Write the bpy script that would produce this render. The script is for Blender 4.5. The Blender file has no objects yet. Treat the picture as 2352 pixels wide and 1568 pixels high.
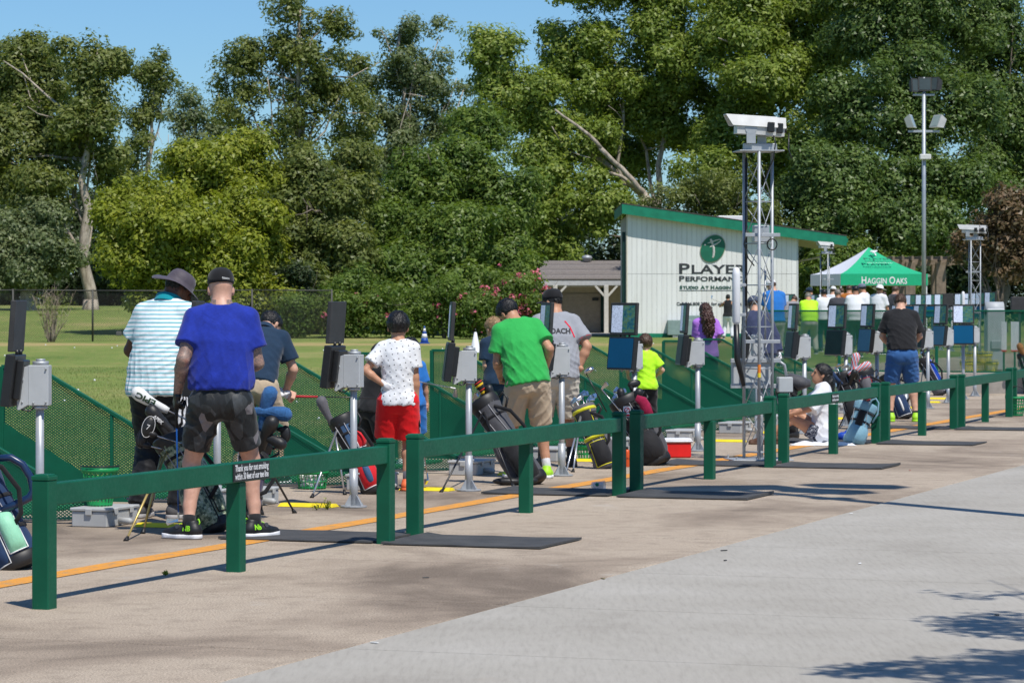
import bpy, bmesh, math, random
import numpy as np
from mathutils import Vector, Matrix
from mathutils.bvhtree import BVHTree

# ------------------------------------------------------------------ camera, sky, sun, exposure
SC = bpy.context.scene
COL = SC.collection
H_EYE, FPX, CX, HY = 1.55, 7000.0, 1176.0, 705.0      # eye height, focal length and horizon in a 2352 px wide frame

cam_data = bpy.data.cameras.new("camera")
cam = bpy.data.objects.new("camera", cam_data)
COL.objects.link(cam)
cam.location = (0, 0, H_EYE)
cam.rotation_euler = (math.radians(90), 0, 0)
cam_data.sensor_width = 36.0
cam_data.lens = 36.0 * FPX / 2352.0
cam_data.shift_y = -(784.0 - HY) / 2352.0
cam_data.clip_start, cam_data.clip_end = 0.5, 3000.0
cam_data.dof.use_dof = True
cam_data.dof.focus_distance = 22.5
cam_data.dof.aperture_fstop = 13.0
SC.camera = cam

SUN_DIR = Vector((0.255, -0.435, 0.864)).normalized()   # towards the sun
sun_el = math.asin(SUN_DIR.z)
sun_az = math.atan2(SUN_DIR.x, SUN_DIR.y)
world = bpy.data.worlds.new("World")
SC.world = world
world.use_nodes = True
wn = world.node_tree
for n in list(wn.nodes):
    wn.nodes.remove(n)
wout = wn.nodes.new("ShaderNodeOutputWorld")
wbg = wn.nodes.new("ShaderNodeBackground")
wsky = wn.nodes.new("ShaderNodeTexSky")
wsky.sky_type = 'NISHITA'
wsky.sun_disc = False
wsky.sun_elevation = sun_el
wsky.sun_rotation = sun_az
wsky.air_density = 1.0
wsky.dust_density = 0.15
wsky.ozone_density = 4.0
wmul = wn.nodes.new("ShaderNodeMix")
wmul.data_type = 'RGBA'
wmul.blend_type = 'MULTIPLY'
wmul.inputs[0].default_value = 1.0
wmul.inputs[7].default_value = (0.58, 0.80, 1.0, 1)
wn.links.new(wsky.outputs[0], wmul.inputs[6])
wn.links.new(wmul.outputs[2], wbg.inputs[0])
wbg.inputs[1].default_value = 0.105
wn.links.new(wbg.outputs[0], wout.inputs[0])

sun_data = bpy.data.lights.new("sun", 'SUN')
sun_data.energy = 4.3
sun_data.angle = math.radians(0.55)
sun_data.color = (1.0, 0.955, 0.88)
sun = bpy.data.objects.new("sun", sun_data)
COL.objects.link(sun)
sun.rotation_euler = (-SUN_DIR).to_track_quat('-Z', 'Y').to_euler()
SC.view_settings.view_transform = 'Standard'
SC.view_settings.look = 'None'
SC.view_settings.gamma = 1.0
SC.view_settings.use_curve_mapping = False
SC.view_settings.exposure = 0.12
SC.cycles.max_bounces = 6
SC.cycles.transparent_max_bounces = 12

# ------------------------------------------------------------------ measuring helpers
def G(x, y, z=0.0):
    """World point at height z seen at photo position (x, y) in the 2352 px frame."""
    Y = FPX * (H_EYE - z) / (y - HY)
    return Vector(((x - CX) * Y / FPX, Y, z))
def PT(x, y, Y):
    return Vector(((x - CX) * Y / FPX, Y, H_EYE - (y - HY) * Y / FPX))
TDIR = Vector((0.338, 0.941, 0)).normalized()      # along the tee line, away
NDIR = Vector((-TDIR.y, TDIR.x, 0))                # out to the range
TANG = math.atan2(TDIR.y, TDIR.x)
R = math.radians
def sstep(a, b, x):
    t = np.clip((x - a) / (b - a), 0, 1)
    return t * t * (3 - 2 * t)

# ------------------------------------------------------------------ objects
def empty(name, loc=(0, 0, 0), rot=(0, 0, 0)):
    o = bpy.data.objects.new(name, None)
    o.empty_display_size = 0.05
    COL.objects.link(o)
    o.location = loc
    o.rotation_euler = rot
    return o
def tag(o, label=None, cat=None, group=None, kind=None):
    if label: o["label"] = label
    if cat: o["category"] = cat
    if group: o["group"] = group
    if kind: o["kind"] = kind
    return o
def thing(name, label, cat, loc=(0, 0, 0), rotz=0.0, group=None, rot=None):
    return tag(empty(name, loc, rot if rot is not None else (0, 0, rotz)), label, cat, group)
def copy_tree(o, parent=None):
    c = o.copy()
    COL.objects.link(c)
    c.parent = parent
    for ch in KIDS.get(o.name, ()):
        d = copy_tree(ch, c)
        KIDS.setdefault(c.name, []).append(d)
    return c
KIDS = {}
def link_mesh(name, me, mats, parent=None, smooth=False):
    o = bpy.data.objects.new(name, me)
    for m in (mats if isinstance(mats, (list, tuple)) else [mats]):
        me.materials.append(m)
    COL.objects.link(o)
    if parent is not None:
        o.parent = parent
        KIDS.setdefault(parent.name, []).append(o)
    if smooth:
        me.shade_smooth()
    return o
def reuse(name, src, parent, loc=(0, 0, 0), rot=(0, 0, 0), scale=(1, 1, 1)):
    o = bpy.data.objects.new(name, src.data)
    COL.objects.link(o)
    o.parent = parent
    if parent is not None:
        KIDS.setdefault(parent.name, []).append(o)
    o.location, o.rotation_euler, o.scale = loc, rot, scale
    return o

class MB:
    """Collects shapes into one mesh."""
    def __init__(s):
        s.v, s.f, s.m, s.sm = [], [], [], []
        s.mi, s.smooth = 0, False
        s.M = Matrix.Identity(4)
    def add(s, vs, fs):
        b = len(s.v)
        I = s.M
        s.v.extend([tuple(I @ Vector(v)) for v in vs])
        for f in fs:
            s.f.append([b + i for i in f])
            s.m.append(s.mi)
            s.sm.append(s.smooth)
        return s
    def box(s, c, d, rot=None, bev=0.0):
        x, y, z = d[0] / 2, d[1] / 2, d[2] / 2
        c = Vector(c)
        Rm = Matrix.Identity(3) if rot is None else (rot if isinstance(rot, Matrix) else Matrix.Rotation(rot, 3, 'Z'))
        if bev <= 0:
            vs = [(i * x, j * y, k * z) for k in (-1, 1) for j in (-1, 1) for i in (-1, 1)]
            fs = [(0, 2, 3, 1), (4, 5, 7, 6), (0, 1, 5, 4), (2, 6, 7, 3), (0, 4, 6, 2), (1, 3, 7, 5)]
        else:
            vs, idx = [], {}
            for k in (-1, 1):
                for j in (-1, 1):
                    for i in (-1, 1):
                        for ax in range(3):
                            p = [i * (x - bev), j * (y - bev), k * (z - bev)]
                            p[ax] = (i * x, j * y, k * z)[ax]
                            idx[(i, j, k, ax)] = len(vs)
                            vs.append(tuple(p))
            fs = []
            A = lambda i, j, k, a: idx[(i, j, k, a)]
            for q in (-1, 1):
                o = [(-1, -1), (1, -1), (1, 1), (-1, 1)]
                if q < 0: o = o[::-1]
                fs.append([A(q, a, b, 0) for a, b in o])
                fs.append([A(b, q, a, 1) for a, b in o])
                fs.append([A(a, b, q, 2) for a, b in o])
            for a in (-1, 1):
                for b in (-1, 1):
                    e = [A(a, b, -1, 0), A(a, b, 1, 0), A(a, b, 1, 1), A(a, b, -1, 1)]
                    fs.append(e if a * b < 0 else e[::-1])
                    e = [A(-1, a, b, 1), A(1, a, b, 1), A(1, a, b, 2), A(-1, a, b, 2)]
                    fs.append(e if a * b < 0 else e[::-1])
                    e = [A(a, -1, b, 2), A(a, 1, b, 2), A(a, 1, b, 0), A(a, -1, b, 0)]
                    fs.append(e if a * b < 0 else e[::-1])
                    for g in (-1, 1):
                        t = [A(a, b, g, 0), A(a, b, g, 1), A(a, b, g, 2)]
                        fs.append(t if a * b * g > 0 else t[::-1])
        return s.add([c + Rm @ Vector(v) for v in vs], fs)
    def tube(s, pts, rad, n=8, caps=True, ell=None, up=None):
        pts = [Vector(p) for p in pts]
        if not isinstance(rad, (list, tuple)): rad = [rad] * len(pts)
        vs, fs = [], []
        prev = None
        for i, p in enumerate(pts):
            t = (pts[min(i + 1, len(pts) - 1)] - pts[max(i - 1, 0)])
            t = t.normalized() if t.length > 1e-9 else Vector((0, 0, 1))
            if prev is None:
                u = Vector(up) if up is not None else (Vector((0, 0, 1)) if abs(t.z) < 0.9 else Vector((1, 0, 0)))
            else:
                u = prev
            u = (u - t * u.dot(t))
            u = u.normalized() if u.length > 1e-6 else t.orthogonal().normalized()
            prev = u
            w = t.cross(u)
            for k in range(n):
                a = 2 * math.pi * k / n
                e = ell if ell else 1.0
                vs.append(p + (u * math.cos(a) + w * math.sin(a) * e) * rad[i])
        for i in range(len(pts) - 1):
            for k in range(n):
                k2 = (k + 1) % n
                fs.append((i * n + k, i * n + k2, (i + 1) * n + k2, (i + 1) * n + k))
        if caps:
            fs.append(list(range(n))[::-1])
            fs.append([(len(pts) - 1) * n + k for k in range(n)])
        return s.add(vs, fs)
    def lathe(s, prof, c=(0, 0, 0), n=16, sx=1.0, sy=1.0, closed=False):
        c = Vector(c)
        vs, fs = [], []
        for r, z in prof:
            for k in range(n):
                a = 2 * math.pi * k / n
                vs.append(c + Vector((r * math.cos(a) * sx, r * math.sin(a) * sy, z)))
        m = len(prof)
        for i in range(m - 1):
            for k in range(n):
                k2 = (k + 1) % n
                fs.append((i * n + k, i * n + k2, (i + 1) * n + k2, (i + 1) * n + k))
        if not closed:
            fs.append(list(range(n))[::-1])
            fs.append([(m - 1) * n + k for k in range(n)])
        return s.add(vs, fs)
    def ellipsoid(s, c, r, n=10, m=7, rot=None):
        c = Vector(c)
        Rm = Matrix.Identity(3) if rot is None else rot
        vs = [c + Rm @ Vector((0, 0, -r[2]))]
        for j in range(1, m):
            ph = -math.pi / 2 + math.pi * j / m
            for k in range(n):
                a = 2 * math.pi * k / n
                vs.append(c + Rm @ Vector((r[0] * math.cos(ph) * math.cos(a), r[1] * math.cos(ph) * math.sin(a), r[2] * math.sin(ph))))
        vs.append(c + Rm @ Vector((0, 0, r[2])))
        fs = []
        for k in range(n):
            k2 = (k + 1) % n
            fs.append((0, 1 + k2, 1 + k))
            for j in range(m - 2):
                b = 1 + j * n
                fs.append((b + k, b + k2, b + n + k2, b + n + k))
            fs.append((1 + (m - 2) * n + k, 1 + (m - 2) * n + k2, len(vs) - 1))
        return s.add(vs, fs)
    def poly(s, pts):
        return s.add(pts, [list(range(len(pts)))])
    def prism(s, pts, off):
        """Extrude a polygon (3-D points) by a vector."""
        n = len(pts)
        off = Vector(off)
        a = [Vector(p) for p in pts]
        fs = [list(range(n))[::-1], [n + i for i in range(n)]]
        for i in range(n):
            j = (i + 1) % n
            fs.append((i, j, n + j, n + i))
        return s.add(a + [p + off for p in a], fs)
    def build(s, name, mats, parent=None, smooth=None, kind=None, label=None, fixn=True):
        me = bpy.data.meshes.new(name)
        me.from_pydata(s.v, [], s.f)
        me.polygons.foreach_set("material_index", s.m)
        if smooth is None:
            me.polygons.foreach_set("use_smooth", s.sm)
        elif smooth:
            me.polygons.foreach_set("use_smooth", [True] * len(s.f))
        if fixn and len(s.f) < 20000:
            bm = bmesh.new(); bm.from_mesh(me)
            bmesh.ops.recalc_face_normals(bm, faces=bm.faces)
            bm.to_mesh(me); bm.free()
        me.update()
        o = link_mesh(name, me, mats, parent)
        if kind: o["kind"] = kind
        if label: o["label"] = label
        return o

# ------------------------------------------------------------------ materials
def nt(name):
    m = bpy.data.materials.new(name)
    m.use_nodes = True
    t = m.node_tree
    return m, t, t.nodes["Principled BSDF"]
def node(t, kind, **kw):
    n = t.nodes.new(kind)
    for k, v in kw.items():
        if k.startswith("i_"):
            n.inputs[k[2:].replace("_", " ")].default_value = v
        else:
            setattr(n, k, v)
    return n
def c4(c):
    return (c[0], c[1], c[2], 1.0)
def ramp(t, fac, stops, interp='LINEAR'):
    r = t.nodes.new("ShaderNodeValToRGB")
    r.color_ramp.interpolation = interp
    e = r.color_ramp.elements
    while len(e) > 1: e.remove(e[-1])
    e[0].position, e[0].color = stops[0][0], c4(stops[0][1])
    for p, c in stops[1:]:
        k = e.new(p); k.color = c4(c)
    t.links.new(fac, r.inputs[0])
    return r.outputs[0]
def mixc(t, fac, a, b, blend='MIX'):
    m = t.nodes.new("ShaderNodeMix")
    m.data_type, m.blend_type = 'RGBA', blend
    for sock, v in ((0, fac), (6, a), (7, b)):
        if isinstance(v, bpy.types.NodeSocket): t.links.new(v, m.inputs[sock])
        elif sock == 0: m.inputs[0].default_value = v
        else: m.inputs[sock].default_value = c4(v)
    return m.outputs[2]
def mathn(t, op, a, b=None, c=None):
    m = t.nodes.new("ShaderNodeMath"); m.operation = op
    for i, v in enumerate((a, b, c)):
        if v is None: continue
        if isinstance(v, bpy.types.NodeSocket): t.links.new(v, m.inputs[i])
        else: m.inputs[i].default_value = v
    return m.outputs[0]
def coords(t, which="Object", scale=None, rot=None, loc=None):
    tc = t.nodes.new("ShaderNodeTexCoord")
    out = tc.outputs[which]
    if scale is not None or rot is not None or loc is not None:
        mp = t.nodes.new("ShaderNodeMapping")
        if scale is not None: mp.inputs["Scale"].default_value = scale
        if rot is not None: mp.inputs["Rotation"].default_value = rot
        if loc is not None: mp.inputs["Location"].default_value = loc
        t.links.new(out, mp.inputs[0])
        out = mp.outputs[0]
    return out
def noise(t, vec, scale, detail=4, rough=0.55, out="Fac", dist=0.0):
    n = t.nodes.new("ShaderNodeTexNoise")
    n.inputs["Scale"].default_value = scale
    n.inputs["Detail"].default_value = detail
    n.inputs["Roughness"].default_value = rough
    n.inputs["Distortion"].default_value = dist
    if vec is not None: t.links.new(vec, n.inputs["Vector"])
    return n.outputs[out]
def bump(t, p, height, strength=0.3, dist=0.01):
    b = t.nodes.new("ShaderNodeBump")
    b.inputs["Strength"].default_value = strength
    b.inputs["Distance"].default_value = dist
    t.links.new(height, b.inputs["Height"])
    t.links.new(b.outputs[0], p.inputs["Normal"])
_MC = {}
def M(name, col, rough=0.6, metal=0.0, var=0.12, vscale=6.0, bmp=0.0, bscale=60.0, spec=0.5, coat=0.0, sheen=0.0, alpha=None, trans=0.0):
    """A painted / plastic / cloth surface with slight uneven colour and fine relief."""
    if name in _MC: return _MC[name]
    m, t, p = nt(name)
    v = coords(t)
    nz = noise(t, v, vscale, 5, 0.6)
    dark = tuple(c * (1 - var) for c in col); light = tuple(min(1, c * (1 + var)) for c in col)
    t.links.new(ramp(t, nz, [(0.3, dark), (0.7, light)]), p.inputs["Base Color"])
    p.inputs["Roughness"].default_value = rough
    p.inputs["Metallic"].default_value = metal
    p.inputs["Specular IOR Level"].default_value = spec
    if coat: p.inputs["Coat Weight"].default_value = coat
    if sheen: p.inputs["Sheen Weight"].default_value = sheen
    if trans:
        p.inputs["Transmission Weight"].default_value = trans
    if bmp:
        bump(t, p, noise(t, v, bscale, 3, 0.6), bmp, 0.004)
    _MC[name] = m
    return m
def cloth(name, col, var=0.10, weave=500.0, rough=0.85, fold=0.4, sheen=0.15):
    """Woven or knitted cloth: faint mottling, thread grain and soft creases."""
    if name in _MC: return _MC[name]
    m, t, p = nt(name)
    v = coords(t)
    nz = noise(t, v, 14, 4, 0.6)
    th = noise(t, coords(t, scale=(0.25, 0.25, 1)), weave, 2, 0.5)
    f = mathn(t, 'ADD', mathn(t, 'MULTIPLY', nz, 0.6), mathn(t, 'MULTIPLY', th, 0.4))
    t.links.new(ramp(t, f, [(0.35, tuple(c * (1 - var) for c in col)), (0.65, tuple(min(1, c * (1 + var)) for c in col))]), p.inputs["Base Color"])
    p.inputs["Roughness"].default_value = rough
    p.inputs["Sheen Weight"].default_value = sheen
    p.inputs["Specular IOR Level"].default_value = 0.25
    cr = noise(t, coords(t, scale=(1, 1, 0.45)), 11, 3, 0.55, dist=1.2)
    bump(t, p, cr, fold, 0.018)
    _MC[name] = m
    return m
def skin(name, col):
    if name in _MC: return _MC[name]
    m, t, p = nt(name)
    v = coords(t)
    f = noise(t, v, 22, 4, 0.6)
    t.links.new(ramp(t, f, [(0.3, (col[0] * 0.9, col[1] * 0.84, col[2] * 0.8)), (0.7, (min(1, col[0] * 1.06), col[1] * 1.04, col[2] * 1.02))]), p.inputs["Base Color"])
    p.inputs["Roughness"].default_value = 0.5
    p.inputs["Subsurface Weight"].default_value = 0.08
    p.inputs["Subsurface Radius"].default_value = (0.01, 0.004, 0.002)
    p.inputs["Specular IOR Level"].default_value = 0.35
    _MC[name] = m
    return m
# ------------------------------------------------------------------ the setting
random.seed(7)
np.random.seed(7)
ORG = Vector((-0.66, 20.67, 0))
def W(u, w, z=0.0):
    """u metres along the tee line, w metres out towards the range."""
    p = ORG + TDIR * u + NDIR * w
    return Vector((p.x, p.y, z))
UP_DECK = 0.33
def lawn_z(X, Y):
    X, Y = np.asarray(X, float), np.asarray(Y, float)
    z = -0.035 + (UP_DECK - 0.02 + 0.035) * sstep(44, 92, Y)
    hill = sstep(2, -10, X)
    z = z + hill * (1.15 * sstep(106, 158, Y) + 0.6 * sstep(158, 260, Y))
    z = z + 0.02 * np.sin(X * 0.7 + 1.3) * np.sin(Y * 0.31) * sstep(30, 50, Y)
    return z

# --- materials of the ground
def mat_deck():
    m, t, p = nt("tan_concrete")
    v = coords(t)
    big = noise(t, coords(t, scale=(0.42, 0.30, 1)), 1.1, 5, 0.62, dist=0.6)
    mid = noise(t, v, 5.0, 6, 0.65)
    fine = noise(t, v, 95.0, 4, 0.75)
    base = ramp(t, big, [(0.34, (0.195, 0.155, 0.12)), (0.44, (0.33, 0.267, 0.207)), (0.53, (0.43, 0.355, 0.277)), (0.66, (0.46, 0.385, 0.303)), (0.78, (0.38, 0.32, 0.255))])
    base = mixc(t, ramp(t, mid, [(0.50, (0, 0, 0)), (0.68, (0.5, 0.5, 0.5))]), base, (0.24, 0.195, 0.15))
    grain = ramp(t, fine, [(0.38, (0.34, 0.32, 0.30)), (0.46, (0.88, 0.88, 0.88)), (0.54, (1.0, 1.0, 1.0)), (0.63, (1.55, 1.5, 1.42))])
    base = mixc(t, 0.85, base, grain, 'MULTIPLY')
    pale = ramp(t, noise(t, coords(t, scale=(0.7, 0.45, 1), loc=(3, 1, 0)), 1.6, 6, 0.7), [(0.62, (0, 0, 0)), (0.68, (1, 1, 1))])
    base = mixc(t, mathn(t, 'MULTIPLY', pale, 0.5), base, (0.46, 0.41, 0.35))
    t.links.new(base, p.inputs["Base Color"])
    p.inputs["Roughness"].default_value = 0.9
    p.inputs["Specular IOR Level"].default_value = 0.2
    bump(t, p, fine, 0.5, 0.006)
    return m
def mat_path():
    m, t, p = nt("pale_concrete")
    v = coords(t, rot=(0, 0, -TANG))
    broom = noise(t, coords(t, rot=(0, 0, -TANG), scale=(9, 0.9, 1)), 4.0, 6, 0.7)
    big = noise(t, v, 0.9, 5, 0.6)
    fine = noise(t, v, 180.0, 3, 0.7)
    base = ramp(t, big, [(0.3, (0.335, 0.31, 0.268)), (0.45, (0.375, 0.35, 0.305)), (0.58, (0.395, 0.37, 0.325)), (0.74, (0.43, 0.405, 0.36))])
    base = mixc(t, 0.9, base, ramp(t, broom, [(0.34, (0.88, 0.875, 0.87)), (0.5, (1.0, 1.0, 1.0)), (0.66, (1.06, 1.06, 1.06))]), 'MULTIPLY')
    base = mixc(t, 0.5, base, ramp(t, fine, [(0.3, (0.72, 0.7, 0.68)), (0.5, (1, 1, 1)), (0.75, (1.15, 1.15, 1.15))]), 'MULTIPLY')
    stain = ramp(t, noise(t, coords(t, scale=(1, 1, 1), loc=(9, 4, 0)), 2.3, 4, 0.6), [(0.68, (0, 0, 0)), (0.78, (1, 1, 1))])
    base = mixc(t, mathn(t, 'MULTIPLY', stain, 0.3), base, (0.33, 0.28, 0.22))
    t.links.new(base, p.inputs["Base Color"])
    p.inputs["Roughness"].default_value = 0.85
    p.inputs["Specular IOR Level"].default_value = 0.25
    bump(t, p, broom, 0.12, 0.004)
    return m
def mat_lawn():
    m, t, p = nt("lawn_grass")
    v = coords(t)
    big = noise(t, coords(t, scale=(0.5, 0.22, 1)), 0.55, 5, 0.6)
    mid = noise(t, coords(t, scale=(1, 0.35, 1)), 3.5, 5, 0.7)
    fine = noise(t, coords(t, scale=(1, 0.25, 1)), 55.0, 3, 0.7)
    base = ramp(t, big, [(0.32, (0.125, 0.19, 0.045)), (0.52, (0.19, 0.245, 0.065)), (0.70, (0.32, 0.29, 0.12))])
    base = mixc(t, ramp(t, mid, [(0.5, (0, 0, 0)), (0.72, (0.75, 0.75, 0.75))]), base, (0.30, 0.25, 0.10))
    base = mixc(t, 0.9, base, ramp(t, fine, [(0.3, (0.55, 0.6, 0.5)), (0.5, (1, 1, 1)), (0.72, (1.4, 1.3, 1.2))]), 'MULTIPLY')
    # a worn dry strip where the mower turns in front of the wire fence
    geo = t.nodes.new("ShaderNodeNewGeometry")
    sep = t.nodes.new("ShaderNodeSeparateXYZ")
    t.links.new(geo.outputs["Position"], sep.inputs[0])
    wob = mathn(t, 'ADD', sep.outputs[1], mathn(t, 'MULTIPLY', noise(t, v, 0.5, 4, 0.6), 9.0))
    d = mathn(t, 'ABSOLUTE', mathn(t, 'SUBTRACT', wob, 105.5))
    dry = mathn(t, 'SUBTRACT', 1.0, mathn(t, 'MULTIPLY', d, 0.16))
    dry = mathn(t, 'MULTIPLY', mathn(t, 'MAXIMUM', dry, 0.0), ramp(t, mid, [(0.3, (0.5, 0.5, 0.5)), (0.6, (1, 1, 1))]))
    base = mixc(t, mathn(t, 'MINIMUM', dry, 0.85), base, (0.44, 0.32, 0.15))
    t.links.new(base, p.inputs["Base Color"])
    p.inputs["Roughness"].default_value = 0.95
    p.inputs["Specular IOR Level"].default_value = 0.1
    bump(t, p, fine, 0.6, 0.03)
    return m
MAT_DECK, MAT_PATH, MAT_LAWN = mat_deck(), mat_path(), mat_lawn()

# --- lawn: one sheet to the horizon
ys = np.concatenate([np.linspace(-30, 20, 12), np.linspace(22, 170, 150), np.linspace(180, 1500, 24)])
xs = np.concatenate([np.linspace(-700, -40, 12), np.linspace(-38, 40, 79), np.linspace(45, 700, 12)])
XX, YY = np.meshgrid(xs, ys)
ZZ = lawn_z(XX, YY)
# under the decks the sheet dips so that it never meets the slabs
U = (XX - ORG.x) * TDIR.x + (YY - ORG.y) * TDIR.y
WW = (XX - ORG.x) * NDIR.x + (YY - ORG.y) * NDIR.y
ZZ = np.where((WW < 3.9) & (YY < 112), np.minimum(ZZ, -0.2), ZZ)
nv = XX.shape
vs = np.stack([XX.ravel(), YY.ravel(), ZZ.ravel()], 1)
ii, jj = np.meshgrid(np.arange(nv[0] - 1), np.arange(nv[1] - 1), indexing='ij')
a = (ii * nv[1] + jj).ravel()
fs = np.stack([a, a + 1, a + nv[1] + 1, a + nv[1]], 1)
me = bpy.data.meshes.new("lawn")
me.from_pydata(vs.tolist(), [], fs.tolist())
me.shade_smooth()
lawn = link_mesh("lawn", me, MAT_LAWN)
tag(lawn, "mown grass of the driving range with dry patches", kind="structure")

# --- tan tee deck: slabs with narrow joints
def slab_strip(root, name, us, w0, w1, z0, z1, gap, mat, bow=0.0):
    for i in range(len(us) - 1):
        b = MB()
        e = gap / 2
        wv = lambda u: w1 + bow * max(0, u / 34.0) ** 2
        q = [W(us[i] + e, w0), W(us[i + 1] - e, w0), W(us[i + 1] - e, wv(us[i + 1])), W(us[i] + e, wv(us[i]))]
        lo = [Vector((p.x, p.y, z0)) for p in q]
        c = (lo[0] + lo[2]) / 2
        mid_ = [Vector((p.x, p.y, z1 - 0.006)) for p in q]
        top = []
        for p in q:
            dd = Vector((c.x - p.x, c.y - p.y, 0)).normalized() * 0.008
            top.append(Vector((p.x + dd.x, p.y + dd.y, z1)))
        b.add(lo + mid_ + top, [(0, 1, 5, 4), (1, 2, 6, 5), (2, 3, 7, 6), (3, 0, 4, 7), (4, 5, 9, 8), (5, 6, 10, 9), (6, 7, 11, 10), (7, 4, 8, 11), (8, 9, 10, 11), (3, 2, 1, 0)])
        b.build(name, mat, root)
deck = tag(empty("tee_deck"), "tan concrete tee deck cast in slabs", kind="structure")
slab_strip(deck, "slab", [-18.2 + 2.32 * i for i in range(24)], -2.203, 4.75, -0.16, 0.0, 0.012, MAT_DECK, 1.6)
path = tag(empty("path"), "pale grey concrete path cast in slabs", kind="structure")
slab_strip(path, "slab", [-19.1 + 2.1 * i for i in range(27)], -11.5, -2.228, -0.15, 0.006, 0.010, MAT_PATH)
bed = MB()
bed.poly([W(-20, -12, -0.045), W(40, -12, -0.045), W(40, 4.7, -0.045), W(-20, 4.7, -0.045)])
bed.build("joint_bed", M("dark_joint_filler", (0.10, 0.085, 0.07), 0.95), deck)
# raised ground beyond the end of the near deck
U_END = 35.1
up = MB()
up.prism([W(U_END + 0.35, -30, -0.3), W(U_END + 75, -30, -0.3), W(U_END + 75, 7.4, -0.3), W(U_END + 0.35, 7.4, -0.3)], (0, 0, 0.3 + UP_DECK))
tag(up.build("far_deck", MAT_DECK), "raised concrete deck of the farther tees", kind="structure")
kerb = MB()
kerb.prism([W(U_END, -12, -0.1), W(U_END + 0.34, -12, -0.1), W(U_END + 0.34, 7.4, -0.1), W(U_END, 7.4, -0.1)], (0, 0, 0.1 + UP_DECK + 0.02))
tag(kerb.build("kerb", M("kerb_concrete", (0.40, 0.36, 0.31), 0.9, var=0.25, vscale=3, bmp=0.4)), "low concrete kerb wall across the end of the tee deck", kind="structure")

# --- painted orange safety line, faded in places
def mat_line():
    m, t, p = nt("orange_line_paint")
    v = coords(t)
    w = noise(t, v, 9.0, 6, 0.75)
    f = noise(t, v, 140.0, 3, 0.7)
    base = ramp(t, w, [(0.36, (0.42, 0.27, 0.13)), (0.5, (0.72, 0.30, 0.035)), (0.7, (0.78, 0.36, 0.05))])
    base = mixc(t, 0.7, base, ramp(t, f, [(0.3, (0.55, 0.55, 0.55)), (0.5, (1, 1, 1)), (0.7, (1.15, 1.15, 1.15))]), 'MULTIPLY')
    t.links.new(base, p.inputs["Base Color"])
    p.inputs["Roughness"].default_value = 0.8
    return m
MAT_LINE = mat_line()
ln = MB()
u = -14.0
while u < 33:
    n2 = u + 1.6
    wa, wb = 0.74 + 0.012 * math.sin(u * 1.7), 0.74 + 0.012 * math.sin(n2 * 1.7)
    ln.poly([W(u, wa, 0.004), W(n2, wb, 0.004), W(n2, wb + 0.19, 0.004), W(u, wa + 0.19, 0.004)])
    u = n2
tag(ln.build("painted_line", MAT_LINE), "faded orange safety line painted along the tee deck", kind="structure")

# --- rubber mats in the gaps of the rail
FENCE = [[(102, 1397), (542, 1312), (886, 1248)], [(953, 1230), (1208, 1177), (1422, 1138)], [(1462, 1131), (1630, 1100), (1769, 1073)],
         [(1800, 1063), (1914, 1042), (2012, 1018)], [(2034, 1015), (2118, 1000), (2191, 985)], [(2208, 983), (2263, 969), (2318, 957)]]
FW = [[G(*p) for p in s] for s in FENCE]
def mat_rubber():
    m, t, p = nt("black_rubber_mat")
    v = coords(t)
    f = noise(t, v, 220.0, 2, 0.6)
    g = noise(t, v, 4.0, 5, 0.65)
    b = ramp(t, g, [(0.3, (0.040, 0.041, 0.043)), (0.7, (0.080, 0.079, 0.078))])
    b = mixc(t, 0.8, b, ramp(t, f, [(0.3, (0.6, 0.6, 0.6)), (0.7, (1.4, 1.4, 1.4))]), 'MULTIPLY')
    t.links.new(b, p.inputs["Base Color"])
    p.inputs["Roughness"].default_value = 0.8
    bump(t, p, f, 0.6, 0.004)
    return m
MAT_RUB = mat_rubber()
mats_n = ["black rubber mat beside the blue-shirted man's foot", "black rubber mat by the white plastic cup", "black rubber mat in front of the lattice tower", "black rubber mat behind the pale blue bag", "black rubber mat past the man in denim shorts"]
mats_p = ["black rubber mat on the walkway outside the no-smoking rail", "black rubber mat under the forked lamp shadow", "black rubber mat outside the lattice tower", "black rubber mat outside the rail by the pale blue bag", "black rubber mat outside the rail near the green basket"]
for k in range(5):
    c = (FW[k][2] + FW[k + 1][0]) / 2
    for side, nm in ((1, mats_n[k]), (-1, mats_p[k])):
        b = MB()
        cc = c + NDIR * (0.6 * side) - TDIR * (0.05 if side < 0 else -0.02)
        hn, ht = 0.55, 0.42
        N = 10
        vs_, fs_ = [], []
        for i in range(N + 1):
            for j, tt in enumerate((-ht, ht)):
                x = -hn + 2 * hn * i / N
                curl = 0.018 * max(0, abs(i - N / 2) / (N / 2) - 0.7) * (1 + j) * random.uniform(0.3, 1.6) + 0.003 * math.sin(i * 1.3 + k)
                q = cc + NDIR * x + TDIR * tt
                vs_ += [(q.x, q.y, 0.006), (q.x, q.y, 0.013 + max(0, curl))]
        for i in range(N):
            o = i * 4
            fs_ += [(o + 1, o + 5, o + 7, o + 3), (o, o + 2, o + 6, o + 4), (o, o + 4, o + 5, o + 1), (o + 2, o + 3, o + 7, o + 6)]
        fs_ += [(0, 1, 3, 2), (N * 4, N * 4 + 2, N * 4 + 3, N * 4 + 1)]
        b.add(vs_, fs_)
        tag(b.build("rubber_mat", MAT_RUB), nm, "mat", "rubber mats in the rail gaps")
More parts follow.
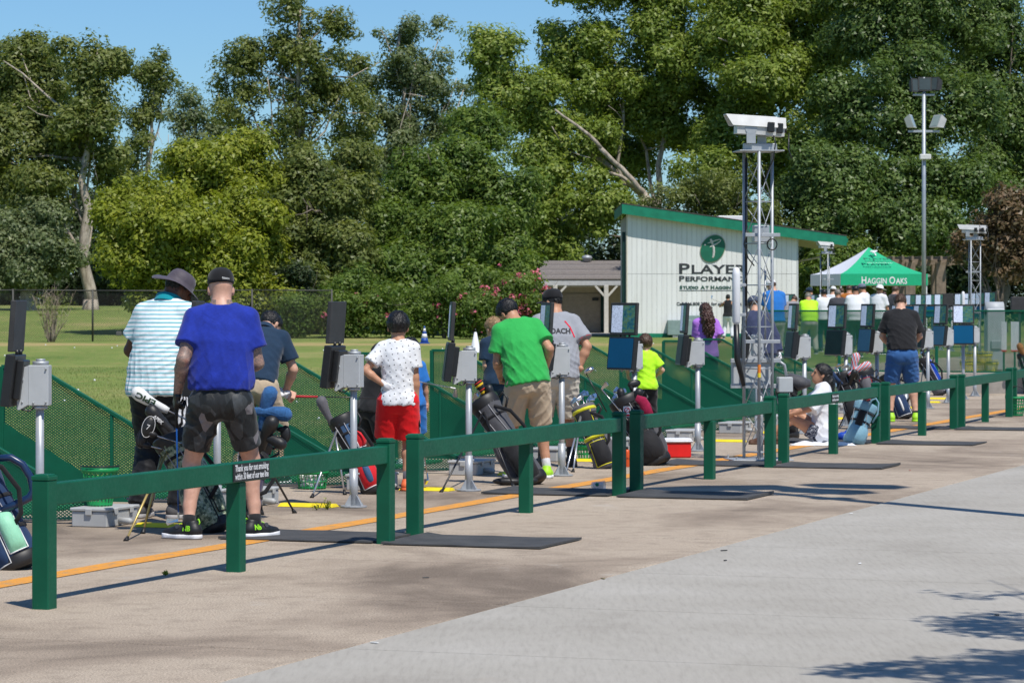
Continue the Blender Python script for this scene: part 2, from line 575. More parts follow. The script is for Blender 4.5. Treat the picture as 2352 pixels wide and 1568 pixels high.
# ------------------------------------------------------------------ trees and bushes
def leaf_mat(name, stops, trans=0.35, rough=0.45):
    """Leaf: colour follows a per-leaf tint attribute; light passes through the blade."""
    if name in _MC: return _MC[name]
    m, t, p = nt(name)
    at = t.nodes.new("ShaderNodeAttribute"); at.attribute_name = "tint"
    col = ramp(t, at.outputs["Fac"], stops)
    t.links.new(col, p.inputs["Base Color"])
    p.inputs["Roughness"].default_value = rough
    p.inputs["Specular IOR Level"].default_value = 0.4
    tr = t.nodes.new("ShaderNodeBsdfTranslucent")
    t.links.new(mixc(t, 1.0, col, (1.1, 1.15, 0.55), 'MULTIPLY'), tr.inputs[0])
    mx = t.nodes.new("ShaderNodeMixShader"); mx.inputs[0].default_value = trans
    t.links.new(p.outputs[0], mx.inputs[1]); t.links.new(tr.outputs[0], mx.inputs[2])
    t.links.new(mx.outputs[0], t.nodes["Material Output"].inputs[0])
    _MC[name] = m
    return m
def bark_mat(name, a, b, scale=3.0):
    if name in _MC: return _MC[name]
    m, t, p = nt(name)
    v = coords(t, scale=(1, 1, 0.4))
    t.links.new(ramp(t, noise(t, v, scale, 5, 0.7), [(0.35, a), (0.6, b)]), p.inputs["Base Color"])
    p.inputs["Roughness"].default_value = 0.9
    bump(t, p, noise(t, v, scale * 6, 4, 0.7), 0.6, 0.03)
    _MC[name] = m
    return m
LEAF = {
 'yellow': leaf_mat("leaf_yellow_green", [(0, (0.14, 0.18, 0.018)), (0.5, (0.27, 0.32, 0.032)), (1, (0.42, 0.43, 0.06))], 0.45),
 'mid': leaf_mat("leaf_mid_green", [(0, (0.075, 0.13, 0.022)), (0.5, (0.15, 0.23, 0.04)), (1, (0.25, 0.32, 0.065))], 0.45),
 'olive': leaf_mat("leaf_olive", [(0, (0.105, 0.14, 0.035)), (0.5, (0.19, 0.23, 0.058)), (1, (0.30, 0.32, 0.095))], 0.45),
 'grey': leaf_mat("leaf_grey_green", [(0, (0.11, 0.15, 0.07)), (0.5, (0.20, 0.25, 0.11)), (1, (0.32, 0.35, 0.17))], 0.45),
 'syc': leaf_mat("leaf_sycamore", [(0, (0.125, 0.185, 0.028)), (0.5, (0.24, 0.32, 0.055)), (1, (0.38, 0.43, 0.10))], 0.45),
 'dark': leaf_mat("leaf_dark_glossy", [(0, (0.055, 0.10, 0.025)), (0.5, (0.12, 0.19, 0.045)), (1, (0.22, 0.29, 0.085))], 0.40, 0.42),
 'brown': leaf_mat("leaf_brown", [(0, (0.09, 0.085, 0.035)), (0.5, (0.17, 0.115, 0.06)), (1, (0.25, 0.155, 0.085))], 0.28),
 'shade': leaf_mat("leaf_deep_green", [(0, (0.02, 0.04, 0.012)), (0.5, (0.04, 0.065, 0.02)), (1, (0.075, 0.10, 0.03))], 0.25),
 'pink': leaf_mat("petal_pink", [(0, (0.62, 0.10, 0.18)), (1, (0.85, 0.28, 0.36))], 0.3, 0.6),
}
BARK = bark_mat("bark_pale", (0.22, 0.18, 0.14), (0.50, 0.43, 0.35), 5.0)
BARKD = bark_mat("bark_dark", (0.10, 0.08, 0.06), (0.22, 0.18, 0.14))
def leaves_mesh(cen, nrm, size, tint, rng, aspect=1.7, flow=None):
    """Leaf blades folded along the midrib: one slightly twisted triangle each."""
    n = len(cen)
    d = rng.normal(size=(n, 3)); d /= np.linalg.norm(d, axis=1, keepdims=True)
    nm = nrm / (np.linalg.norm(nrm, axis=1, keepdims=True) + 1e-9)
    if flow is not None: d = np.cross(flow, nm)
    t = np.cross(nm, d); t /= np.linalg.norm(t, axis=1, keepdims=True) + 1e-9
    b = np.cross(nm, t)
    L = (size * aspect)[:, None]; Wd = size[:, None]
    fold = rng.uniform(-0.2, 0.2, n)[:, None] * Wd
    p0 = cen + b * Wd * 0.5 - t * L * 0.42
    p1 = cen - b * Wd * 0.5 - t * L * 0.30 + nm * fold
    p2 = cen + t * L * 0.58
    V = np.stack([p0, p1, p2], 1).reshape(-1, 3).astype(np.float32)
    me = bpy.data.meshes.new("leaves")
    me.vertices.add(3 * n)
    me.vertices.foreach_set("co", V.ravel())
    me.loops.add(3 * n)
    me.loops.foreach_set("vertex_index", np.arange(3 * n, dtype=np.int32))
    me.polygons.add(n)
    me.polygons.foreach_set("loop_start", np.arange(0, 3 * n, 3, dtype=np.int32))
    me.polygons.foreach_set("loop_total", np.full(n, 3, np.int32))
    at = me.attributes.new("tint", 'FLOAT', 'POINT')
    at.data.foreach_set("value", np.repeat(tint, 3).astype(np.float32))
    me.update(calc_edges=True)
    return me
def crown_points(lumps, n_clump, per, rng, csize, flat=0.8, shell=0.55, gap=0.0):
    """Clumps spread through ellipsoid lumps (denser towards the outside), leaves spread within each clump."""
    vol = np.array([l[3] * l[4] * l[5] for l in lumps]) ** 0.72
    pick = rng.choice(len(lumps), n_clump, p=vol / vol.sum())
    Lm = np.array(lumps, float)[pick]
    d = rng.normal(size=(n_clump, 3)); d /= np.linalg.norm(d, axis=1, keepdims=True)
    r = (rng.uniform(shell ** 3, 1.0, n_clump)) ** (1 / 3)
    r *= 1 + 0.18 * rng.normal(size=n_clump)
    cc = Lm[:, :3] + d * r[:, None] * Lm[:, 3:6]
    if gap > 0:                                     # carve airy gaps
        f = np.sin(cc[:, 0] * 1.9 + 1.1 * np.sin(cc[:, 2] * 1.3)) + np.sin(cc[:, 2] * 2.3 + 1.7 * np.sin(cc[:, 1] * 1.1 + cc[:, 0])) + np.sin(cc[:, 1] * 1.7)
        keep = f > (-1.6 + gap * 2.0)
        cc, d = cc[keep], d[keep]
    m = len(cc)
    ct = np.clip(rng.normal(0.45, 0.17, m), 0, 1)
    cs = csize * rng.uniform(0.65, 1.35, m)
    off = rng.normal(size=(m, per, 3))
    off /= np.linalg.norm(off, axis=2, keepdims=True)
    off *= (rng.uniform(0.10, 1, (m, per, 1)) ** (1 / 2.6))
    pos = cc[:, None, :] + off * cs[:, None, None] * np.array([1, 1, flat])
    nrm = off * 0.95 + d[:, None, :] * 0.30 + np.array([0, 0, 0.45]) + rng.normal(size=off.shape) * 0.34
    tint = np.clip(ct[:, None] + rng.normal(0, 0.18, (m, per)) + 0.10 * off[:, :, 2], 0, 1)
    return pos.reshape(-1, 3), nrm.reshape(-1, 3), tint.ravel(), cc
def limb(b, p0, p1, r0, r1, rng, seg=6, wob=0.06, n=7):
    p0, p1 = Vector(p0), Vector(p1)
    L = (p1 - p0).length
    pts, rr = [], []
    side = Vector(rng.normal(size=3)).normalized()
    ph = rng.uniform(0, 6)
    for i in range(seg + 1):
        t = i / seg
        q = p0.lerp(p1, t) + side * (L * wob * math.sin(t * math.pi * 1.5 + ph) * math.sin(t * math.pi)) + Vector(rng.normal(size=3)) * L * 0.01
        pts.append(q); rr.append(r0 + (r1 - r0) * t ** 0.8)
    b.tube(pts, rr, n)
    return pts
def tree(name, label, cat, base, lumps, leaf, n_clump, per=14, csize=0.55, lsize=0.16, seed=1, bark=None, trunk_r=0.22, trunk_to=None, limbs=10, gap=0.0, shell=0.55, group=None, extra=None, aspect=1.7, limb_r=0.35):
    """lumps are (x, y, z, rx, ry, rz) in world metres."""
    rng = np.random.default_rng(seed)
    base = Vector(base)
    if per >= 14 and n_clump > 300:
        n_clump, per, csize, lsize = int(n_clump / 2.3), int(per * 4.2), csize * 1.15, lsize * 0.64
    root = thing(name, label, cat, base, group=group)
    L0 = [(l[0] - base.x, l[1] - base.y, l[2] - base.z, l[3], l[4], l[5]) for l in lumps]
    sub = []
    for l in L0:
        r = np.array(l[3:6])
        sub.append((l[0], l[1], l[2], r[0] * 0.74, r[1] * 0.74, r[2] * 0.74))
        for _ in range(7):
            d = rng.normal(size=3); d[2] += 0.25; d /= np.linalg.norm(d)
            c = np.array(l[:3]) + d * r * rng.uniform(0.62, 1.08)
            q = r.mean() * rng.uniform(0.22, 0.44)
            sub.append((c[0], c[1], c[2], q * rng.uniform(0.9, 1.4), q, q * rng.uniform(0.6, 0.95)))
    pos, nrm, tint, cc = crown_points(sub, n_clump, per, rng, csize, gap=gap, shell=shell)
    sz = lsize * rng.uniform(0.45, 1.55, len(pos))
    ok = pos[:, 2] > 0.05
    me = leaves_mesh(pos[ok], nrm[ok], sz[ok], tint[ok], rng, aspect)
    cr = link_mesh("crown", me, LEAF[leaf], root)
    b = MB(); b.smooth = True
    top = Vector(trunk_to) - base if trunk_to is not None else Vector((sum(l[0] for l in L0) / len(L0), sum(l[1] for l in L0) / len(L0), max(l[2] for l in L0)))
    tp = limb(b, (0, 0, -0.2), top, trunk_r, trunk_r * 0.3, rng, 9, 0.04, 9)
    b.tube([(0, 0, -0.25), (0, 0, 0.12), (0, 0, 0.5)], [trunk_r * 1.35, trunk_r * 1.15, trunk_r * 0.98], 9)
    for i in range(limbs):
        l = L0[i % len(L0)]
        k = rng.integers(2, 8)
        s = tp[k]
        e = Vector((l[0], l[1], l[2])) + Vector(rng.normal(size=3) * 0.45 * np.array(l[3:6]))
        if e.z < s.z: e.z = s.z + abs(e.z - s.z) * 0.3
        q = limb(b, s, e, trunk_r * limb_r * rng.uniform(0.7, 1.2), trunk_r * 0.08, rng, 5, 0.1, 6)
        for _ in range(2):
            s2 = q[rng.integers(2, 5)]
            e2 = s2 + Vector(rng.normal(size=3) * 0.4 * np.array(l[3:6]))
            limb(b, s2, e2, trunk_r * 0.14, trunk_r * 0.04, rng, 3, 0.1, 5)
    for ex in (extra or ()):
        limb(b, Vector(ex[0]) - base, Vector(ex[1]) - base, ex[2], ex[3], rng, 7, 0.05, 8)
    b.build("trunk", bark or BARK, root, fixn=False)
    return root
def LP(x, y, Y, rx, rz, ry=None):
    """Lump at photo (x, y), distance Y, radii given in photo px (2352 frame)."""
    p = PT(x, y, Y)
    s = Y / FPX
    return (p.x, p.y, p.z, rx * s, (ry if ry is not None else 0.75 * rx) * s, rz * s)
def base_at(x, Y):
    X = (x - CX) * Y / FPX
    return (X, Y, float(lawn_z(X, Y)))

# far airy trees standing against the sky
Y = 172
tree("cottonwood_tree", "tall olive tree with a broad crown and pale trunk behind the wire fence", "tree", base_at(208, 152),
     [LP(95, 190, 156, 115, 95), LP(205, 150, 152, 62, 88), LP(60, 330, 154, 130, 120), LP(190, 300, 152, 85, 110), LP(110, 440, 152, 100, 80), LP(245, 400, 154, 35, 55), LP(20, 180, 158, 80, 90)],
     'olive', 3000, 16, 0.62, 0.20, 11, trunk_r=0.36, trunk_to=tuple(PT(196, 200, 152)), limbs=16, gap=0.32, limb_r=0.26)
tree("slender_tree", "slender dark tree with a leaning tip rising behind the fence", "tree", base_at(325, 190),
     [LP(345, 200, 190, 42, 78), LP(312, 300, 190, 48, 75), LP(375, 170, 190, 28, 45), LP(300, 400, 190, 45, 70), LP(300, 530, 190, 60, 90)],
     'olive', 850, 15, 0.55, 0.19, 12, trunk_r=0.22, trunk_to=tuple(PT(350, 150, 190)), limbs=12, gap=0.3)
tree("feathery_tree", "small pale feathery tree between two taller ones against the sky", "tree", base_at(430, 198),
     [LP(432, 250, 198, 48, 55), LP(420, 330, 198, 55, 60), LP(470, 320, 198, 45, 70), LP(440, 420, 198, 70, 80)],
     'grey', 560, 15, 0.55, 0.19, 13, trunk_r=0.22, limbs=10, gap=0.30)
tree("poplar_tree", "tall airy tree whose pale branches show against blue sky", "tree", base_at(660, 176),
     [LP(640, 60, 176, 55, 80), LP(735, 80, 176, 72, 85), LP(570, 140, 176, 55, 60), LP(690, 190, 176, 105, 80), LP(560, 260, 176, 70, 70), LP(760, 250, 176, 60, 80), LP(655, 320, 176, 110, 70), LP(650, 450, 176, 120, 80), LP(800, 170, 178, 45, 80), LP(830, 310, 178, 60, 80), LP(520, 190, 177, 40, 60)],
     'olive', 2300, 15, 0.56, 0.19, 14, trunk_r=0.30, trunk_to=tuple(PT(690, 30, 176)), limbs=22, gap=0.38, limb_r=0.30)
tree("silver_tree", "grey green airy tree with a rounded top against the sky", "tree", base_at(925, 188),
     [LP(920, 120, 188, 62, 80), LP(985, 170, 188, 65, 60), LP(900, 230, 188, 85, 80), LP(980, 280, 188, 80, 70), LP(860, 330, 188, 80, 80), LP(930, 420, 188, 120, 100), LP(1040, 230, 190, 45, 60), LP(1010, 90, 190, 30, 40)],
     'grey', 2200, 15, 0.56, 0.19, 15, trunk_r=0.28, trunk_to=tuple(PT(925, 60, 188)), limbs=18, gap=0.36, limb_r=0.28)
# nearer rounded trees behind the range lawn
tree("yellow_tree", "broad rounded yellow green tree with branches reaching the lawn", "tree", base_at(430, 122),
     [LP(470, 395, 121, 105, 80), LP(560, 380, 122, 75, 65), LP(330, 470, 120, 95, 85), LP(282, 540, 119, 58, 75), LP(430, 520, 118, 130, 90), LP(560, 500, 120, 95, 90), LP(360, 610, 118, 110, 70), LP(500, 630, 118, 120, 75), LP(610, 600, 120, 60, 80), LP(335, 690, 118, 45, 28), LP(640, 690, 119, 70, 55), LP(500, 715, 119, 150, 40)],
     'yellow', 5200, 15, 0.46, 0.155, 21, bark=BARKD, trunk_r=0.22, trunk_to=tuple(PT(440, 480, 122)), limbs=16, shell=0.6)
tree("olive_tree", "dull olive tree filling the gap beside the yellow green tree", "tree", base_at(740, 122),
     [LP(720, 420, 122, 80, 75), LP(770, 500, 122, 95, 90), LP(690, 560, 122, 80, 90), LP(800, 600, 121, 80, 90), LP(700, 690, 120, 95, 75), LP(810, 390, 124, 60, 60)],
     'olive', 2600, 15, 0.46, 0.155, 22, bark=BARKD, trunk_r=0.2, limbs=12, shell=0.55)
tree("willow_tree", "tall green tree with loose drooping shoots beside the shed", "tree", base_at(1040, 129),
     [LP(950, 420, 126, 95, 85), LP(1060, 400, 127, 100, 95), LP(1150, 480, 126, 85, 95), LP(900, 530, 125, 85, 90), LP(1020, 540, 124, 120, 90), LP(1160, 590, 125, 85, 80), LP(930, 640, 122, 100, 85), LP(1060, 660, 122, 110, 80), LP(1100, 300, 129, 65, 70), LP(1190, 640, 124, 55, 60)],
     'mid', 4700, 15, 0.48, 0.155, 23, bark=BARKD, trunk_r=0.24, limbs=8, shell=0.5, trunk_to=tuple(PT(1040, 500, 129)))
# big sycamores over the building
tree("sycamore_tree", "big sycamore with white limbs rising over the shed roof", "tree", base_at(1490, 152),
     [LP(1130, 130, 150, 80, 70), LP(1190, 230, 150, 110, 90), LP(1330, 130, 152, 110, 110), LP(1300, 320, 150, 110, 90), LP(1420, 230, 153, 120, 100), LP(1530, 90, 152, 130, 130), LP(1600, 260, 154, 110, 110), LP(1270, 440, 148, 90, 80), LP(1380, 480, 148, 70, 60), LP(1440, 380, 156, 90, 80), LP(1380, -30, 152, 120, 60), LP(1250, 540, 148, 90, 70)],
     'syc', 6800, 15, 0.62, 0.185, 31, trunk_r=0.34, trunk_to=tuple(PT(1525, 260, 153)), limbs=5, gap=0.14, shell=0.45, limb_r=0.42,
     extra=[(tuple(PT(1478, 445, 149)), tuple(PT(1380, 340, 148)), 0.15, 0.115), (tuple(PT(1380, 340, 148)), tuple(PT(1275, 250, 147.5)), 0.115, 0.05), (tuple(PT(1474, 780, 149)), tuple(PT(1478, 440, 149)), 0.30, 0.22)])
tree("plane_tree", "tall sunlit plane tree directly behind the white studio wall", "tree", base_at(1760, 153),
     [LP(1700, 60, 150, 120, 110), LP(1850, 50, 152, 130, 110), LP(1760, 190, 149, 130, 100), LP(1900, 200, 151, 110, 100), LP(1680, 320, 149, 100, 80), LP(1830, 330, 149, 120, 90), LP(1620, 400, 148, 70, 70), LP(1780, -40, 152, 160, 70), LP(1690, -10, 154, 90, 60), LP(1930, -10, 154, 110, 60)],
     'syc', 5600, 15, 0.62, 0.185, 32, trunk_r=0.36, limbs=5, gap=0.08, shell=0.45, limb_r=0.4)
tree("magnolia_tree", "dark glossy evergreen tree behind the green canopy tent", "tree", base_at(2080, 145),
     [LP(2050, 80, 144, 140, 120), LP(2010, 260, 141, 130, 110), LP(2160, 250, 142, 130, 120), LP(1920, 400, 139, 110, 90), LP(2060, 430, 140, 130, 100), LP(2200, 430, 141, 100, 100), LP(1900, 520, 138, 90, 70), LP(2080, 540, 139, 130, 75), LP(1860, 470, 140, 70, 70), LP(2100, -40, 144, 160, 60), LP(2190, 60, 147, 90, 90), LP(2000, 10, 148, 110, 70)],
     'dark', 6200, 15, 0.58, 0.175, 33, bark=BARKD, trunk_r=0.34, limbs=8, shell=0.55, trunk_to=tuple(PT(2080, 330, 147)))
tree("evergreen_tree", "dark leafy tree with blue sky gaps behind the tall floodlight pole", "tree", base_at(2300, 152),
     [LP(2290, 60, 152, 90, 100), LP(2320, 230, 152, 100, 100), LP(2270, 380, 151, 90, 90), LP(2380, 380, 152, 90, 120), LP(2330, 520, 150, 100, 90), LP(2240, 160, 152, 80, 70), LP(2420, 150, 152, 60, 90)],
     'dark', 3600, 15, 0.60, 0.18, 34, bark=BARKD, trunk_r=0.3, limbs=6, gap=0.14, shell=0.5, trunk_to=tuple(PT(2300, 330, 154)))
# bushes and undergrowth
tree("grey_oak", "rounded grey green oak shading the far fairway beyond the wire fence", "tree", base_at(60, 150),
     [LP(40, 540, 150, 90, 80), LP(120, 580, 150, 75, 60), LP(20, 620, 150, 80, 60), LP(-60, 560, 150, 80, 90)],
     'grey', 2200, 15, 0.5, 0.16, 41, trunk_r=0.45, limbs=8, shell=0.55, trunk_to=tuple(PT(60, 560, 150)))
tree("brown_shrub", "reddish brown leafed shrub tree by the pergola", "tree", base_at(2290, 92),
     [LP(2300, 520, 92, 80, 60), LP(2260, 590, 92, 60, 55), LP(2340, 600, 92, 70, 60), LP(2320, 460, 92, 50, 40), LP(2210, 570, 93, 30, 30)],
     'brown', 1000, 12, 0.26, 0.08, 42, bark=BARKD, trunk_r=0.10, limbs=26, gap=0.10, shell=0.3)
tree("tent_bush", "dense green bush between the studio and the canopy tent", "bush", base_at(1895, 136),
     [LP(1870, 640, 136, 55, 50), LP(1960, 620, 137, 70, 60), LP(1910, 600, 137, 50, 40), LP(2040, 630, 137, 60, 55)],
     'mid', 1300, 14, 0.42, 0.14, 43, bark=BARKD, trunk_r=0.12, limbs=8)
tree("roof_shrub", "scraggly brown green shrub showing above the sloping roof", "bush", base_at(1640, 139),
     [LP(1560, 460, 139, 80, 40), LP(1660, 450, 139, 90, 60), LP(1750, 500, 139, 70, 55), LP(1640, 540, 139, 160, 80)],
     'olive', 1300, 14, 0.40, 0.13, 44, bark=BARKD, trunk_r=0.12, limbs=20, gap=0.1, shell=0.3)
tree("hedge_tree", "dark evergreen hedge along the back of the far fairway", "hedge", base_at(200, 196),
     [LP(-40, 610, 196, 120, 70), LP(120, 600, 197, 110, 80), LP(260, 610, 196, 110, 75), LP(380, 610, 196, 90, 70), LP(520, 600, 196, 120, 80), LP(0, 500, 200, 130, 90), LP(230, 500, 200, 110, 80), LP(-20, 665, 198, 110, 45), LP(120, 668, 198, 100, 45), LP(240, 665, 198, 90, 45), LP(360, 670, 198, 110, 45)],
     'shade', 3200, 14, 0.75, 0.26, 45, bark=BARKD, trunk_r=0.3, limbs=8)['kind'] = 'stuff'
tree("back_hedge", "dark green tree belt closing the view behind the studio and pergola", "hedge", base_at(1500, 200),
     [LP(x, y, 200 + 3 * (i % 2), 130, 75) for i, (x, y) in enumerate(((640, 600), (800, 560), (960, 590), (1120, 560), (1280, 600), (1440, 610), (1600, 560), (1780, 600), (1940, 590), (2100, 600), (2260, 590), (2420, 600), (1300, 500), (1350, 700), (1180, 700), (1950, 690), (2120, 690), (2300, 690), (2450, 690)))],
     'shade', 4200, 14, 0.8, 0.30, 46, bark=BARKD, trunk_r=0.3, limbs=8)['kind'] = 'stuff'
# oleanders with pink flowers
def oleander(label, lumps, base, n, seed, pinks):
    root = tree("oleander_bush", label, "bush", base, lumps, 'mid', n, 14, 0.33, 0.105, seed, bark=BARKD, trunk_r=0.07, limbs=12, group="oleander bushes by the lawn")
    rng = np.random.default_rng(seed + 5)
    b = Vector(base)
    L0 = [(l[0] - b.x, l[1] - b.y, l[2] - b.z, l[3], l[4], l[5]) for l in lumps]
    pos, nrm, tint, cc = crown_points(L0, pinks, 9, rng, 0.14, shell=0.93)
    ok = (pos[:, 1] < 0.3) & (pos[:, 2] > 0.3)
    me = leaves_mesh(pos[ok], nrm[ok], np.full(ok.sum(), 0.115), tint[ok], rng, 1.1)
    link_mesh("blossom", me, LEAF['pink'], root)["kind"] = "stuff"
oleander("flowering bush with many pink blossoms beside the shed", [LP(1190, 690, 117, 70, 65), LP(1130, 720, 116, 60, 50), LP(1230, 740, 117, 45, 35), LP(1170, 640, 118, 50, 40)], base_at(1180, 117), 900, 51, 200)
oleander("green bush with few red blossoms behind the boy in white", [LP(1020, 700, 116, 80, 65), LP(1080, 740, 116, 70, 40), LP(950, 730, 116, 60, 50)], base_at(1020, 116), 900, 52, 12)
oleander("dull red-tinged bush behind the blue-shirted man", [LP(860, 720, 115, 75, 55), LP(770, 720, 115, 70, 60), LP(690, 730, 115, 60, 55), LP(820, 660, 116, 60, 50)], base_at(790, 115), 1000, 53, 16)
tree("hedge_bush", "low dark bush line closing the lawn beside the yellow green tree", "bush", base_at(620, 118),
     [LP(600, 720, 118, 70, 50), LP(540, 740, 118, 60, 35), LP(680, 660, 119, 60, 60), LP(460, 735, 119, 50, 35)], 'shade', 1000, 14, 0.36, 0.12, 54, bark=BARKD, trunk_r=0.1, limbs=6)
# a leafless shrub in front of the wire fence
rng = np.random.default_rng(61)
bx = Vector(base_at(118, 107))
bare = thing("bare_shrub", "nearly leafless twiggy shrub in front of the wire fence", "bush", bx)
bb = MB(); bb.smooth = True
for i in range(34):
    a = rng.uniform(0, 6.28); r = rng.uniform(0.1, 0.85)
    e = Vector((math.cos(a) * r, math.sin(a) * r * 0.7, rng.uniform(1.0, 1.75)))
    q = limb(bb, (0.1 * math.cos(a), 0.1 * math.sin(a), -0.05), e, 0.018, 0.005, rng, 5, 0.06, 4)
    for _ in range(3):
        s2 = q[rng.integers(2, 6)]
        limb(bb, s2, s2 + Vector((rng.normal() * 0.2, rng.normal() * 0.2, rng.uniform(0.15, 0.5))), 0.008, 0.003, rng, 3, 0.08, 3)
bb.build("stem", bark_mat("bark_twig", (0.22, 0.17, 0.12), (0.40, 0.33, 0.25)), bare, fixn=False)
pos, nrm, tint, cc = crown_points([(0, 0, 1.25, 0.85, 0.6, 0.55)], 120, 6, rng, 0.12, shell=0.3)
link_mesh("foliage", leaves_mesh(pos, nrm, np.full(len(pos), 0.035), tint, rng, 2.0), LEAF['olive'], bare)
# ------------------------------------------------------------------ lettering
def text_mesh(txt, size, spacing=1.0, sx=1.0, extrude=0.0, bold=0.0):
    cu = bpy.data.curves.new("lettering", 'FONT')
    cu.body, cu.size, cu.space_character = txt, size, spacing
    cu.extrude, cu.offset = extrude, bold
    cu.resolution_u = 3
    ob = bpy.data.objects.new("lettering", cu)
    COL.objects.link(ob)
    dg = bpy.context.evaluated_depsgraph_get()
    me = bpy.data.meshes.new_from_object(ob.evaluated_get(dg))
    bpy.data.objects.remove(ob); bpy.data.curves.remove(cu)
    if sx != 1.0:
        for v in me.vertices: v.co.x *= sx
    return me
def text_width(me):
    return max(v.co.x for v in me.vertices) - min(v.co.x for v in me.vertices)
def put_text(txt, size, origin, xdir, ydir, mat, parent, width=None, spacing=1.0, bold=0.0, depth=0.0, center=False, name="lettering", smallcaps=None):
    """Lettering standing on the plane (origin, xdir, ydir)."""
    if smallcaps is None:
        me = text_mesh(txt, size, spacing, bold=bold, extrude=depth)
    else:
        bm = bmesh.new(); x = 0.0
        for word in txt.split(" "):
            for part, sc in ((word[:1], 1.0), (word[1:], smallcaps)):
                if not part: continue
                m1 = text_mesh(part, size * sc, spacing, bold=bold * sc, extrude=depth)
                x0 = min(v.co.x for v in m1.vertices)
                for v in m1.vertices: v.co.x += x - x0
                x = max(v.co.x for v in m1.vertices) + size * 0.08
                bm.from_mesh(m1); bpy.data.meshes.remove(m1)
            x += size * 0.24
        me = bpy.data.meshes.new("lettering"); bm.to_mesh(me); bm.free()
    k = width / text_width(me) if width else 1.0
    x0 = min(v.co.x for v in me.vertices)
    wd = text_width(me) * k
    xd, yd, o = Vector(xdir).normalized(), Vector(ydir).normalized(), Vector(origin)
    zd = xd.cross(yd)
    for v in me.vertices:
        a = (v.co.x - x0) * k - (wd / 2 if center else 0)
        v.co = o + xd * a + yd * v.co.y + zd * v.co.z
    return link_mesh(name, me, mat, parent)

# ------------------------------------------------------------------ paints
def painted(name, col, rough=0.45, chip=(0.20, 0.17, 0.14), wear=0.69):
    """Old gloss paint with scuffs and chips."""
    if name in _MC: return _MC[name]
    m, t, p = nt(name)
    v = coords(t)
    a = noise(t, v, 3.0, 5, 0.6); f = noise(t, v, 42.0, 6, 0.75)
    b = ramp(t, a, [(0.3, tuple(c * 0.82 for c in col)), (0.7, tuple(c * 1.18 for c in col))])
    b = mixc(t, ramp(t, f, [(wear, (0, 0, 0)), (wear + 0.05, (1, 1, 1))]), b, chip)
    t.links.new(b, p.inputs["Base Color"])
    t.links.new(ramp(t, f, [(0.3, (rough * 0.8,) * 3), (0.7, (min(1, rough * 1.4),) * 3)]), p.inputs["Roughness"])
    p.inputs['Specular IOR Level'].default_value = 0.3
    bump(t, p, noise(t, coords(t, scale=(1, 1, 0.2)), 60, 4, 0.6), 0.12, 0.004)
    _MC[name] = m
    return m
GREEN = painted("green_rail_paint", (0.002, 0.092, 0.046), 0.5, (0.10, 0.17, 0.13), 0.66)
DGREEN = painted("green_divider_paint", (0.003, 0.105, 0.056), 0.5, (0.10, 0.17, 0.13), 0.74)
STEEL = M("galvanised_steel", (0.40, 0.42, 0.44), 0.55, 0.45, 0.12, 12)
GREYBOX = M("grey_powder_coat", (0.44, 0.46, 0.47), 0.5, 0.0, 0.06, 8, spec=0.4)
GREYPOLE = M("grey_pole_paint", (0.40, 0.42, 0.44), 0.42, 0.25, 0.10, 10)
BLACKPL = M("black_housing", (0.014, 0.014, 0.015), 0.38, 0.0, 0.2, 20)
BLACKMAT = M("black_matte_back", (0.030, 0.030, 0.030), 0.6, 0.0, 0.25, 9)
WHITEPL = M("white_plastic", (0.74, 0.75, 0.77), 0.4, 0.0, 0.05, 6)
YELLOW = M("yellow_ramp_plastic", (0.80, 0.62, 0.015), 0.55, 0.0, 0.12, 14)

# ------------------------------------------------------------------ green wooden rail
RAILH = 0.66
lab = ["green wooden rail with the black no-smoking notice on it", "green wooden rail in front of the black golf bag", "green wooden rail in front of the red drinks cooler",
       "green wooden rail in front of the seated girl in white", "green wooden rail in front of the man in denim shorts", "green wooden rail beside the green ball basket"]
def post(root, p, h, cap=True, yaw=0.0, w=0.096):
    b = MB()
    rm = Matrix.Rotation(yaw, 3, 'Z')
    b.box((0, 0, h / 2 - 0.01), (w, w, h + 0.02), rm, 0.005)
    o = b.build("post", GREEN, root)
    o.location = p
    if cap:
        c = MB()
        c.box((0, 0, h + 0.012), (w + 0.006, w + 0.006, 0.024), rm, 0.004)
        c.box((0, 0, h + 0.026), (w - 0.012, w - 0.012, 0.012), rm, 0.005)
        c.build("post_cap", GREEN, o)
    return o
def rail_section(pts, label, mid_posts=True):
    root = thing("guard_rail", label, "rail", pts[0], group="green rails along the tee line")
    L = [p - pts[0] for p in pts]
    d = (L[-1] - L[0]).normalized(); yaw = math.atan2(d.y, d.x)
    for i, q in enumerate(L):
        post(root, q, RAILH if i in (0, len(L) - 1) else RAILH - 0.135, i in (0, len(L) - 1), yaw, 0.096 if i in (0, len(L) - 1) else 0.09)
    b = MB()
    a0, a1 = L[0] + d * 0.048, L[-1] - d * 0.048
    c = (a0 + a1) / 2
    b.box((c.x, c.y, RAILH - 0.075), ((a1 - a0).length - 0.002, 0.072, 0.116), Matrix.Rotation(yaw, 3, 'Z'), 0.005)
    b.build("rail", GREEN, root)
    return root, yaw
RAILS = [rail_section(FW[k], lab[k]) for k in range(6)]
dlast = (FW[5][2] - FW[5][0]).normalized()
e0 = FW[5][2] + dlast * 0.42
rail_section([e0, e0 + dlast * 2.2, e0 + dlast * 4.4], "green wooden rail running on past the green ball basket")
dfirst = (FW[0][2] - FW[0][0]).normalized()
s0 = G(-40, 1424)
rail_section([s0 - dfirst * 4.4, s0 - dfirst * 2.2, s0], "green wooden rail ending beside the navy and mint golf bag")
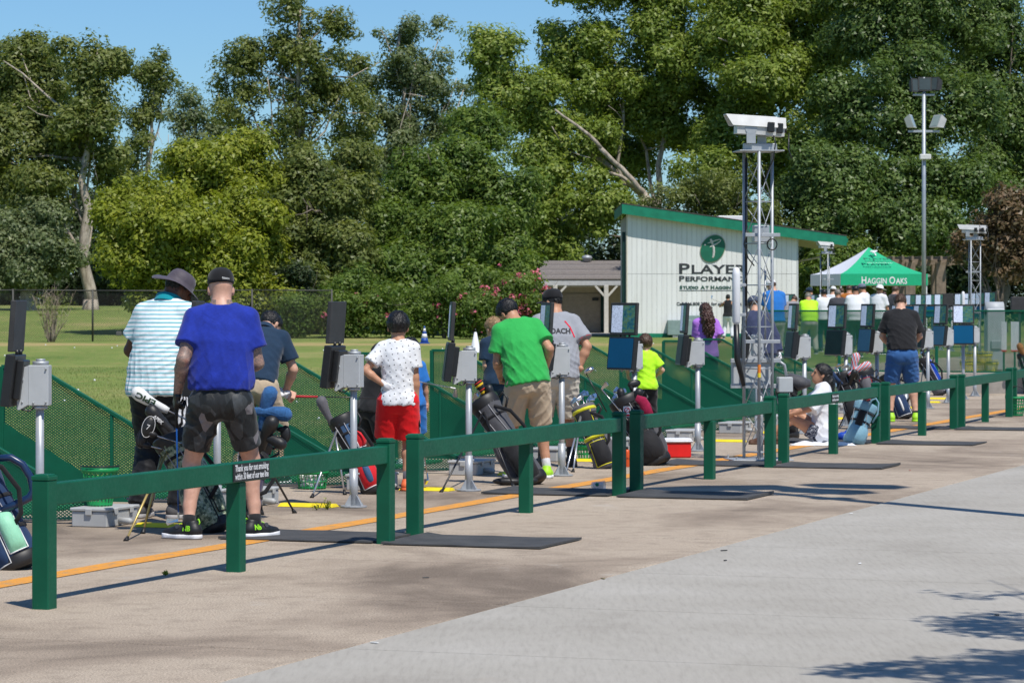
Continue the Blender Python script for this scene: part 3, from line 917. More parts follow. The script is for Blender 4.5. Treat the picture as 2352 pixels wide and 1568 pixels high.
# notices on the rails
LBLACK = M("notice_black", (0.012, 0.012, 0.013), 0.5); LWHITE = M("letter_white", (0.78, 0.78, 0.78), 0.6)
def notice(k, at_px, wd, ht, lines):
    root, yaw = RAILS[k]
    base = FW[k][0]
    d = Vector((math.cos(yaw), math.sin(yaw), 0)); nrm = Vector((d.y, -d.x, 0))     # towards the walkway
    target = G(*at_px)
    s = (target - base).dot(d)
    c = d * s + nrm * 0.040 + Vector((0, 0, RAILH - 0.075))
    b = MB()
    b.box(c, (wd, 0.006, ht), Matrix.Rotation(yaw, 3, 'Z'))
    nb = b.build("notice", LBLACK, root)
    for i, (tx, zz, hh) in enumerate(lines):
        put_text(tx, hh, c + nrm * 0.0045 + d * (-wd * 0.46) + Vector((0, 0, zz)), d, (0, 0, 1), LWHITE, nb, width=wd * 0.92, bold=0.0012)
notice(0, (553, 1309), 0.50, 0.104, [("Thank you for not smoking", 0.008, 0.054), ("within 30 feet of our tee line", -0.040, 0.054)])
notice(3, (1930, 1040), 0.34, 0.085, [("Thank you for not smoking", 0.010, 0.034), ("within 30 feet of our tee line", -0.030, 0.034)])

# ------------------------------------------------------------------ expanded-metal mesh
def clip_line(poly, a, d):
    """Intervals of line a + t d inside a convex polygon (2-D)."""
    t0, t1 = -1e9, 1e9
    n = len(poly)
    for i in range(n):
        p, q = poly[i], poly[(i + 1) % n]
        ex, ey = q[0] - p[0], q[1] - p[1]
        nx, ny = -ey, ex                       # inside is left for ccw
        num = (a[0] - p[0]) * nx + (a[1] - p[1]) * ny
        den = d[0] * nx + d[1] * ny
        if abs(den) < 1e-9:
            if num < 0: return None
            continue
        t = -num / den
        if den > 0: t0 = max(t0, t)
        else: t1 = min(t1, t)
    return (t0, t1) if t1 - t0 > 1e-4 else None
def mesh_panel(poly, dw=0.033, dh=0.022, sw=0.0070, th=0.003):
    """Diamond mesh filling a convex polygon given in (s, z); returns verts, faces in (s, depth, z)."""
    V, F = [], []
    xs_ = [p[0] for p in poly]; zs_ = [p[1] for p in poly]
    L = math.hypot(dw, dh)
    for sgn in (1, -1):
        d = (dw / L, sgn * dh / L)
        nrm = (-d[1], d[0])
        c = [p[0] * nrm[0] + p[1] * nrm[1] for p in poly]
        step = dw * dh / L
        k0, k1 = math.floor(min(c) / step), math.ceil(max(c) / step)
        for k in range(k0, k1 + 1):
            a = (nrm[0] * k * step, nrm[1] * k * step)
            r = clip_line(poly, a, d)
            if not r: continue
            p = (a[0] + d[0] * r[0], a[1] + d[1] * r[0]); q = (a[0] + d[0] * r[1], a[1] + d[1] * r[1])
            hx, hz = nrm[0] * sw / 2, nrm[1] * sw / 2
            b = len(V)
            y0, y1 = (-th, 0) if sgn > 0 else (0.0005, th)
            for (x, z) in ((p[0] - hx, p[1] - hz), (p[0] + hx, p[1] + hz), (q[0] + hx, q[1] + hz), (q[0] - hx, q[1] - hz)):
                V += [(x, y0, z), (x, y1, z)]
            F += [(b, b + 6, b + 4, b + 2), (b + 1, b + 3, b + 5, b + 7), (b, b + 2, b + 3, b + 1), (b + 4, b + 6, b + 7, b + 5), (b, b + 1, b + 7, b + 6), (b + 2, b + 4, b + 5, b + 3)]
    return V, F
# --- bay positions (foot of each monitor pole)
POLES = [(-2.99, 19.3), (-2.07, 21.4), (-1.226, 23.6), (-0.364, 25.7), (0.457, 28.0), (1.225, 30.5), (2.0, 32.8), (2.82, 35.0), (3.58, 37.3), (4.35, 39.7), (5.03, 42.0), (5.72, 44.3), (6.36, 46.6), (7.06, 49.3), (7.58, 51.2), (8.05, 53.0)]
bay_of = ["beside the striped-shirt man", "beside the blue-shirted man", "behind the red and black kid's bag", "behind the boy in red shorts", "beside the green-shirted man", "in front of the boy in lime", "in front of the girl in purple",
          "behind the lattice tower", "behind the seated girl", "behind the red and navy headcovers", "beside the man in denim shorts", "past the man in denim shorts"]
# divider prototype: s runs out to the range, z up
DL, DH, DE, DF = 2.05, 1.07, 0.15, 0.30
prof = [(0, 0.03), (DL, 0.03), (DL, DH), (DL - DF, DH), (0, DE)]
V, F = mesh_panel(prof)
dproto = thing("bay_divider", "x", "divider", (0, 0, 0))
b = MB(); b.add(V, F)
mo = b.build("mesh_panel", DGREEN, dproto, fixn=False, kind="stuff")
b = MB(); b.smooth = False
for p, q, rr in (((DL - DF, DH), (0, DE), 0.016), ((DL, DH), (DL - DF, DH), 0.016), ((DL, 0), (DL, DH), 0.02), ((0, 0), (0, DE), 0.018), ((DL * 0.52, 0.03), (DL * 0.52, DE + (DH - DE) * 0.52 * DL / (DL - DF)), 0.012)):
    pv, qv = Vector((p[0], 0, p[1])), Vector((q[0], 0, q[1]))
    ang = math.atan2(q[1] - p[1], q[0] - p[0])
    b.box((pv + qv) / 2, ((qv - pv).length, rr * 2, rr * 1.8), Matrix.Rotation(-ang, 3, 'Y'), 0.002)
b.build("frame", DGREEN, dproto)
b = MB()
b.prism([(DL - 0.02, 0.010, 0.0), (DL - 0.02, 0.010, 0.62), (DL - 1.16, 0.010, 0.0)], (0, 0.004, 0))
b.build("kick_plate", DGREEN, dproto)
b = MB(); b.smooth = True
b.tube([(-0.05, -0.03, 0.05), (0.25, -0.03, 0.028), (0.8, -0.03, 0.02), (DL * 0.9, -0.03, 0.02)], 0.014, 7)
b.build("conduit", STEEL, dproto)
first = True
dl_names = ["beside the basket on the grey box", "hung behind the camo golf bag", "behind the basket full of balls", "behind the boy in the printed shirt", "behind the black stand bag", "behind the boy in lime", "behind the girl in purple", "behind the lattice tower",
            "behind the seated girl", "behind the navy bag with red headcovers", "beside the man in denim shorts", "behind the black and blue bag", "before the kerb wall"]
for i in range(1, 13):
    o = dproto if first else copy_tree(dproto)
    first = False
    px, py = POLES[i]
    q = Vector((px, py, 0)) + NDIR * 1.02
    o.location = q
    o.rotation_euler = (0, 0, math.atan2(NDIR.y, NDIR.x) + random.uniform(-0.012, 0.012))
    tag(o, "sloping green mesh bay divider " + dl_names[i - 1], "divider", "green mesh dividers between the bays")
# turf hitting mats in the bays
TURF = M("green_turf_mat", (0.012, 0.16, 0.055), 0.95, 0, 0.35, 60, bmp=0.8, bscale=300)
for i in range(1, 13):
    px, py = POLES[i]
    c = Vector((px, py, 0)) + NDIR * 2.55 + TDIR * 1.15
    b = MB(); b.box((c.x, c.y, 0.016), (1.5, 1.3, 0.028), TANG, 0.006)
    tag(b.build("hitting_mat", TURF), "green turf mat in the bay " + dl_names[i - 1], "mat", "turf hitting mats in the bays")

# ------------------------------------------------------------------ monitor poles
def screen_mat(name, seed, bright=1.0):
    m, t, p = nt(name)
    v = coords(t, "Generated")
    sep = t.nodes.new("ShaderNodeSeparateXYZ"); t.links.new(v, sep.inputs[0])
    left = mathn(t, 'LESS_THAN', sep.outputs[0], 0.47)
    # data column: rows of small dark figures on a pale ground
    br = t.nodes.new("ShaderNodeTexBrick")
    br.inputs["Scale"].default_value = 6.0; br.inputs["Mortar Size"].default_value = 0.075; br.inputs["Bias"].default_value = 0.25
    br.inputs["Color1"].default_value = (0.03, 0.035, 0.05, 1); br.inputs["Color2"].default_value = (0.55, 0.62, 0.76, 1); br.inputs["Mortar"].default_value = (0.58, 0.65, 0.80, 1)
    mp = t.nodes.new("ShaderNodeMapping"); mp.inputs["Scale"].default_value = (1.3, 0.6, 0.9); mp.inputs["Rotation"].default_value = (R(90), 0, 0)
    t.links.new(v, mp.inputs[0]); t.links.new(mp.outputs[0], br.inputs[0])
    pic = noise(t, coords(t, "Generated", scale=(1, 1, 1.4), loc=(seed, 0, seed)), 7.0, 5, 0.7)
    pc = ramp(t, pic, [(0.3, (0.01, 0.03, 0.05)), (0.45, (0.02, 0.12, 0.16)), (0.55, (0.09, 0.16, 0.04)), (0.66, (0.03, 0.19, 0.34)), (0.78, (0.5, 0.36, 0.10))])
    col = mixc(t, left, pc, br.outputs[0])
    t.links.new(col, p.inputs["Base Color"])
    p.inputs["Roughness"].default_value = 0.5; p.inputs['Specular IOR Level'].default_value = 0.15
    t.links.new(col, p.inputs["Emission Color"])
    p.inputs["Emission Strength"].default_value = 0.26 * bright
    return m
SCREENS = [screen_mat("screen_picture_a", 1.3), screen_mat("screen_picture_b", 4.1)]
BLUEPANEL = M("blue_touch_panel", (0.004, 0.085, 0.19), 0.4, 0.0, 0.06, 3, spec=0.2)
DARKPANEL = M("dark_touch_panel", (0.010, 0.026, 0.024), 0.45, 0.0, 0.2, 5, spec=0.15)
TEALPANEL = M("teal_touch_panel", (0.05, 0.16, 0.25), 0.4, 0.0, 0.1, 3, spec=0.2)
BOLT = {}
def monitor(label, loc, normal_deg, screen=0, panel=None, dz=0.0, group="monitor poles along the tees", tilt=0.12):
    """normal_deg: where the screens face, 0 = towards -Y (the walkway), positive turns them towards the range."""
    root = thing("monitor_pole", label, "monitor", (loc[0], loc[1], dz), group=group)
    b = MB(); b.smooth = True
    b.tube([(0, 0, 0.0), (0, 0, 0.93)], 0.0265, 14)
    b.tube([(0, 0, 0.01), (0, 0, 0.30)], 0.033, 14)
    b.tube([(0, 0, 0.905), (0, 0, 0.925)], 0.05, 14)
    b.smooth = False
    b.tube([(0.033, 0, 0.26), (0.045, 0, 0.26)], 0.008, 6)
    b.build("pole", GREYPOLE, root)
    b = MB()
    b.lathe([(0.105, 0.004), (0.105, 0.014), (0.04, 0.016)], n=14)
    for k in range(4):
        a = math.pi / 4 + k * math.pi / 2
        d = Vector((math.cos(a), math.sin(a), 0)); e = Vector((-d.y, d.x, 0)) * 0.003
        b.prism([d * 0.03 - e + Vector((0, 0, 0.014)), d * 0.098 - e + Vector((0, 0, 0.014)), d * 0.045 - e + Vector((0, 0, 0.085)), d * 0.03 - e + Vector((0, 0, 0.1))], e * 2)
        q = d * 0.085
        b.tube([(q.y, -q.x, 0.014), (q.y, -q.x, 0.028)], 0.008, 6)
    b.build("base_flange", GREYPOLE, root)
    # head faces along -y of this frame
    hd = Matrix.Rotation(-R(normal_deg), 4, 'Z')
    b = MB(); b.M = hd
    b.box((0, 0.0, 1.055), (0.115, 0.13, 0.255), None, 0.004)
    sl = 0.004
    for sx in (-1, 1):
        b.prism([(sx * 0.0595, -0.062, 0.935), (sx * 0.0595, -0.120, 0.90), (sx * 0.0595, -0.135, 0.905), (sx * 0.0595, -0.115, 1.165), (sx * 0.0595, -0.062, 1.18)], (sx * sl, 0, 0))
    hb = b.build("bracket_housing", GREYBOX, root)
    b = MB(); b.M = hd; b.smooth = True
    b.tube([(0, 0.005, 1.182), (0, 0.005, 1.208)], 0.052, 16)
    b.tube([(0, 0.005, 1.208), (0, 0.005, 1.222)], 0.030, 16)
    b.build("cap", STEEL, hb)
    if group.startswith("monitor poles"):
        for sx in (-1, 1):
            for yy, zz, rr in ((-0.104, 1.09, 0.014), (-0.10, 0.95, 0.006), (-0.03, 0.945, 0.006), (0.05, 1.16, 0.006), (0.05, 0.95, 0.006)):
                if BOLT.get(rr) is None:
                    q = MB(); q.smooth = True; q.tube([(-0.006, 0, 0), (0.008, 0, 0)], rr, 8)
                    BOLT[rr] = q.build("bolt", STEEL, hb)
                    bo1 = BOLT[rr]
                else:
                    bo1 = reuse("bolt", BOLT[rr], hb)
                bo1.matrix_local = hd @ Matrix.Translation((sx * 0.062, yy, zz))
    tl = Matrix.Translation((0, -0.155, 0.92)) @ Matrix.Rotation(-tilt, 4, 'X')
    b = MB(); b.M = hd @ tl
    b.box((0, -0.035, 0.165), (0.36, 0.062, 0.33), None, 0.006)
    b.box((0, 0.016, 0.175), (0.22, 0.045, 0.25), None, 0.006)
    lp = b.build("lower_panel", BLACKPL, root)
    b = MB(); b.M = hd @ tl
    b.box((0, -0.0675, 0.165), (0.325, 0.004, 0.295))
    b.build("touch_glass", panel or DARKPANEL, lp)
    for hx in (-0.06, 0.06):
        b = MB(); b.M = hd @ tl; b.smooth = True
        b.tube([(hx, -0.02, 0.325), (hx, -0.02, 0.36)], 0.012, 8)
        b.build("hinge", BLACKPL, lp)
    b = MB(); b.M = hd @ tl; b.smooth = True
    b.tube([(0.02, 0.02, 0.03), (0.05, 0.05, -0.01), (0.05, 0.10, -0.015), (0.03, 0.14, 0.02)], 0.006, 6)
    b.build("cable", BLACKPL, lp)
    t2 = Matrix.Translation((0, -0.155, 0.92)) @ Matrix.Rotation(-tilt * 0.55, 4, 'X')
    b = MB(); b.M = hd @ t2
    b.box((0, -0.022, 0.51), (0.365, 0.034, 0.325), None, 0.005)
    us = b.build("display", BLACKMAT, root)
    me = bpy.data.meshes.new("screen")
    q = [(-0.158, -0.0405, 0.375), (0.158, -0.0405, 0.375), (0.158, -0.0405, 0.645), (-0.158, -0.0405, 0.645)]
    me.from_pydata(q, [], [(0, 1, 2, 3)])
    so = link_mesh("screen", me, SCREENS[screen], us)
    so.matrix_local = hd @ t2
    return root
PANG = [92, 94, 105, 86, 76, 46, 84, 92, 80, 58, 68, 80, 70, 64, 8, 70]
PPAN = [None, None, None, DARKPANEL, DARKPANEL, BLUEPANEL, DARKPANEL, None, DARKPANEL, DARKPANEL, TEALPANEL, BLUEPANEL, DARKPANEL, TEALPANEL, BLUEPANEL, DARKPANEL]
PLAB = ["monitor pole seen edge-on above the navy and mint bag", "monitor pole hidden between the two men at the camo bag", "monitor pole showing its black back beside the boy in red shorts", "monitor pole seen edge-on before the black stand bag",
        "monitor pole between the green-shirted man and the coach", "monitor pole with bright screen and blue panel before the boy in lime", "monitor pole seen edge-on before the girl in purple", "monitor pole behind the lattice tower",
        "monitor pole behind the seated girl's bag", "monitor pole with dark panel above the red headcovers", "monitor pole with teal panel beside the man in denim shorts", "monitor pole behind the man in denim shorts",
        "monitor pole past the man in denim shorts", "monitor pole with teal panel before the mesh end fence", "monitor pole with screen facing the walkway before the end fence", "last monitor pole before the kerb wall"]
for i, (px, py) in enumerate(POLES):
    monitor(PLAB[i], (px, py), PANG[i], i % 2, PPAN[i])
# far row of monitors on the raised deck
far_z = [405, 480, 555, 640, 725, 805, 905, 1005, 1070, 1160, 1215, 1300]
far_a = [35, 30, 40, 25, 15, 12, 150, 25, 20, 45, 60, 50]
far_l = ['far-row screen beside the man in charcoal', 'far-row screen next to the one beside the man in charcoal'] + ['far-row screen facing the walkway between floodlight pole and tent'] * 2 + ['far-row screen just behind the floodlight pole'] * 2 + ['far-row monitor turned to show its black back'] + ['far-row screen past the back-turned monitor'] * 3 + ['far-row screen turned aside near the brown shrub', 'last turned-aside screen of the far row by the brown shrub']
far_Y = [92, 91, 90, 89, 88, 86, 84, 82, 80, 78, 76, 74]
for i, z in enumerate(far_z):
    x = (3200 + z * 0.408) / 1.6327
    Y = far_Y[i]
    monitor(far_l[i], ((x - CX) * Y / FPX, Y), far_a[i], i % 2, BLUEPANEL, UP_DECK, "far row of monitors", 0.06)
for x, Y, a in ((1818, 88, 30), (1882, 90, 60)):
    monitor("far tee screen above the man in grey polo" if a == 30 else "far tee screen beside the tent's white leg", ((x - CX) * Y / FPX, Y), a, 0, BLUEPANEL, UP_DECK, "monitors by the studio tees", 0.06)

# ------------------------------------------------------------------ mesh end fence on the kerb
ef = thing("mesh_end_fence", "tall green mesh fence standing on the kerb wall", "fence", W(U_END + 0.17, 0, UP_DECK + 0.02), math.atan2(NDIR.y, NDIR.x))
s0_, s1_ = -3.4, 7.3
V, F = mesh_panel([(s0_, 0.05), (s1_, 0.05), (s1_, 1.13), (s0_, 1.13)], 0.044, 0.030, 0.0088)
b = MB(); b.add(V, F)
b.build("mesh_panel", DGREEN, ef, fixn=False, kind="stuff")
b = MB(); b.box(((s0_ + s1_) / 2, 0, 1.13), (s1_ - s0_, 0.035, 0.03), None, 0.003); b.build("top_rail", DGREEN, ef)
b = MB(); b.box(((s0_ + s1_) / 2, 0, 0.035), (s1_ - s0_, 0.035, 0.03), None, 0.003); b.build("bottom_rail", DGREEN, ef)
k = s0_
while k <= s1_ + 0.01:
    b = MB(); b.box((k, 0.012, 0.565), (0.05, 0.05, 1.14), None, 0.004); b.build("post", DGREEN, ef)
    k += 1.8
# ------------------------------------------------------------------ lattice camera tower
CAMW = M('camera_shell_white', (0.56, 0.56, 0.55), 0.45)
def tower(label, base, H_, yaw, side=0.285, cams=True, detail=True):
    root = thing("camera_tower", label, "tower", base, yaw, group="lattice camera towers")
    r = side / math.sqrt(3)
    legs = [Vector((r * math.cos(a), r * math.sin(a), 0)) for a in (R(-100), R(20), R(140))]
    for q in legs:
        b = MB(); b.smooth = True
        b.tube([(q.x, q.y, 0.02), (q.x, q.y, H_)], 0.0165, 10)
        b.build("leg", STEEL, root)
    n = int(H_ / 0.42)
    st = (H_ - 0.16) / n
    for i in range(3):
        p, q = legs[i], legs[(i + 1) % 3]
        b = MB(); b.smooth = True
        for k in range(n):
            z0, z1 = 0.08 + k * st, 0.08 + (k + 1) * st
            b.tube([(p.x, p.y, z0), (q.x, q.y, z0)], 0.006, 5)
            b.tube([(p.x, p.y, z0 + 0.02), (q.x, q.y, z1 - 0.02)], 0.005, 5)
            if i == 0: b.tube([(q.x, q.y, z0 + 0.02), (p.x, p.y, z1 - 0.02)], 0.005, 5)
        b.build("lattice_bracing", STEEL, root)
    b = MB(); b.box((0, 0, 0.008), (0.62, 0.5, 0.016), None, 0.003)
    for sx in (-1, 1):
        for sy in (-1, 1):
            b.tube([(sx * 0.27, sy * 0.21, 0.016), (sx * 0.27, sy * 0.21, 0.045)], 0.009, 6)
    b.build("base_plate", STEEL, root)
    b = MB()
    b.box((0, 0, H_ + 0.008), (0.46, 0.36, 0.012), None, 0.002)
    b.box((0.0, -0.06, H_ + 0.05), (0.34, 0.06, 0.07), None, 0.006)
    b.box((0.06, 0.09, H_ + 0.05), (0.30, 0.06, 0.07), None, 0.006)
    b.build("top_plate", STEEL, root)
    # two camera housings, long way roughly along x
    for k, (yy, xx, tilt, Lh, nm) in enumerate(((-0.07, -0.05, R(-3), 0.40, "camera_housing"), (0.11, 0.10, R(-3), 0.36, "camera_housing"))):
        cm = Matrix.Translation((xx, yy, H_ + 0.25)) @ Matrix.Rotation(-tilt, 4, 'Y') @ Matrix.Diagonal((1.0, 1.3, 1.45, 1.0))
        b = MB(); b.M = cm
        prof = [(-0.062, -0.055), (0.062, -0.055), (0.070, 0.02), (0.045, 0.062), (-0.045, 0.062), (-0.070, 0.02)]
        b.prism([(-Lh / 2, p[0], p[1]) for p in prof], (Lh, 0, 0))
        ho = b.build(nm, CAMW, root)
        b = MB(); b.M = cm                                   # sun hood over the housing
        hp = [(-0.082, 0.0), (-0.052, 0.076), (0.052, 0.076), (0.082, 0.0), (0.076, 0.0), (0.049, 0.070), (-0.049, 0.070), (-0.076, 0.0)]
        top = [(-Lh / 2 - 0.15, p[0], p[1] + (0.0 if p[1] > 0.05 else 0.01)) for p in hp]
        for j in range(7):
            a_, c_ = hp[j], hp[j + 1]
        for j, (u0, u1) in enumerate(((0, 1), (1, 2), (2, 3))):
            A, B = hp[u0], hp[u1]
            A2, B2 = hp[7 - u0], hp[7 - u1]
            cut = 0.07
            xA = -Lh / 2 - 0.12 + (cut if A[1] < 0.05 else 0); xB = -Lh / 2 - 0.12 + (cut if B[1] < 0.05 else 0)
            b.add([(xA, A[0], A[1]), (xB, B[0], B[1]), (Lh / 2 + 0.01, B[0], B[1]), (Lh / 2 + 0.01, A[0], A[1]), (xA, A2[0], A2[1]), (xB, B2[0], B2[1]), (Lh / 2 + 0.01, B2[0], B2[1]), (Lh / 2 + 0.01, A2[0], A2[1])],
                  [(0, 1, 2, 3), (4, 7, 6, 5), (0, 4, 5, 1), (3, 2, 6, 7)])
        b.build("sun_hood", CAMW, ho)
        b = MB(); b.M = cm
        b.tube([(Lh / 2, 0.01, 0.0), (Lh / 2 + 0.035, 0.01, 0.0)], 0.028, 10)
        b.box((Lh / 2 - 0.06, -0.082, 0.0), (0.07, 0.03, 0.07), None, 0.005)
        b.build("rear_connector", BLACKPL, ho)
        b = MB()
        b.box((xx - 0.06, yy - 0.085, H_ + 0.16), (0.095, 0.008, 0.16), None, 0.003)
        b.tube([(xx - 0.06, yy - 0.09, H_ + 0.235), (xx - 0.06, yy - 0.078, H_ + 0.235)], 0.062, 16)
        b.build("tilt_bracket", GREYPOLE, root)
    b = MB(); b.smooth = True
    b.tube([(0.12, -0.12, H_ + 0.2), (0.14, -0.16, H_ + 0.08), (0.12, -0.15, H_ - 0.08), (0.03, -0.1, H_ - 0.3)], 0.007, 6)
    b.tube([(0.34, 0.1, H_ + 0.2), (0.33, 0.08, H_ + 0.03), (0.36, 0.05, H_ - 0.06)], 0.007, 6)
    b.tube([(legs[2].x + 0.02, legs[2].y - 0.02, z) for z in (H_ - 0.05, H_ * 0.75, H_ * 0.5)], 0.011, 6)
    b.build("cable", BLACKPL, root)
    # radio antenna on the range side
    b = MB(); b.smooth = True
    zb = H_ * (0.44 if detail else 0.36)
    b.tube([(-0.24, -0.05, zb), (-0.24, -0.05, zb + 0.03), (-0.24, -0.05, zb + 0.50), (-0.24, -0.05, zb + 0.56), (-0.24, -0.05, zb + 0.58)], [0.025, 0.042, 0.042, 0.034, 0.012], 12)
    b.build("antenna", WHITEPL, root)
    b = MB(); b.smooth = True
    b.tube([(-0.24, -0.05, zb), (-0.23, -0.05, zb - 0.35), (-0.16, -0.04, zb - 0.62)], [0.03, 0.032, 0.02], 10)
    b.build("antenna_cable_sleeve", BLACKPL, root)
    for zz in (zb + 0.1, zb + 0.4):
        b = MB(); b.box((-0.185, -0.03, zz), (0.10, 0.02, 0.03), None, 0.002); b.build("antenna_bracket", STEEL, root)
    for zz in (H_ * 0.73, H_ * 0.385):
        b = MB(); b.box((0.02, -0.11, zz), (0.36, 0.02, 0.036), None, 0.003); b.build("cross_strut", STEEL, root)
    if detail:
        b = MB()
        for zz in (0.745, 1.005):
            b.box((0.0, 0.13, zz), (0.52, 0.03, 0.042), None, 0.003)
            for k in range(6):
                pass
        b.build("unistrut", STEEL, root)
        b = MB(); b.box((-0.02, 0.20, 0.875), (0.42, 0.12, 0.30), None, 0.008); b.build("equipment_box", GREYBOX, root)
        b = MB(); b.box((0.02, 0.17, 1.16), (0.10, 0.10, 0.22), None, 0.01); b.build("power_supply", GREYBOX, root)
        b = MB(); b.box((0.30, 0.12, 0.76), (0.15, 0.11, 0.155), None, 0.008); b.build("junction_box", GREYBOX, root)
        b = MB(); b.smooth = True
        b.tube([(0.24, 0.13, 1.0), (0.30, 0.13, 0.96), (0.32, 0.13, 0.85)], 0.016, 8)
        b.tube([(0.32, 0.13, 0.68), (0.32, 0.13, 0.35), (0.28, 0.13, 0.08), (0.27, 0.13, 0.0)], 0.018, 8)
        b.tube([(0.10, 0.13, H_ * 0.62), (0.10, 0.13, 1.1)], 0.011, 8)
        b.tube([(0.06, 0.19, 0.72), (0.06, 0.19, 0.0)], 0.032, 10)
        b.build("conduit", STEEL, root)
        q = legs[0]
        b = MB(); b.tube([(q.x, q.y, 0.84), (q.x, q.y, 0.97)], 0.0175, 10); b.mi = 1
        b.tube([(q.x, q.y, 0.84), (q.x, q.y, 0.885)], 0.018, 10)
        b.build("warning_sticker", [M("sticker_orange", (0.75, 0.20, 0.02), 0.5, var=0.3, vscale=60), M("sticker_yellow", (0.85, 0.62, 0.03), 0.5)], root)
        b = MB(); b.box((0.03, 0.02, H_ * 0.735), (0.16, 0.10, 0.17), None, 0.006); b.build("power_supply", GREYPOLE, root)
        b = MB(); b.smooth = True
        cpt = [(0.13 + 0.05 * math.cos(a), -0.05, H_ * 0.70 + 0.055 * math.sin(a)) for a in np.linspace(0, 18, 60)]
        b.tube(cpt, 0.007, 5)
        b.tube([(-0.12, -0.02, H_ * 0.76), (-0.16, -0.05, H_ * 0.70), (-0.12, -0.06, H_ * 0.655), (-0.06, -0.08, H_ * 0.63)], 0.007, 5)
        b.build("cable_coil", BLACKPL, root)
    return root
tb = G(1742, 1056)
tower("tall lattice tower with white camera housings behind the rail", (tb.x, tb.y, 0), 3.12, R(8))
p = PT(2236, 700, 73)
tower("small camera tower behind the far row of monitors", (p.x, 73, UP_DECK), 2.82, R(-20), detail=False)
p = PT(1897, 700, 92)
tower("camera tower half hidden by the canopy tent", (p.x, 92, UP_DECK), 2.82, R(25), detail=False)

# ------------------------------------------------------------------ white studio building
YB = 125.0
sB = FPX / YB
def bx(x): return (x - CX) / sB
def bz(y): return H_EYE - (y - HY) / sB
def mat_siding():
    m, t, p = nt("white_siding_paint")
    v = coords(t)
    a = noise(t, coords(t, scale=(1, 1, 0.3)), 1.2, 5, 0.6)
    sp = noise(t, v, 7.0, 5, 0.7)
    b = ramp(t, a, [(0.3, (0.74, 0.725, 0.695)), (0.7, (0.85, 0.84, 0.815))])
    b = mixc(t, ramp(t, sp, [(0.66, (0, 0, 0)), (0.72, (0.8, 0.8, 0.8))]), b, (0.28, 0.25, 0.21))
    b = mixc(t, ramp(t, noise(t, coords(t, scale=(2.2, 1, 0.12)), 2.5, 5, 0.7), [(0.52, (0, 0, 0)), (0.75, (0.4, 0.4, 0.4))]), b, (0.50, 0.475, 0.43))
    t.links.new(b, p.inputs["Base Color"]); p.inputs["Roughness"].default_value = 0.75
    bump(t, p, noise(t, coords(t, scale=(6, 6, 0.3)), 9, 3, 0.6), 0.2, 0.01)
    return m
SIDING = mat_siding()
TRIMG = painted("green_trim_paint", (0.012, 0.20, 0.115), 0.5, (0.08, 0.2, 0.14), 0.78)
TRIMD = painted("dark_green_door_paint", (0.006, 0.035, 0.030), 0.5, (0.03, 0.05, 0.045), 0.8)
bl = thing("studio_building", "white sided studio with green sloping roof and round logo", "building", (bx(1440), YB, UP_DECK - 0.02))
bo = Vector(bl.location)
x0, x1 = 0.0, bx(1830) - bx(1440)
zt = lambda x: (bz(492) - bo.z) + ((bz(548) - bz(492)) / (bx(1830) - bx(1440))) * x     # underside of the roof
DEP = 9.0
b = MB()
b.add([(x0 + 0.06, 0.02, 0), (x1 - 0.06, 0.02, 0), (x1 - 0.06, 0.02, zt(x1)), (x0 + 0.06, 0.02, zt(x0)), (x0 + 0.06, DEP, 0), (x1 - 0.06, DEP, 0), (x1 - 0.06, DEP, zt(x1)), (x0 + 0.06, DEP, zt(x0))],
      [(0, 1, 2, 3), (5, 4, 7, 6), (0, 4, 5, 1), (3, 2, 6, 7), (0, 3, 7, 4), (1, 5, 6, 2)])
b.build("wall", M("wall_core", (0.42, 0.41, 0.39), 0.9), bl)  # core coloured darker than the boards, standing in for shade in the grooves
# vertical siding boards, each its own piece, with grooves between
zj = bz(629) - bo.z
nb_ = 34
wb_ = (x1 - x0) / nb_
for i in range(nb_):
    a0, a1 = x0 + i * wb_ + 0.005, x0 + (i + 1) * wb_ - 0.005
    for lo, hi0, hi1 in ((0.16, zj - 0.008, zj - 0.008), (zj + 0.008, zt(a0), zt(a1))):
        q = MB()
        q.prism([(a0, 0.019, lo), (a1, 0.019, lo), (a1, 0.019, hi1), (a0, 0.019, hi0)], (0, -0.022 - random.uniform(0, 0.004), 0))
        q.build("siding_board", SIDING, bl)
b = MB(); b.box(((x0 + x1) / 2, -0.012, 0.075), (x1 - x0 + 0.05, 0.05, 0.16), None, 0.005); b.build("base_trim", TRIMG, bl)
b = MB(); b.box((x1 + 0.03, 0.03, zt(x1) / 2), (0.07, 0.10, zt(x1)), None, 0.005); b.build("corner_trim", M("corner_trim_pale", (0.55, 0.56, 0.56), 0.6), bl)
b = MB(); b.box((x0 - 0.0, 0.02, zt(0) / 2), (0.05, 0.08, zt(0)), None, 0.004); b.build("corner_trim", M("corner_trim_cream", (0.58, 0.53, 0.42), 0.7), bl)
b = MB(); b.box((x0 - 0.12, 0.35, zt(0) / 2 - 0.35), (0.13, 0.5, zt(0) - 0.75), None, 0.006); b.build("side_door_frame", TRIMD, bl)
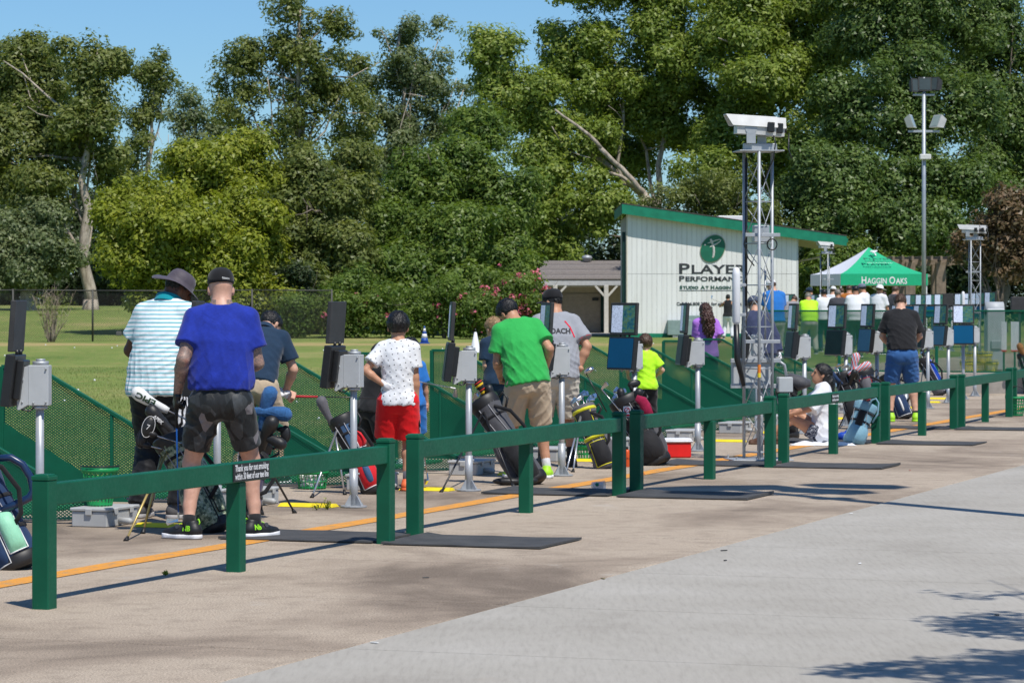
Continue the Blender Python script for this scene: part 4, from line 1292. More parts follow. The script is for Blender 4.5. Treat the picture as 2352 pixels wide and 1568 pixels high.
# roof: slab, fascia
rx0, rx1 = -0.22, bx(1942) - bx(1440)
ztp = lambda x: zt(x) + 0.38
b = MB()
b.add([(rx0, -0.45, ztp(rx0)), (rx1, -0.45, ztp(rx1)), (rx1, DEP + 0.4, ztp(rx1)), (rx0, DEP + 0.4, ztp(rx0)), (rx0, -0.45, ztp(rx0) + 0.04), (rx1, -0.45, ztp(rx1) + 0.04), (rx1, DEP + 0.4, ztp(rx1) + 0.04), (rx0, DEP + 0.4, ztp(rx0) + 0.04)],
      [(0, 3, 2, 1), (4, 5, 6, 7), (0, 1, 5, 4), (1, 2, 6, 5), (2, 3, 7, 6), (3, 0, 4, 7)])
rf = b.build("roof", M("roof_shingle_dark", (0.07, 0.06, 0.055), 0.95, var=0.3, vscale=4), bl)
b = MB()
b.add([(rx0, -0.44, ztp(rx0) - 0.40), (rx1, -0.44, ztp(rx1) - 0.40), (rx1, -0.44, ztp(rx1) - 0.003), (rx0, -0.44, ztp(rx0) - 0.003), (rx0, -0.40, ztp(rx0) - 0.40), (rx1, -0.40, ztp(rx1) - 0.40), (rx1, -0.40, ztp(rx1) - 0.003), (rx0, -0.40, ztp(rx0) - 0.003)],
      [(0, 1, 2, 3), (5, 4, 7, 6), (0, 4, 5, 1), (3, 2, 6, 7), (0, 3, 7, 4), (1, 5, 6, 2)])
b.build("fascia", TRIMG, rf)
b = MB(); b.box((rx0 + 0.02, DEP / 2, ztp(rx0) - 0.2), (0.04, DEP, 0.39), None, 0.004); b.build("fascia", TRIMG, rf)
b = MB(); b.box((rx1 + 0.03, DEP / 2 - 0.25, ztp(rx1) - 0.18), (0.10, DEP, 0.18), None, 0.01); b.build("gutter", TRIMG, rf)
b = MB()
e = 0.004
b.add([(x1 + 0.06, -0.39, zt(x1) - 0.01), (rx1 - 0.02, -0.39, zt(rx1) - 0.01), (rx1 - 0.02, DEP, zt(rx1) - 0.01), (x1 + 0.06, DEP, zt(x1) - 0.01)], [(0, 1, 2, 3)])
b.build("soffit", M("soffit_tan", (0.48, 0.42, 0.34), 0.8), rf)
b = MB(); b.box((bx(1690) - bx(1440), 3.2, ztp(bx(1690) - bx(1440)) + 0.15), (1.1, 1.4, 0.25), None, 0.03); b.build("skylight", M("skylight_white", (0.78, 0.77, 0.74), 0.4), rf)
b = MB(); b.smooth = True; b.tube([(x1, 2.0, bz(602) - bo.z), (x1 + 1.2, 2.0, bz(588) - bo.z)], 0.04, 8); b.build("brace", M("soffit_tan", (0.48, 0.42, 0.34), 0.8), bl)
# utility cabinet against the wall
b = MB(); b.box((bx(1560) - bx(1440), -0.26, bz(752) - bo.z), (1.0, 0.45, 0.62), None, 0.02); b.box((bx(1597) - bx(1440), -0.2, bz(745) - bo.z), (0.7, 0.3, 0.75), None, 0.02)
cb = b.build("utility_cabinet", M("cabinet_grey_green", (0.24, 0.32, 0.31), 0.5), bl)
for i in range(9):
    b = MB(); b.box((bx(1545) - bx(1440) + i * 0.055, -0.45, bz(768) - bo.z), (0.022, 0.02, 0.26)); b.build("louvre", WHITEPL, cb)
# logo disc and lettering
LETG = M("sign_dark_grey", (0.035, 0.038, 0.042), 0.6); LETT = M("sign_dark_green", (0.012, 0.075, 0.05), 0.6)
lc = Vector((bx(1637) - bx(1440), 0.0, bz(571) - bo.z))
sh = Matrix.Identity(4); sh[0][2] = 0.18
b = MB(); b.M = Matrix.Translation((lc.x, -0.035, lc.z)) @ sh
b.prism([(0.515 * math.cos(a), 0.0, 0.575 * math.sin(a)) for a in np.linspace(0, 2 * math.pi, 40)[:-1]], (0, 0.03, 0))
b.build("logo_rim", M("logo_rim_gold", (0.42, 0.40, 0.28), 0.5), bl)
b = MB(); b.M = Matrix.Translation((lc.x, -0.055, lc.z)) @ sh
b.prism([(0.49 * math.cos(a), 0.0, 0.55 * math.sin(a)) for a in np.linspace(0, 2 * math.pi, 40)[:-1]], (0, 0.03, 0))
ld = b.build("logo_disc", M("logo_green", (0.008, 0.135, 0.075), 0.5), bl)
silver = M("logo_silver", (0.58, 0.56, 0.53), 0.4)
def lg(x, y):  # zoom position (925, 575 centre) to disc metres
    k = 0.37 / 1.6327 / sB
    return ((x - 925) * k, -(y - 575) * k)
def stroke(parent, pts, rads, off):
    b = MB()
    P = [Vector((lc.x + lg(*q)[0], off, lc.z + lg(*q)[1])) for q in pts]
    b.tube(P, [r_ * 0.37 / 1.6327 / sB for r_ in rads], 10, ell=0.35, up=(0, 0, 1)) if False else b.tube(P, [r_ * 0.37 / 1.6327 / sB for r_ in rads], 10)
    o = b.build("logo_stroke", silver, parent)
    return o
o1 = stroke(ld, [(903, 478), (912, 500), (925, 535), (934, 570), (936, 610), (932, 645), (925, 668)], [12, 14, 12, 14, 14, 13, 10], -0.03)
o2 = stroke(ld, [(865, 525), (900, 512), (950, 493), (990, 483), (1008, 486), (1000, 502), (965, 525), (925, 545), (895, 558)], [6, 9, 9, 8, 7, 8, 9, 10, 8], -0.03)
o3 = stroke(ld, [(838, 540), (848, 537), (856, 538)], [8, 11, 7], -0.03)
def sign(txt, xpx, ypx_base, ypx_top, x_end, mat, sc=None, bold=0.0):
    hgt = (ypx_base - ypx_top) / sB
    return put_text(txt, hgt / 0.70, Vector((bx(xpx) - bx(1440), -0.012, bz(ypx_base) - bo.z)), (1, 0, 0), (0, 0, 1), mat, bl, width=(x_end - xpx) / sB, smallcaps=sc, bold=bold, depth=0.008)
sign("PLAYER", 1560, 628, 605, 1716, LETG, 0.86, 0.012)
sign("PERFORMANCE", 1560, 645.5, 633.5, 1716, LETG, 0.86, 0.008)
sign("STUDIO AT HAGGIN OAKS", 1561, 663.5, 656, 1716, LETT, 0.86, 0.008)
sign("Call 916.808.2531 for appointment info", 1554, 701, 694, 1722, LETG, None, 0.004)
b = MB(); b.box((bx(1638) - bx(1440), -0.012, bz(667) - bo.z), (156 / sB, 0.012, 0.02)); b.build("sign_underline", LETG, bl)

# ------------------------------------------------------------------ shed behind
YS = 139.0
sS = FPX / YS
sx_ = lambda x: (x - CX) / sS
sz_ = lambda y: H_EYE - (y - HY) / sS
shd = thing("shed", "tan shed with shingled roof, white posts and roller door", "building", (sx_(1262), YS, UP_DECK - 0.02))
so_ = Vector(shd.location)
CREAM = M("shed_trim_cream", (0.62, 0.59, 0.53), 0.7); TAN = M("shed_wall_tan", (0.46, 0.37, 0.27), 0.85, var=0.1, bmp=0.3)
Wd = sx_(1445) - sx_(1262)
zE, zR = sz_(641) - so_.z, sz_(597) - so_.z
b = MB(); b.box((Wd / 2 + 0.2, 3.6, zE / 2), (Wd + 0.6, 4.0, zE), None, 0.01); b.build("wall", TAN, shd)
for r_ in range(11):
    y0_, y1_ = -0.35 + r_ * 0.33, -0.35 + (r_ + 1) * 0.33 + 0.03
    z0_ = zE + (zR - zE) * (r_ / 11); z1_ = zE + (zR - zE) * ((r_ + 1) / 11)
    b = MB()
    b.prism([(-0.5, y0_, z0_ + 0.03), (-0.5, y1_, z1_ + 0.02), (-0.5, y1_, z1_ - 0.03), (-0.5, y0_, z0_ - 0.02)], (Wd + 2.2, 0, 0))
    b.build("shingle_course", M("shed_shingle_" + str(r_ % 3), ((0.19, 0.165, 0.15), (0.215, 0.19, 0.175), (0.175, 0.155, 0.145))[r_ % 3], 0.95, var=0.25, vscale=14), shd)
b = MB(); b.prism([(-0.5, 3.2, zR + 0.01), (-0.5, 7.0, zE), (-0.5, 7.0, zE - 0.05), (-0.5, 3.2, zR - 0.05)], (Wd + 2.2, 0, 0)); b.build("roof_back", M("shed_shingle_0", (0.19, 0.165, 0.15), 0.95), shd)
b = MB(); b.smooth = True; b.lathe([(0.20, 0), (0.20, 0.12), (0.27, 0.14), (0.20, 0.26), (0.05, 0.30)], (sx_(1352) - so_.x, 3.1, zR - 0.02), 14); b.build("roof_vent", STEEL, shd)
b = MB(); b.box((Wd / 2 + 0.3, -0.25, zE - 0.17), (Wd + 1.2, 0.14, 0.24), None, 0.01); b.build("beam", M("beam_grey_white", (0.50, 0.50, 0.50), 0.7), shd)
b = MB(); b.box((sx_(1325) - so_.x, 0.75, zE - 0.30), (2.6, 0.08, 0.10), None, 0.01); b.build("awning_roll", CREAM, shd)
for xpx in (1275, 1392):
    xx = sx_(xpx) - so_.x
    b = MB(); b.box((xx, -0.25, zE / 2 - 0.14), (0.20, 0.18, zE - 0.28), None, 0.01); po = b.build("post", CREAM, shd)
    for sg in (-1, 1):
        b = MB(); b.box((xx + sg * 0.28, -0.25, zE - 0.55), (0.10, 0.12, 0.66), Matrix.Rotation(sg * R(42), 3, 'Y'), 0.008); b.build("knee_brace", CREAM, po)
dx0, dx1 = sx_(1284) - so_.x, sx_(1382) - so_.x
for i in range(26):
    b = MB(); b.box(((dx0 + dx1) / 2, 1.55, 0.1 + (i + 0.5) * (zE - 0.75) / 26), (dx1 - dx0, 0.05, (zE - 0.75) / 26 - 0.012), None, 0.008)
    b.build("door_slat", M("roller_door_brown", (0.44, 0.36, 0.29), 0.6), shd)
for xx in (dx0 - 0.07, dx1 + 0.07):
    b = MB(); b.box((xx, 1.5, zE / 2 - 0.2), (0.12, 0.14, zE - 0.4), None, 0.006); b.build("door_jamb", TRIMD, shd)
b = MB(); b.box((dx1 - 0.25, 1.49, 1.6), (0.3, 0.06, 0.12), None, 0.01); b.build("door_latch", BLACKPL, shd)
ap = MB(); ap.prism([(sx_(1255), 132.0, 0.2), (sx_(1440), 132.0, 0.2), (sx_(1450), 141, 0.2), (sx_(1240), 141, 0.2)], (0, 0, UP_DECK - 0.16))
tag(ap.build("apron", MAT_PATH), "concrete apron in front of the shed", kind="structure")

# ------------------------------------------------------------------ canopy tent
YT = 98.0
sT = FPX / YT
tx = lambda x: (x - CX) / sT
tz = lambda y: H_EYE - (y - HY) / sT
tent = thing("canopy_tent", "green and white pop-up canopy with white lettering", "tent", (tx(1995), YT, UP_DECK))
to_ = Vector(tent.location)
TG = cloth("tent_green", (0.012, 0.40, 0.19), 0.08, 300, 0.6, 0.25); TW = cloth("tent_white", (0.72, 0.74, 0.80), 0.05, 300, 0.6, 0.25)
hw = 1.46
th_ = R(24)
cs_ = [Vector((-hw, -hw, 0)), Vector((hw, -hw, 0)), Vector((hw, hw, 0)), Vector((-hw, hw, 0))]
rotT = Matrix.Rotation(R(13), 3, 'Z')
cs_ = [rotT @ c for c in cs_]
zc, zp, zv = tz(630) - to_.z, tz(568) - to_.z, tz(656) - to_.z
apex = Vector((0, 0, zp))
mats_ = [TG, TW, TW, TW]
for i in range(4):
    a_, c_ = cs_[i] + Vector((0, 0, zc)), cs_[(i + 1) % 4] + Vector((0, 0, zc))
    b = MB(); b.smooth = True
    NR, NC = 10, 10
    vv, ff = [], []
    for r_ in range(NR + 1):
        f = r_ / NR
        for c in range(NC + 1):
            g = c / NC
            q = (a_.lerp(c_, g)).lerp(apex, f)
            q.z = zc + (zp - zc) * (f ** 1.35) - 0.05 * math.sin(g * math.pi) * (1 - f) 
            vv.append(q)
    for r_ in range(NR):
        for c in range(NC):
            k = r_ * (NC + 1) + c
            ff.append((k, k + 1, k + NC + 2, k + NC + 1))
    b.add(vv, ff)
    pn = b.build("roof_panel", mats_[i], tent, fixn=False)
    b = MB()
    out = ((a_ + c_) / 2); out.z = 0; out = out.normalized() * 0.012
    b.prism([a_ + out, c_ + out, Vector((c_.x, c_.y, zv)) + out, Vector((a_.x, a_.y, zv)) + out], -out * 0.3)
    b.build("valance", mats_[i], tent)
    if i == 0:
        xd = (c_ - a_).normalized()
        put_text("HAGGIN OAKS", (zc - zv) * 0.62 / 0.7, (a_ + c_) / 2 + out * 1.4 + Vector((0, 0, zv - zc + 0.05)), xd, (0, 0, 1), LWHITE, pn, width=1.52, center=True, smallcaps=0.8, depth=0.002, bold=0.006)
        mid = (a_ + c_) / 2
        sl = (apex - mid).normalized()
        nrm = xd.cross(sl).normalized()
        o_ = mid + sl * 0.42 + nrm * 0.10
        put_text("PLAYER", 0.17, o_ + sl * 0.30, xd, sl, M("tent_dark_print", (0.004, 0.11, 0.06), 0.7), pn, width=0.95, center=True, smallcaps=0.85, bold=0.006)
        put_text("PERFORMANCE", 0.08, o_ + sl * 0.17, xd, sl, M("tent_dark_print", (0.004, 0.11, 0.06), 0.7), pn, width=0.95, center=True, smallcaps=0.85, bold=0.003)
        put_text("STUDIO AT HAGGIN OAKS", 0.05, o_ + sl * 0.09, xd, sl, LWHITE, pn, width=0.85, center=True)
        b = MB()
        kk = 0.0018
        for pts in ([(903, 478), (925, 535), (936, 610), (925, 668)], [(865, 525), (950, 493), (1008, 486), (965, 525), (895, 558)]):
            b.tube([o_ + sl * 0.72 + xd * ((q[0] - 925) * kk) + sl * (-(q[1] - 575) * kk) for q in pts], 0.022, 6)
        b.build("logo_stroke", LWHITE, pn)
for c in cs_:
    b = MB(); b.box((c.x * 0.98, c.y * 0.98, zc / 2), (0.04, 0.04, zc), None, 0.004); b.build("leg", WHITEPL, tent)

# ------------------------------------------------------------------ floodlight poles
def flood_pole(label, base, H_, heads, yaw=0.0, r=0.065, hs=1.0):
    root = thing("floodlight_pole", label, "floodlight", base, yaw, group="floodlight poles")
    GP = M("grey_flood_pole", (0.36, 0.39, 0.42), 0.45, 0.4)
    b = MB(); b.smooth = True
    b.tube([(0, 0, 0), (0, 0, H_)], [r * 1.1, r * 0.85], 14); b.lathe([(r * 2, 0), (r * 2, 0.03), (r * 1.2, 0.04)], n=14)
    b.build("pole", GP, root)
    b = MB(); b.box((0, 0, H_ * 0.80), (0.95, 0.06, 0.07), None, 0.005); b.box((0, 0, H_ * 0.935), (0.66, 0.06, 0.06), None, 0.005); b.build("cross_arm", GP, root)
    b = MB(); b.box((0.03, -0.06, H_ * 0.705), (0.34, 0.2, 0.16), None, 0.02); b.build("sensor_box", M("flood_box_white", (0.60, 0.60, 0.58), 0.5), root)
    for (xx, zz, yw, tl, dk) in heads:
        m4 = Matrix.Translation((xx, 0, zz * H_)) @ Matrix.Rotation(yw, 4, 'Z') @ Matrix.Rotation(tl, 4, 'X') @ Matrix.Scale(hs, 4)
        b = MB(); b.M = m4
        b.prism([(-0.20, -0.10, -0.02), (-0.16, 0.10, 0.05), (-0.16, 0.10, 0.33), (-0.20, -0.10, 0.40)], (0.40, 0, 0))
        hd_ = b.build("lamp_head", BLACKMAT if dk else M("lamp_grey", (0.42, 0.43, 0.42), 0.5), root)
        b = MB(); b.M = m4
        b.box((0, -0.104, 0.19), (0.33, 0.006, 0.35))
        b.build("lamp_glass", M("lamp_glass", (0.30, 0.36, 0.33), 0.1) if not dk else M("lamp_glass_dark", (0.06, 0.075, 0.07), 0.15), hd_)
    return root
HEADS = [(-0.24, 0.945, R(25), R(-8), True), (0.02, 0.95, 0.0, R(-8), True), (0.27, 0.95, R(-35), R(-12), True), (-0.36, 0.812, R(70), R(-20), False), (0.36, 0.812, R(-60), R(-25), False)]
p = PT(2122, 700, 92)
flood_pole("tall grey floodlight pole rising behind the canopy tent", (p.x, 92, UP_DECK), PT(0, 178, 92).z - UP_DECK, HEADS)
# the pole whose shadow falls across the path stands beside the walkway
tip = G(1640, 1120)
LH = 9.4
gb = tip + Vector((SUN_DIR.x, SUN_DIR.y, 0)) * (LH / SUN_DIR.z)
flood_pole("floodlight pole whose shadow crosses the pale path", (gb.x, gb.y, 0), LH, [(-1.15, 0.93, R(40), R(-10), True), (-0.25, 0.955, R(10), R(-8), True), (0.25, 0.955, R(-10), R(-8), True), (1.15, 0.93, R(-40), R(-12), True), (-0.45, 0.83, R(60), R(-20), False), (0.45, 0.83, R(-60), R(-20), False)], R(20), 0.10, 1.7)

# ------------------------------------------------------------------ pergola, wire fence, small far things
WOOD = M("pergola_wood", (0.20, 0.15, 0.11), 0.85, var=0.3, vscale=5, bmp=0.5)
YP = 118.0
ppx = lambda x: (x - CX) * YP / FPX
pgz = lambda y: H_EYE - (y - HY) * YP / FPX
pg = thing("pergola", "dark timber pergola behind the floodlight pole", "pergola", (ppx(2125), YP, UP_DECK))
for k, (xx, yy) in enumerate(((2090, 0), (2160, 0), (2100, 3.0), (2175, 3.0))):
    b = MB(); b.box((ppx(xx) - pg.location.x, yy, (pgz(600) - UP_DECK) / 2), (0.38, 0.38, pgz(600) - UP_DECK), None, 0.02); b.build("post", WOOD, pg)
for yy in (0, 3.0):
    b = MB(); b.box((0, yy, pgz(602) - UP_DECK), (2.9, 0.14, 0.22), None, 0.01); b.build("beam", WOOD, pg)
for i in range(8):
    b = MB(); b.box((-1.3 + i * 0.37, 1.5, pgz(594) - UP_DECK), (0.09, 4.2, 0.18), None, 0.008); b.build("rafter", WOOD, pg)
# chain link fence across the back of the range
CHAIN = M("chain_link_wire", (0.07, 0.068, 0.06), 0.6, 0.3)
wf = thing("wire_fence", "grey chain-link fence along the back of the range lawn", "fence", (0, 0, 0))
YF = 109.0
seg = [(-26.4 + i * 2.85) for i in range(8)]
for i, xx in enumerate(seg):
    z_ = float(lawn_z(xx, YF))
    b = MB(); b.smooth = True; b.tube([(xx, YF, z_ - 0.1), (xx, YF, z_ + 1.86)], 0.035, 8); b.build("post", CHAIN, wf)
    if i < len(seg) - 1:
        x2 = seg[i + 1]; z2 = float(lawn_z(x2, YF))
        b = MB(); b.smooth = True; b.tube([(xx, YF, z_ + 1.82), (x2, YF, z2 + 1.82)], 0.022, 6); b.build("top_rail", CHAIN, wf)
        V, F = mesh_panel([(0, 0.03), (2.9, 0.03), (2.9, 1.80), (0, 1.80)], 0.085, 0.085, 0.0065, 0.002)
        b = MB(); b.add([(v[0] + xx, v[1] + YF + 0.03, v[2] + z_) for v in V], F); b.build("wire_mesh", CHAIN, wf, fixn=False, kind="stuff")
# a dark notice box at the edge of the far tees
p = PT(2342, 697, 62)
nb = thing("notice_box", "dark flat notice box on a post past the last monitors", "sign", (p.x, 62, UP_DECK))
b = MB(); b.box((0, 0, p.z - UP_DECK), (0.36, 0.10, 0.27), None, 0.01); b.build("panel", BLACKMAT, nb)
b = MB(); b.box((0, 0.02, (p.z - UP_DECK) / 2 - 0.07), (0.05, 0.05, p.z - UP_DECK - 0.14), None, 0.004); b.build("post", BLACKMAT, nb)
# tree off to the side of the path whose shade falls at its edge
SH = []
for (x, y, rr, h_) in ((2285, 1336, 0.14, 4.4), (2230, 1362, 0.22, 4.2), (2300, 1372, 0.18, 4.6), (2190, 1432, 0.20, 4.0), (2260, 1428, 0.32, 4.4), (2330, 1420, 0.26, 4.8), (2240, 1455, 0.26, 4.0), (2320, 1452, 0.30, 4.4), (1960, 1545, 0.22, 3.9), (2060, 1532, 0.30, 4.2), (2150, 1540, 0.34, 4.4), (2250, 1530, 0.36, 4.6), (2330, 1545, 0.40, 4.8), (2200, 1560, 0.34, 4.2), (2360, 1500, 0.34, 5.0), (2440, 1440, 0.5, 5.2), (2460, 1540, 0.6, 5.4)):
    q = G(x, y) + Vector((SUN_DIR.x, SUN_DIR.y, 0)) * (h_ / SUN_DIR.z)
    SH.append((q.x, q.y, h_, rr * 1.1, rr * 1.1, rr * 0.55))
tc_ = SH[-1]
tree("young_tree", "young tree beside the path casting leafy shade on it", "tree", (tc_[0] + 0.5, tc_[1], 0), SH, 'mid', 290, 12, 0.13, 0.05, 77, bark=BARKD, trunk_r=0.06, limbs=17, shell=0.2, trunk_to=(tc_[0] + 0.2, tc_[1], 5.0))
# ------------------------------------------------------------------ bodies: smooth blended volumes turned into one surface
f32 = np.float32
def V3(*a): return np.array(a, dtype=f32)
def cone_d(P, a, b, r1, r2):
    ba = (b - a); L2 = float(ba @ ba) + 1e-9
    q = P - a
    h = np.clip(q @ ba / L2, 0, 1)
    d = q - h[:, None] * ba
    return np.sqrt((d * d).sum(1)) - (r1 + (r2 - r1) * h)
def chain_d(P, pts, rad):
    d = None
    for i in range(len(pts) - 1):
        e = cone_d(P, pts[i], pts[i + 1], rad[i], rad[i + 1])
        d = e if d is None else smin(d, e, 0.02)
    return d
def ell_d(P, c, r, Rm=None):
    q = P - c
    if Rm is not None: q = q @ Rm
    q = q / r
    s = np.sqrt((q * q).sum(1))
    return (s - 1) * float(min(r)) * (0.5 + 0.5 * float(max(r)) / float(min(r)) if False else 1.0)
def smin(a, b, k):
    h = np.clip(0.5 + 0.5 * (b - a) / k, 0, 1)
    return b + (a - b) * h - k * h * (1 - h)
def smax(a, b, k): return -smin(-a, -b, k)
def wrinkle(P, seed, fx=16.0, fz=9.0, amp=0.005):
    rng = np.random.default_rng(seed)
    o = np.zeros(len(P), f32)
    for i in range(4):
        a = rng.uniform(-0.8, 0.8); ph = rng.uniform(0, 6, 3)
        k = V3(math.cos(a) * fx * rng.uniform(0.5, 1.2), rng.uniform(-1, 1) * fx * 0.5, math.sin(a) * fz + rng.uniform(-1, 1) * fz)
        w = np.sin(P @ V3(3.1, 2.3, 5.2) * rng.uniform(0.8, 1.6) + ph[1])
        o += (1 - np.abs(np.sin(P @ k + 1.6 * w + ph[0]))) ** 2 * (0.5 + 0.5 * np.sin(P @ V3(4.0, 3.0, 6.0) + ph[2]))
    return -o * amp / 1.5
def surface(f, lo, hi, h):
    """Surface nets of the volume f < 0 inside the box lo..hi at spacing h, refined only near the surface."""
    lo, hi = np.asarray(lo, float), np.asarray(hi, float)
    C = 4
    n = np.maximum(1, np.ceil((hi - lo) / (h * C)).astype(int))
    ax = [lo[i] + (np.arange(n[i]) + 0.5) * h * C for i in range(3)]
    g = np.stack(np.meshgrid(*ax, indexing='ij'), -1).reshape(-1, 3).astype(f32)
    dc = f(g).reshape(n)
    near = np.abs(dc) < h * C * 1.9
    D = np.repeat(np.repeat(np.repeat(dc, C, 0), C, 1), C, 2).astype(f32)
    I = np.argwhere(near)
    if len(I) == 0: return None
    sub = np.stack(np.meshgrid(*[np.arange(C)] * 3, indexing='ij'), -1).reshape(-1, 3)
    J = (I[:, None, :] * C + sub[None]).reshape(-1, 3)
    P = (lo + (J + 0.5) * h).astype(f32)
    D[J[:, 0], J[:, 1], J[:, 2]] = f(P)
    N = np.array(D.shape)
    S = D < 0
    cnt = np.zeros(N - 1, np.int8)
    offs = [(i, j, k) for i in (0, 1) for j in (0, 1) for k in (0, 1)]
    def sl(o): return tuple(slice(o[q], N[q] - 1 + o[q]) for q in range(3))
    for o in offs: cnt += S[sl(o)]
    act = (cnt > 0) & (cnt < 8)
    A = np.argwhere(act)
    vid = np.full(N - 1, -1, np.int32)
    vid[act] = np.arange(len(A))
    pos = np.zeros((len(A), 3)); c = np.zeros(len(A))
    for o in offs:
        for q in range(3):
            if o[q]: continue
            o2 = list(o); o2[q] = 1
            a0, a1 = A + np.array(o), A + np.array(o2)
            d0, d1 = D[a0[:, 0], a0[:, 1], a0[:, 2]], D[a1[:, 0], a1[:, 1], a1[:, 2]]
            m = (d0 < 0) != (d1 < 0)
            t = d0[m] / (d0[m] - d1[m])
            pp = a0[m].astype(float); pp[:, q] += t
            pos[m] += pp; c[m] += 1
    pos = lo + (pos / np.maximum(c, 1)[:, None] + 0.5) * h
    F = []
    for q in range(3):
        a, b = (q + 1) % 3, (q + 2) % 3
        s0 = [slice(0, N[i]) for i in range(3)]; s1 = list(s0)
        s0[q] = slice(0, N[q] - 1); s1[q] = slice(1, N[q])
        X = S[tuple(s0)] != S[tuple(s1)]
        E = np.argwhere(X)
        E = E[(E[:, a] > 0) & (E[:, b] > 0) & (E[:, a] < N[a] - 1) & (E[:, b] < N[b] - 1)]
        flip = S[tuple(s0)][E[:, 0], E[:, 1], E[:, 2]]
        def cell(da, db):
            e = E.copy(); e[:, a] -= da; e[:, b] -= db
            return vid[e[:, 0], e[:, 1], e[:, 2]]
        qd = np.stack([cell(1, 1), cell(0, 1), cell(0, 0), cell(1, 0)], 1)
        qd[~flip] = qd[~flip][:, ::-1]
        F.append(qd)
    F = np.concatenate(F)
    F = F[(F >= 0).all(1)]
    # one Newton step onto the true surface
    p = pos.astype(f32); e = h * 0.35
    d = f(p)
    gr = np.stack([f(p + V3(e, 0, 0)) - d, f(p + V3(0, e, 0)) - d, f(p + V3(0, 0, e)) - d], 1) / e
    g2 = (gr * gr).sum(1)
    stp = (d / np.maximum(g2, 0.2))[:, None] * gr
    L = np.sqrt((stp * stp).sum(1, keepdims=True)); stp *= np.minimum(1, h * 0.6 / np.maximum(L, 1e-9))
    return p - stp, F
def solid(name, parts, mats, parent):
    """parts: list of (verts, faces, material index) joined in one object."""
    Vs, Fs, Ms, o = [], [], [], 0
    for r, mi in parts:
        if r is None: continue
        Vs.append(r[0]); Fs.append(r[1] + o); Ms.append(np.full(len(r[1]), mi)); o += len(r[0])
    Vv, Ff, Mm = np.concatenate(Vs), np.concatenate(Fs), np.concatenate(Ms)
    me = bpy.data.meshes.new(name)
    me.vertices.add(len(Vv)); me.vertices.foreach_set("co", Vv.astype(f32).ravel())
    me.loops.add(4 * len(Ff)); me.loops.foreach_set("vertex_index", Ff.astype(np.int32).ravel())
    me.polygons.add(len(Ff))
    me.polygons.foreach_set("loop_start", np.arange(0, 4 * len(Ff), 4, dtype=np.int32)); me.polygons.foreach_set("loop_total", np.full(len(Ff), 4, np.int32))
    me.polygons.foreach_set("material_index", Mm.astype(np.int32)); me.polygons.foreach_set("use_smooth", np.ones(len(Ff), bool))
    me.update(calc_edges=True)
    return link_mesh(name, me, mats, parent)
def rotm(lean=0, side=0, twist=0):
    """Columns are the frame's x, y, z axes: lean forward (towards +y), side towards +x, twist to the left."""
    m = Matrix.Rotation(R(twist), 3, 'Z') @ Matrix.Rotation(-R(lean), 3, 'X') @ Matrix.Rotation(R(side), 3, 'Y')
    return np.array(m, dtype=f32)
def ik(a, b, l1, l2, pole):
    a, b, pole = np.array(a, float), np.array(b, float), np.array(pole, float)
    d = b - a; L = np.linalg.norm(d)
    mx = (l1 + l2) * 0.995
    if L > mx: b = a + d / L * mx; d = b - a; L = mx
    u = d / L
    x = (l1 * l1 - l2 * l2 + L * L) / (2 * L)
    hgt = math.sqrt(max(0, l1 * l1 - x * x))
    pl = pole - u * (pole @ u); pl /= np.linalg.norm(pl) + 1e-9
    return (a + u * x + pl * hgt).astype(f32), b.astype(f32)

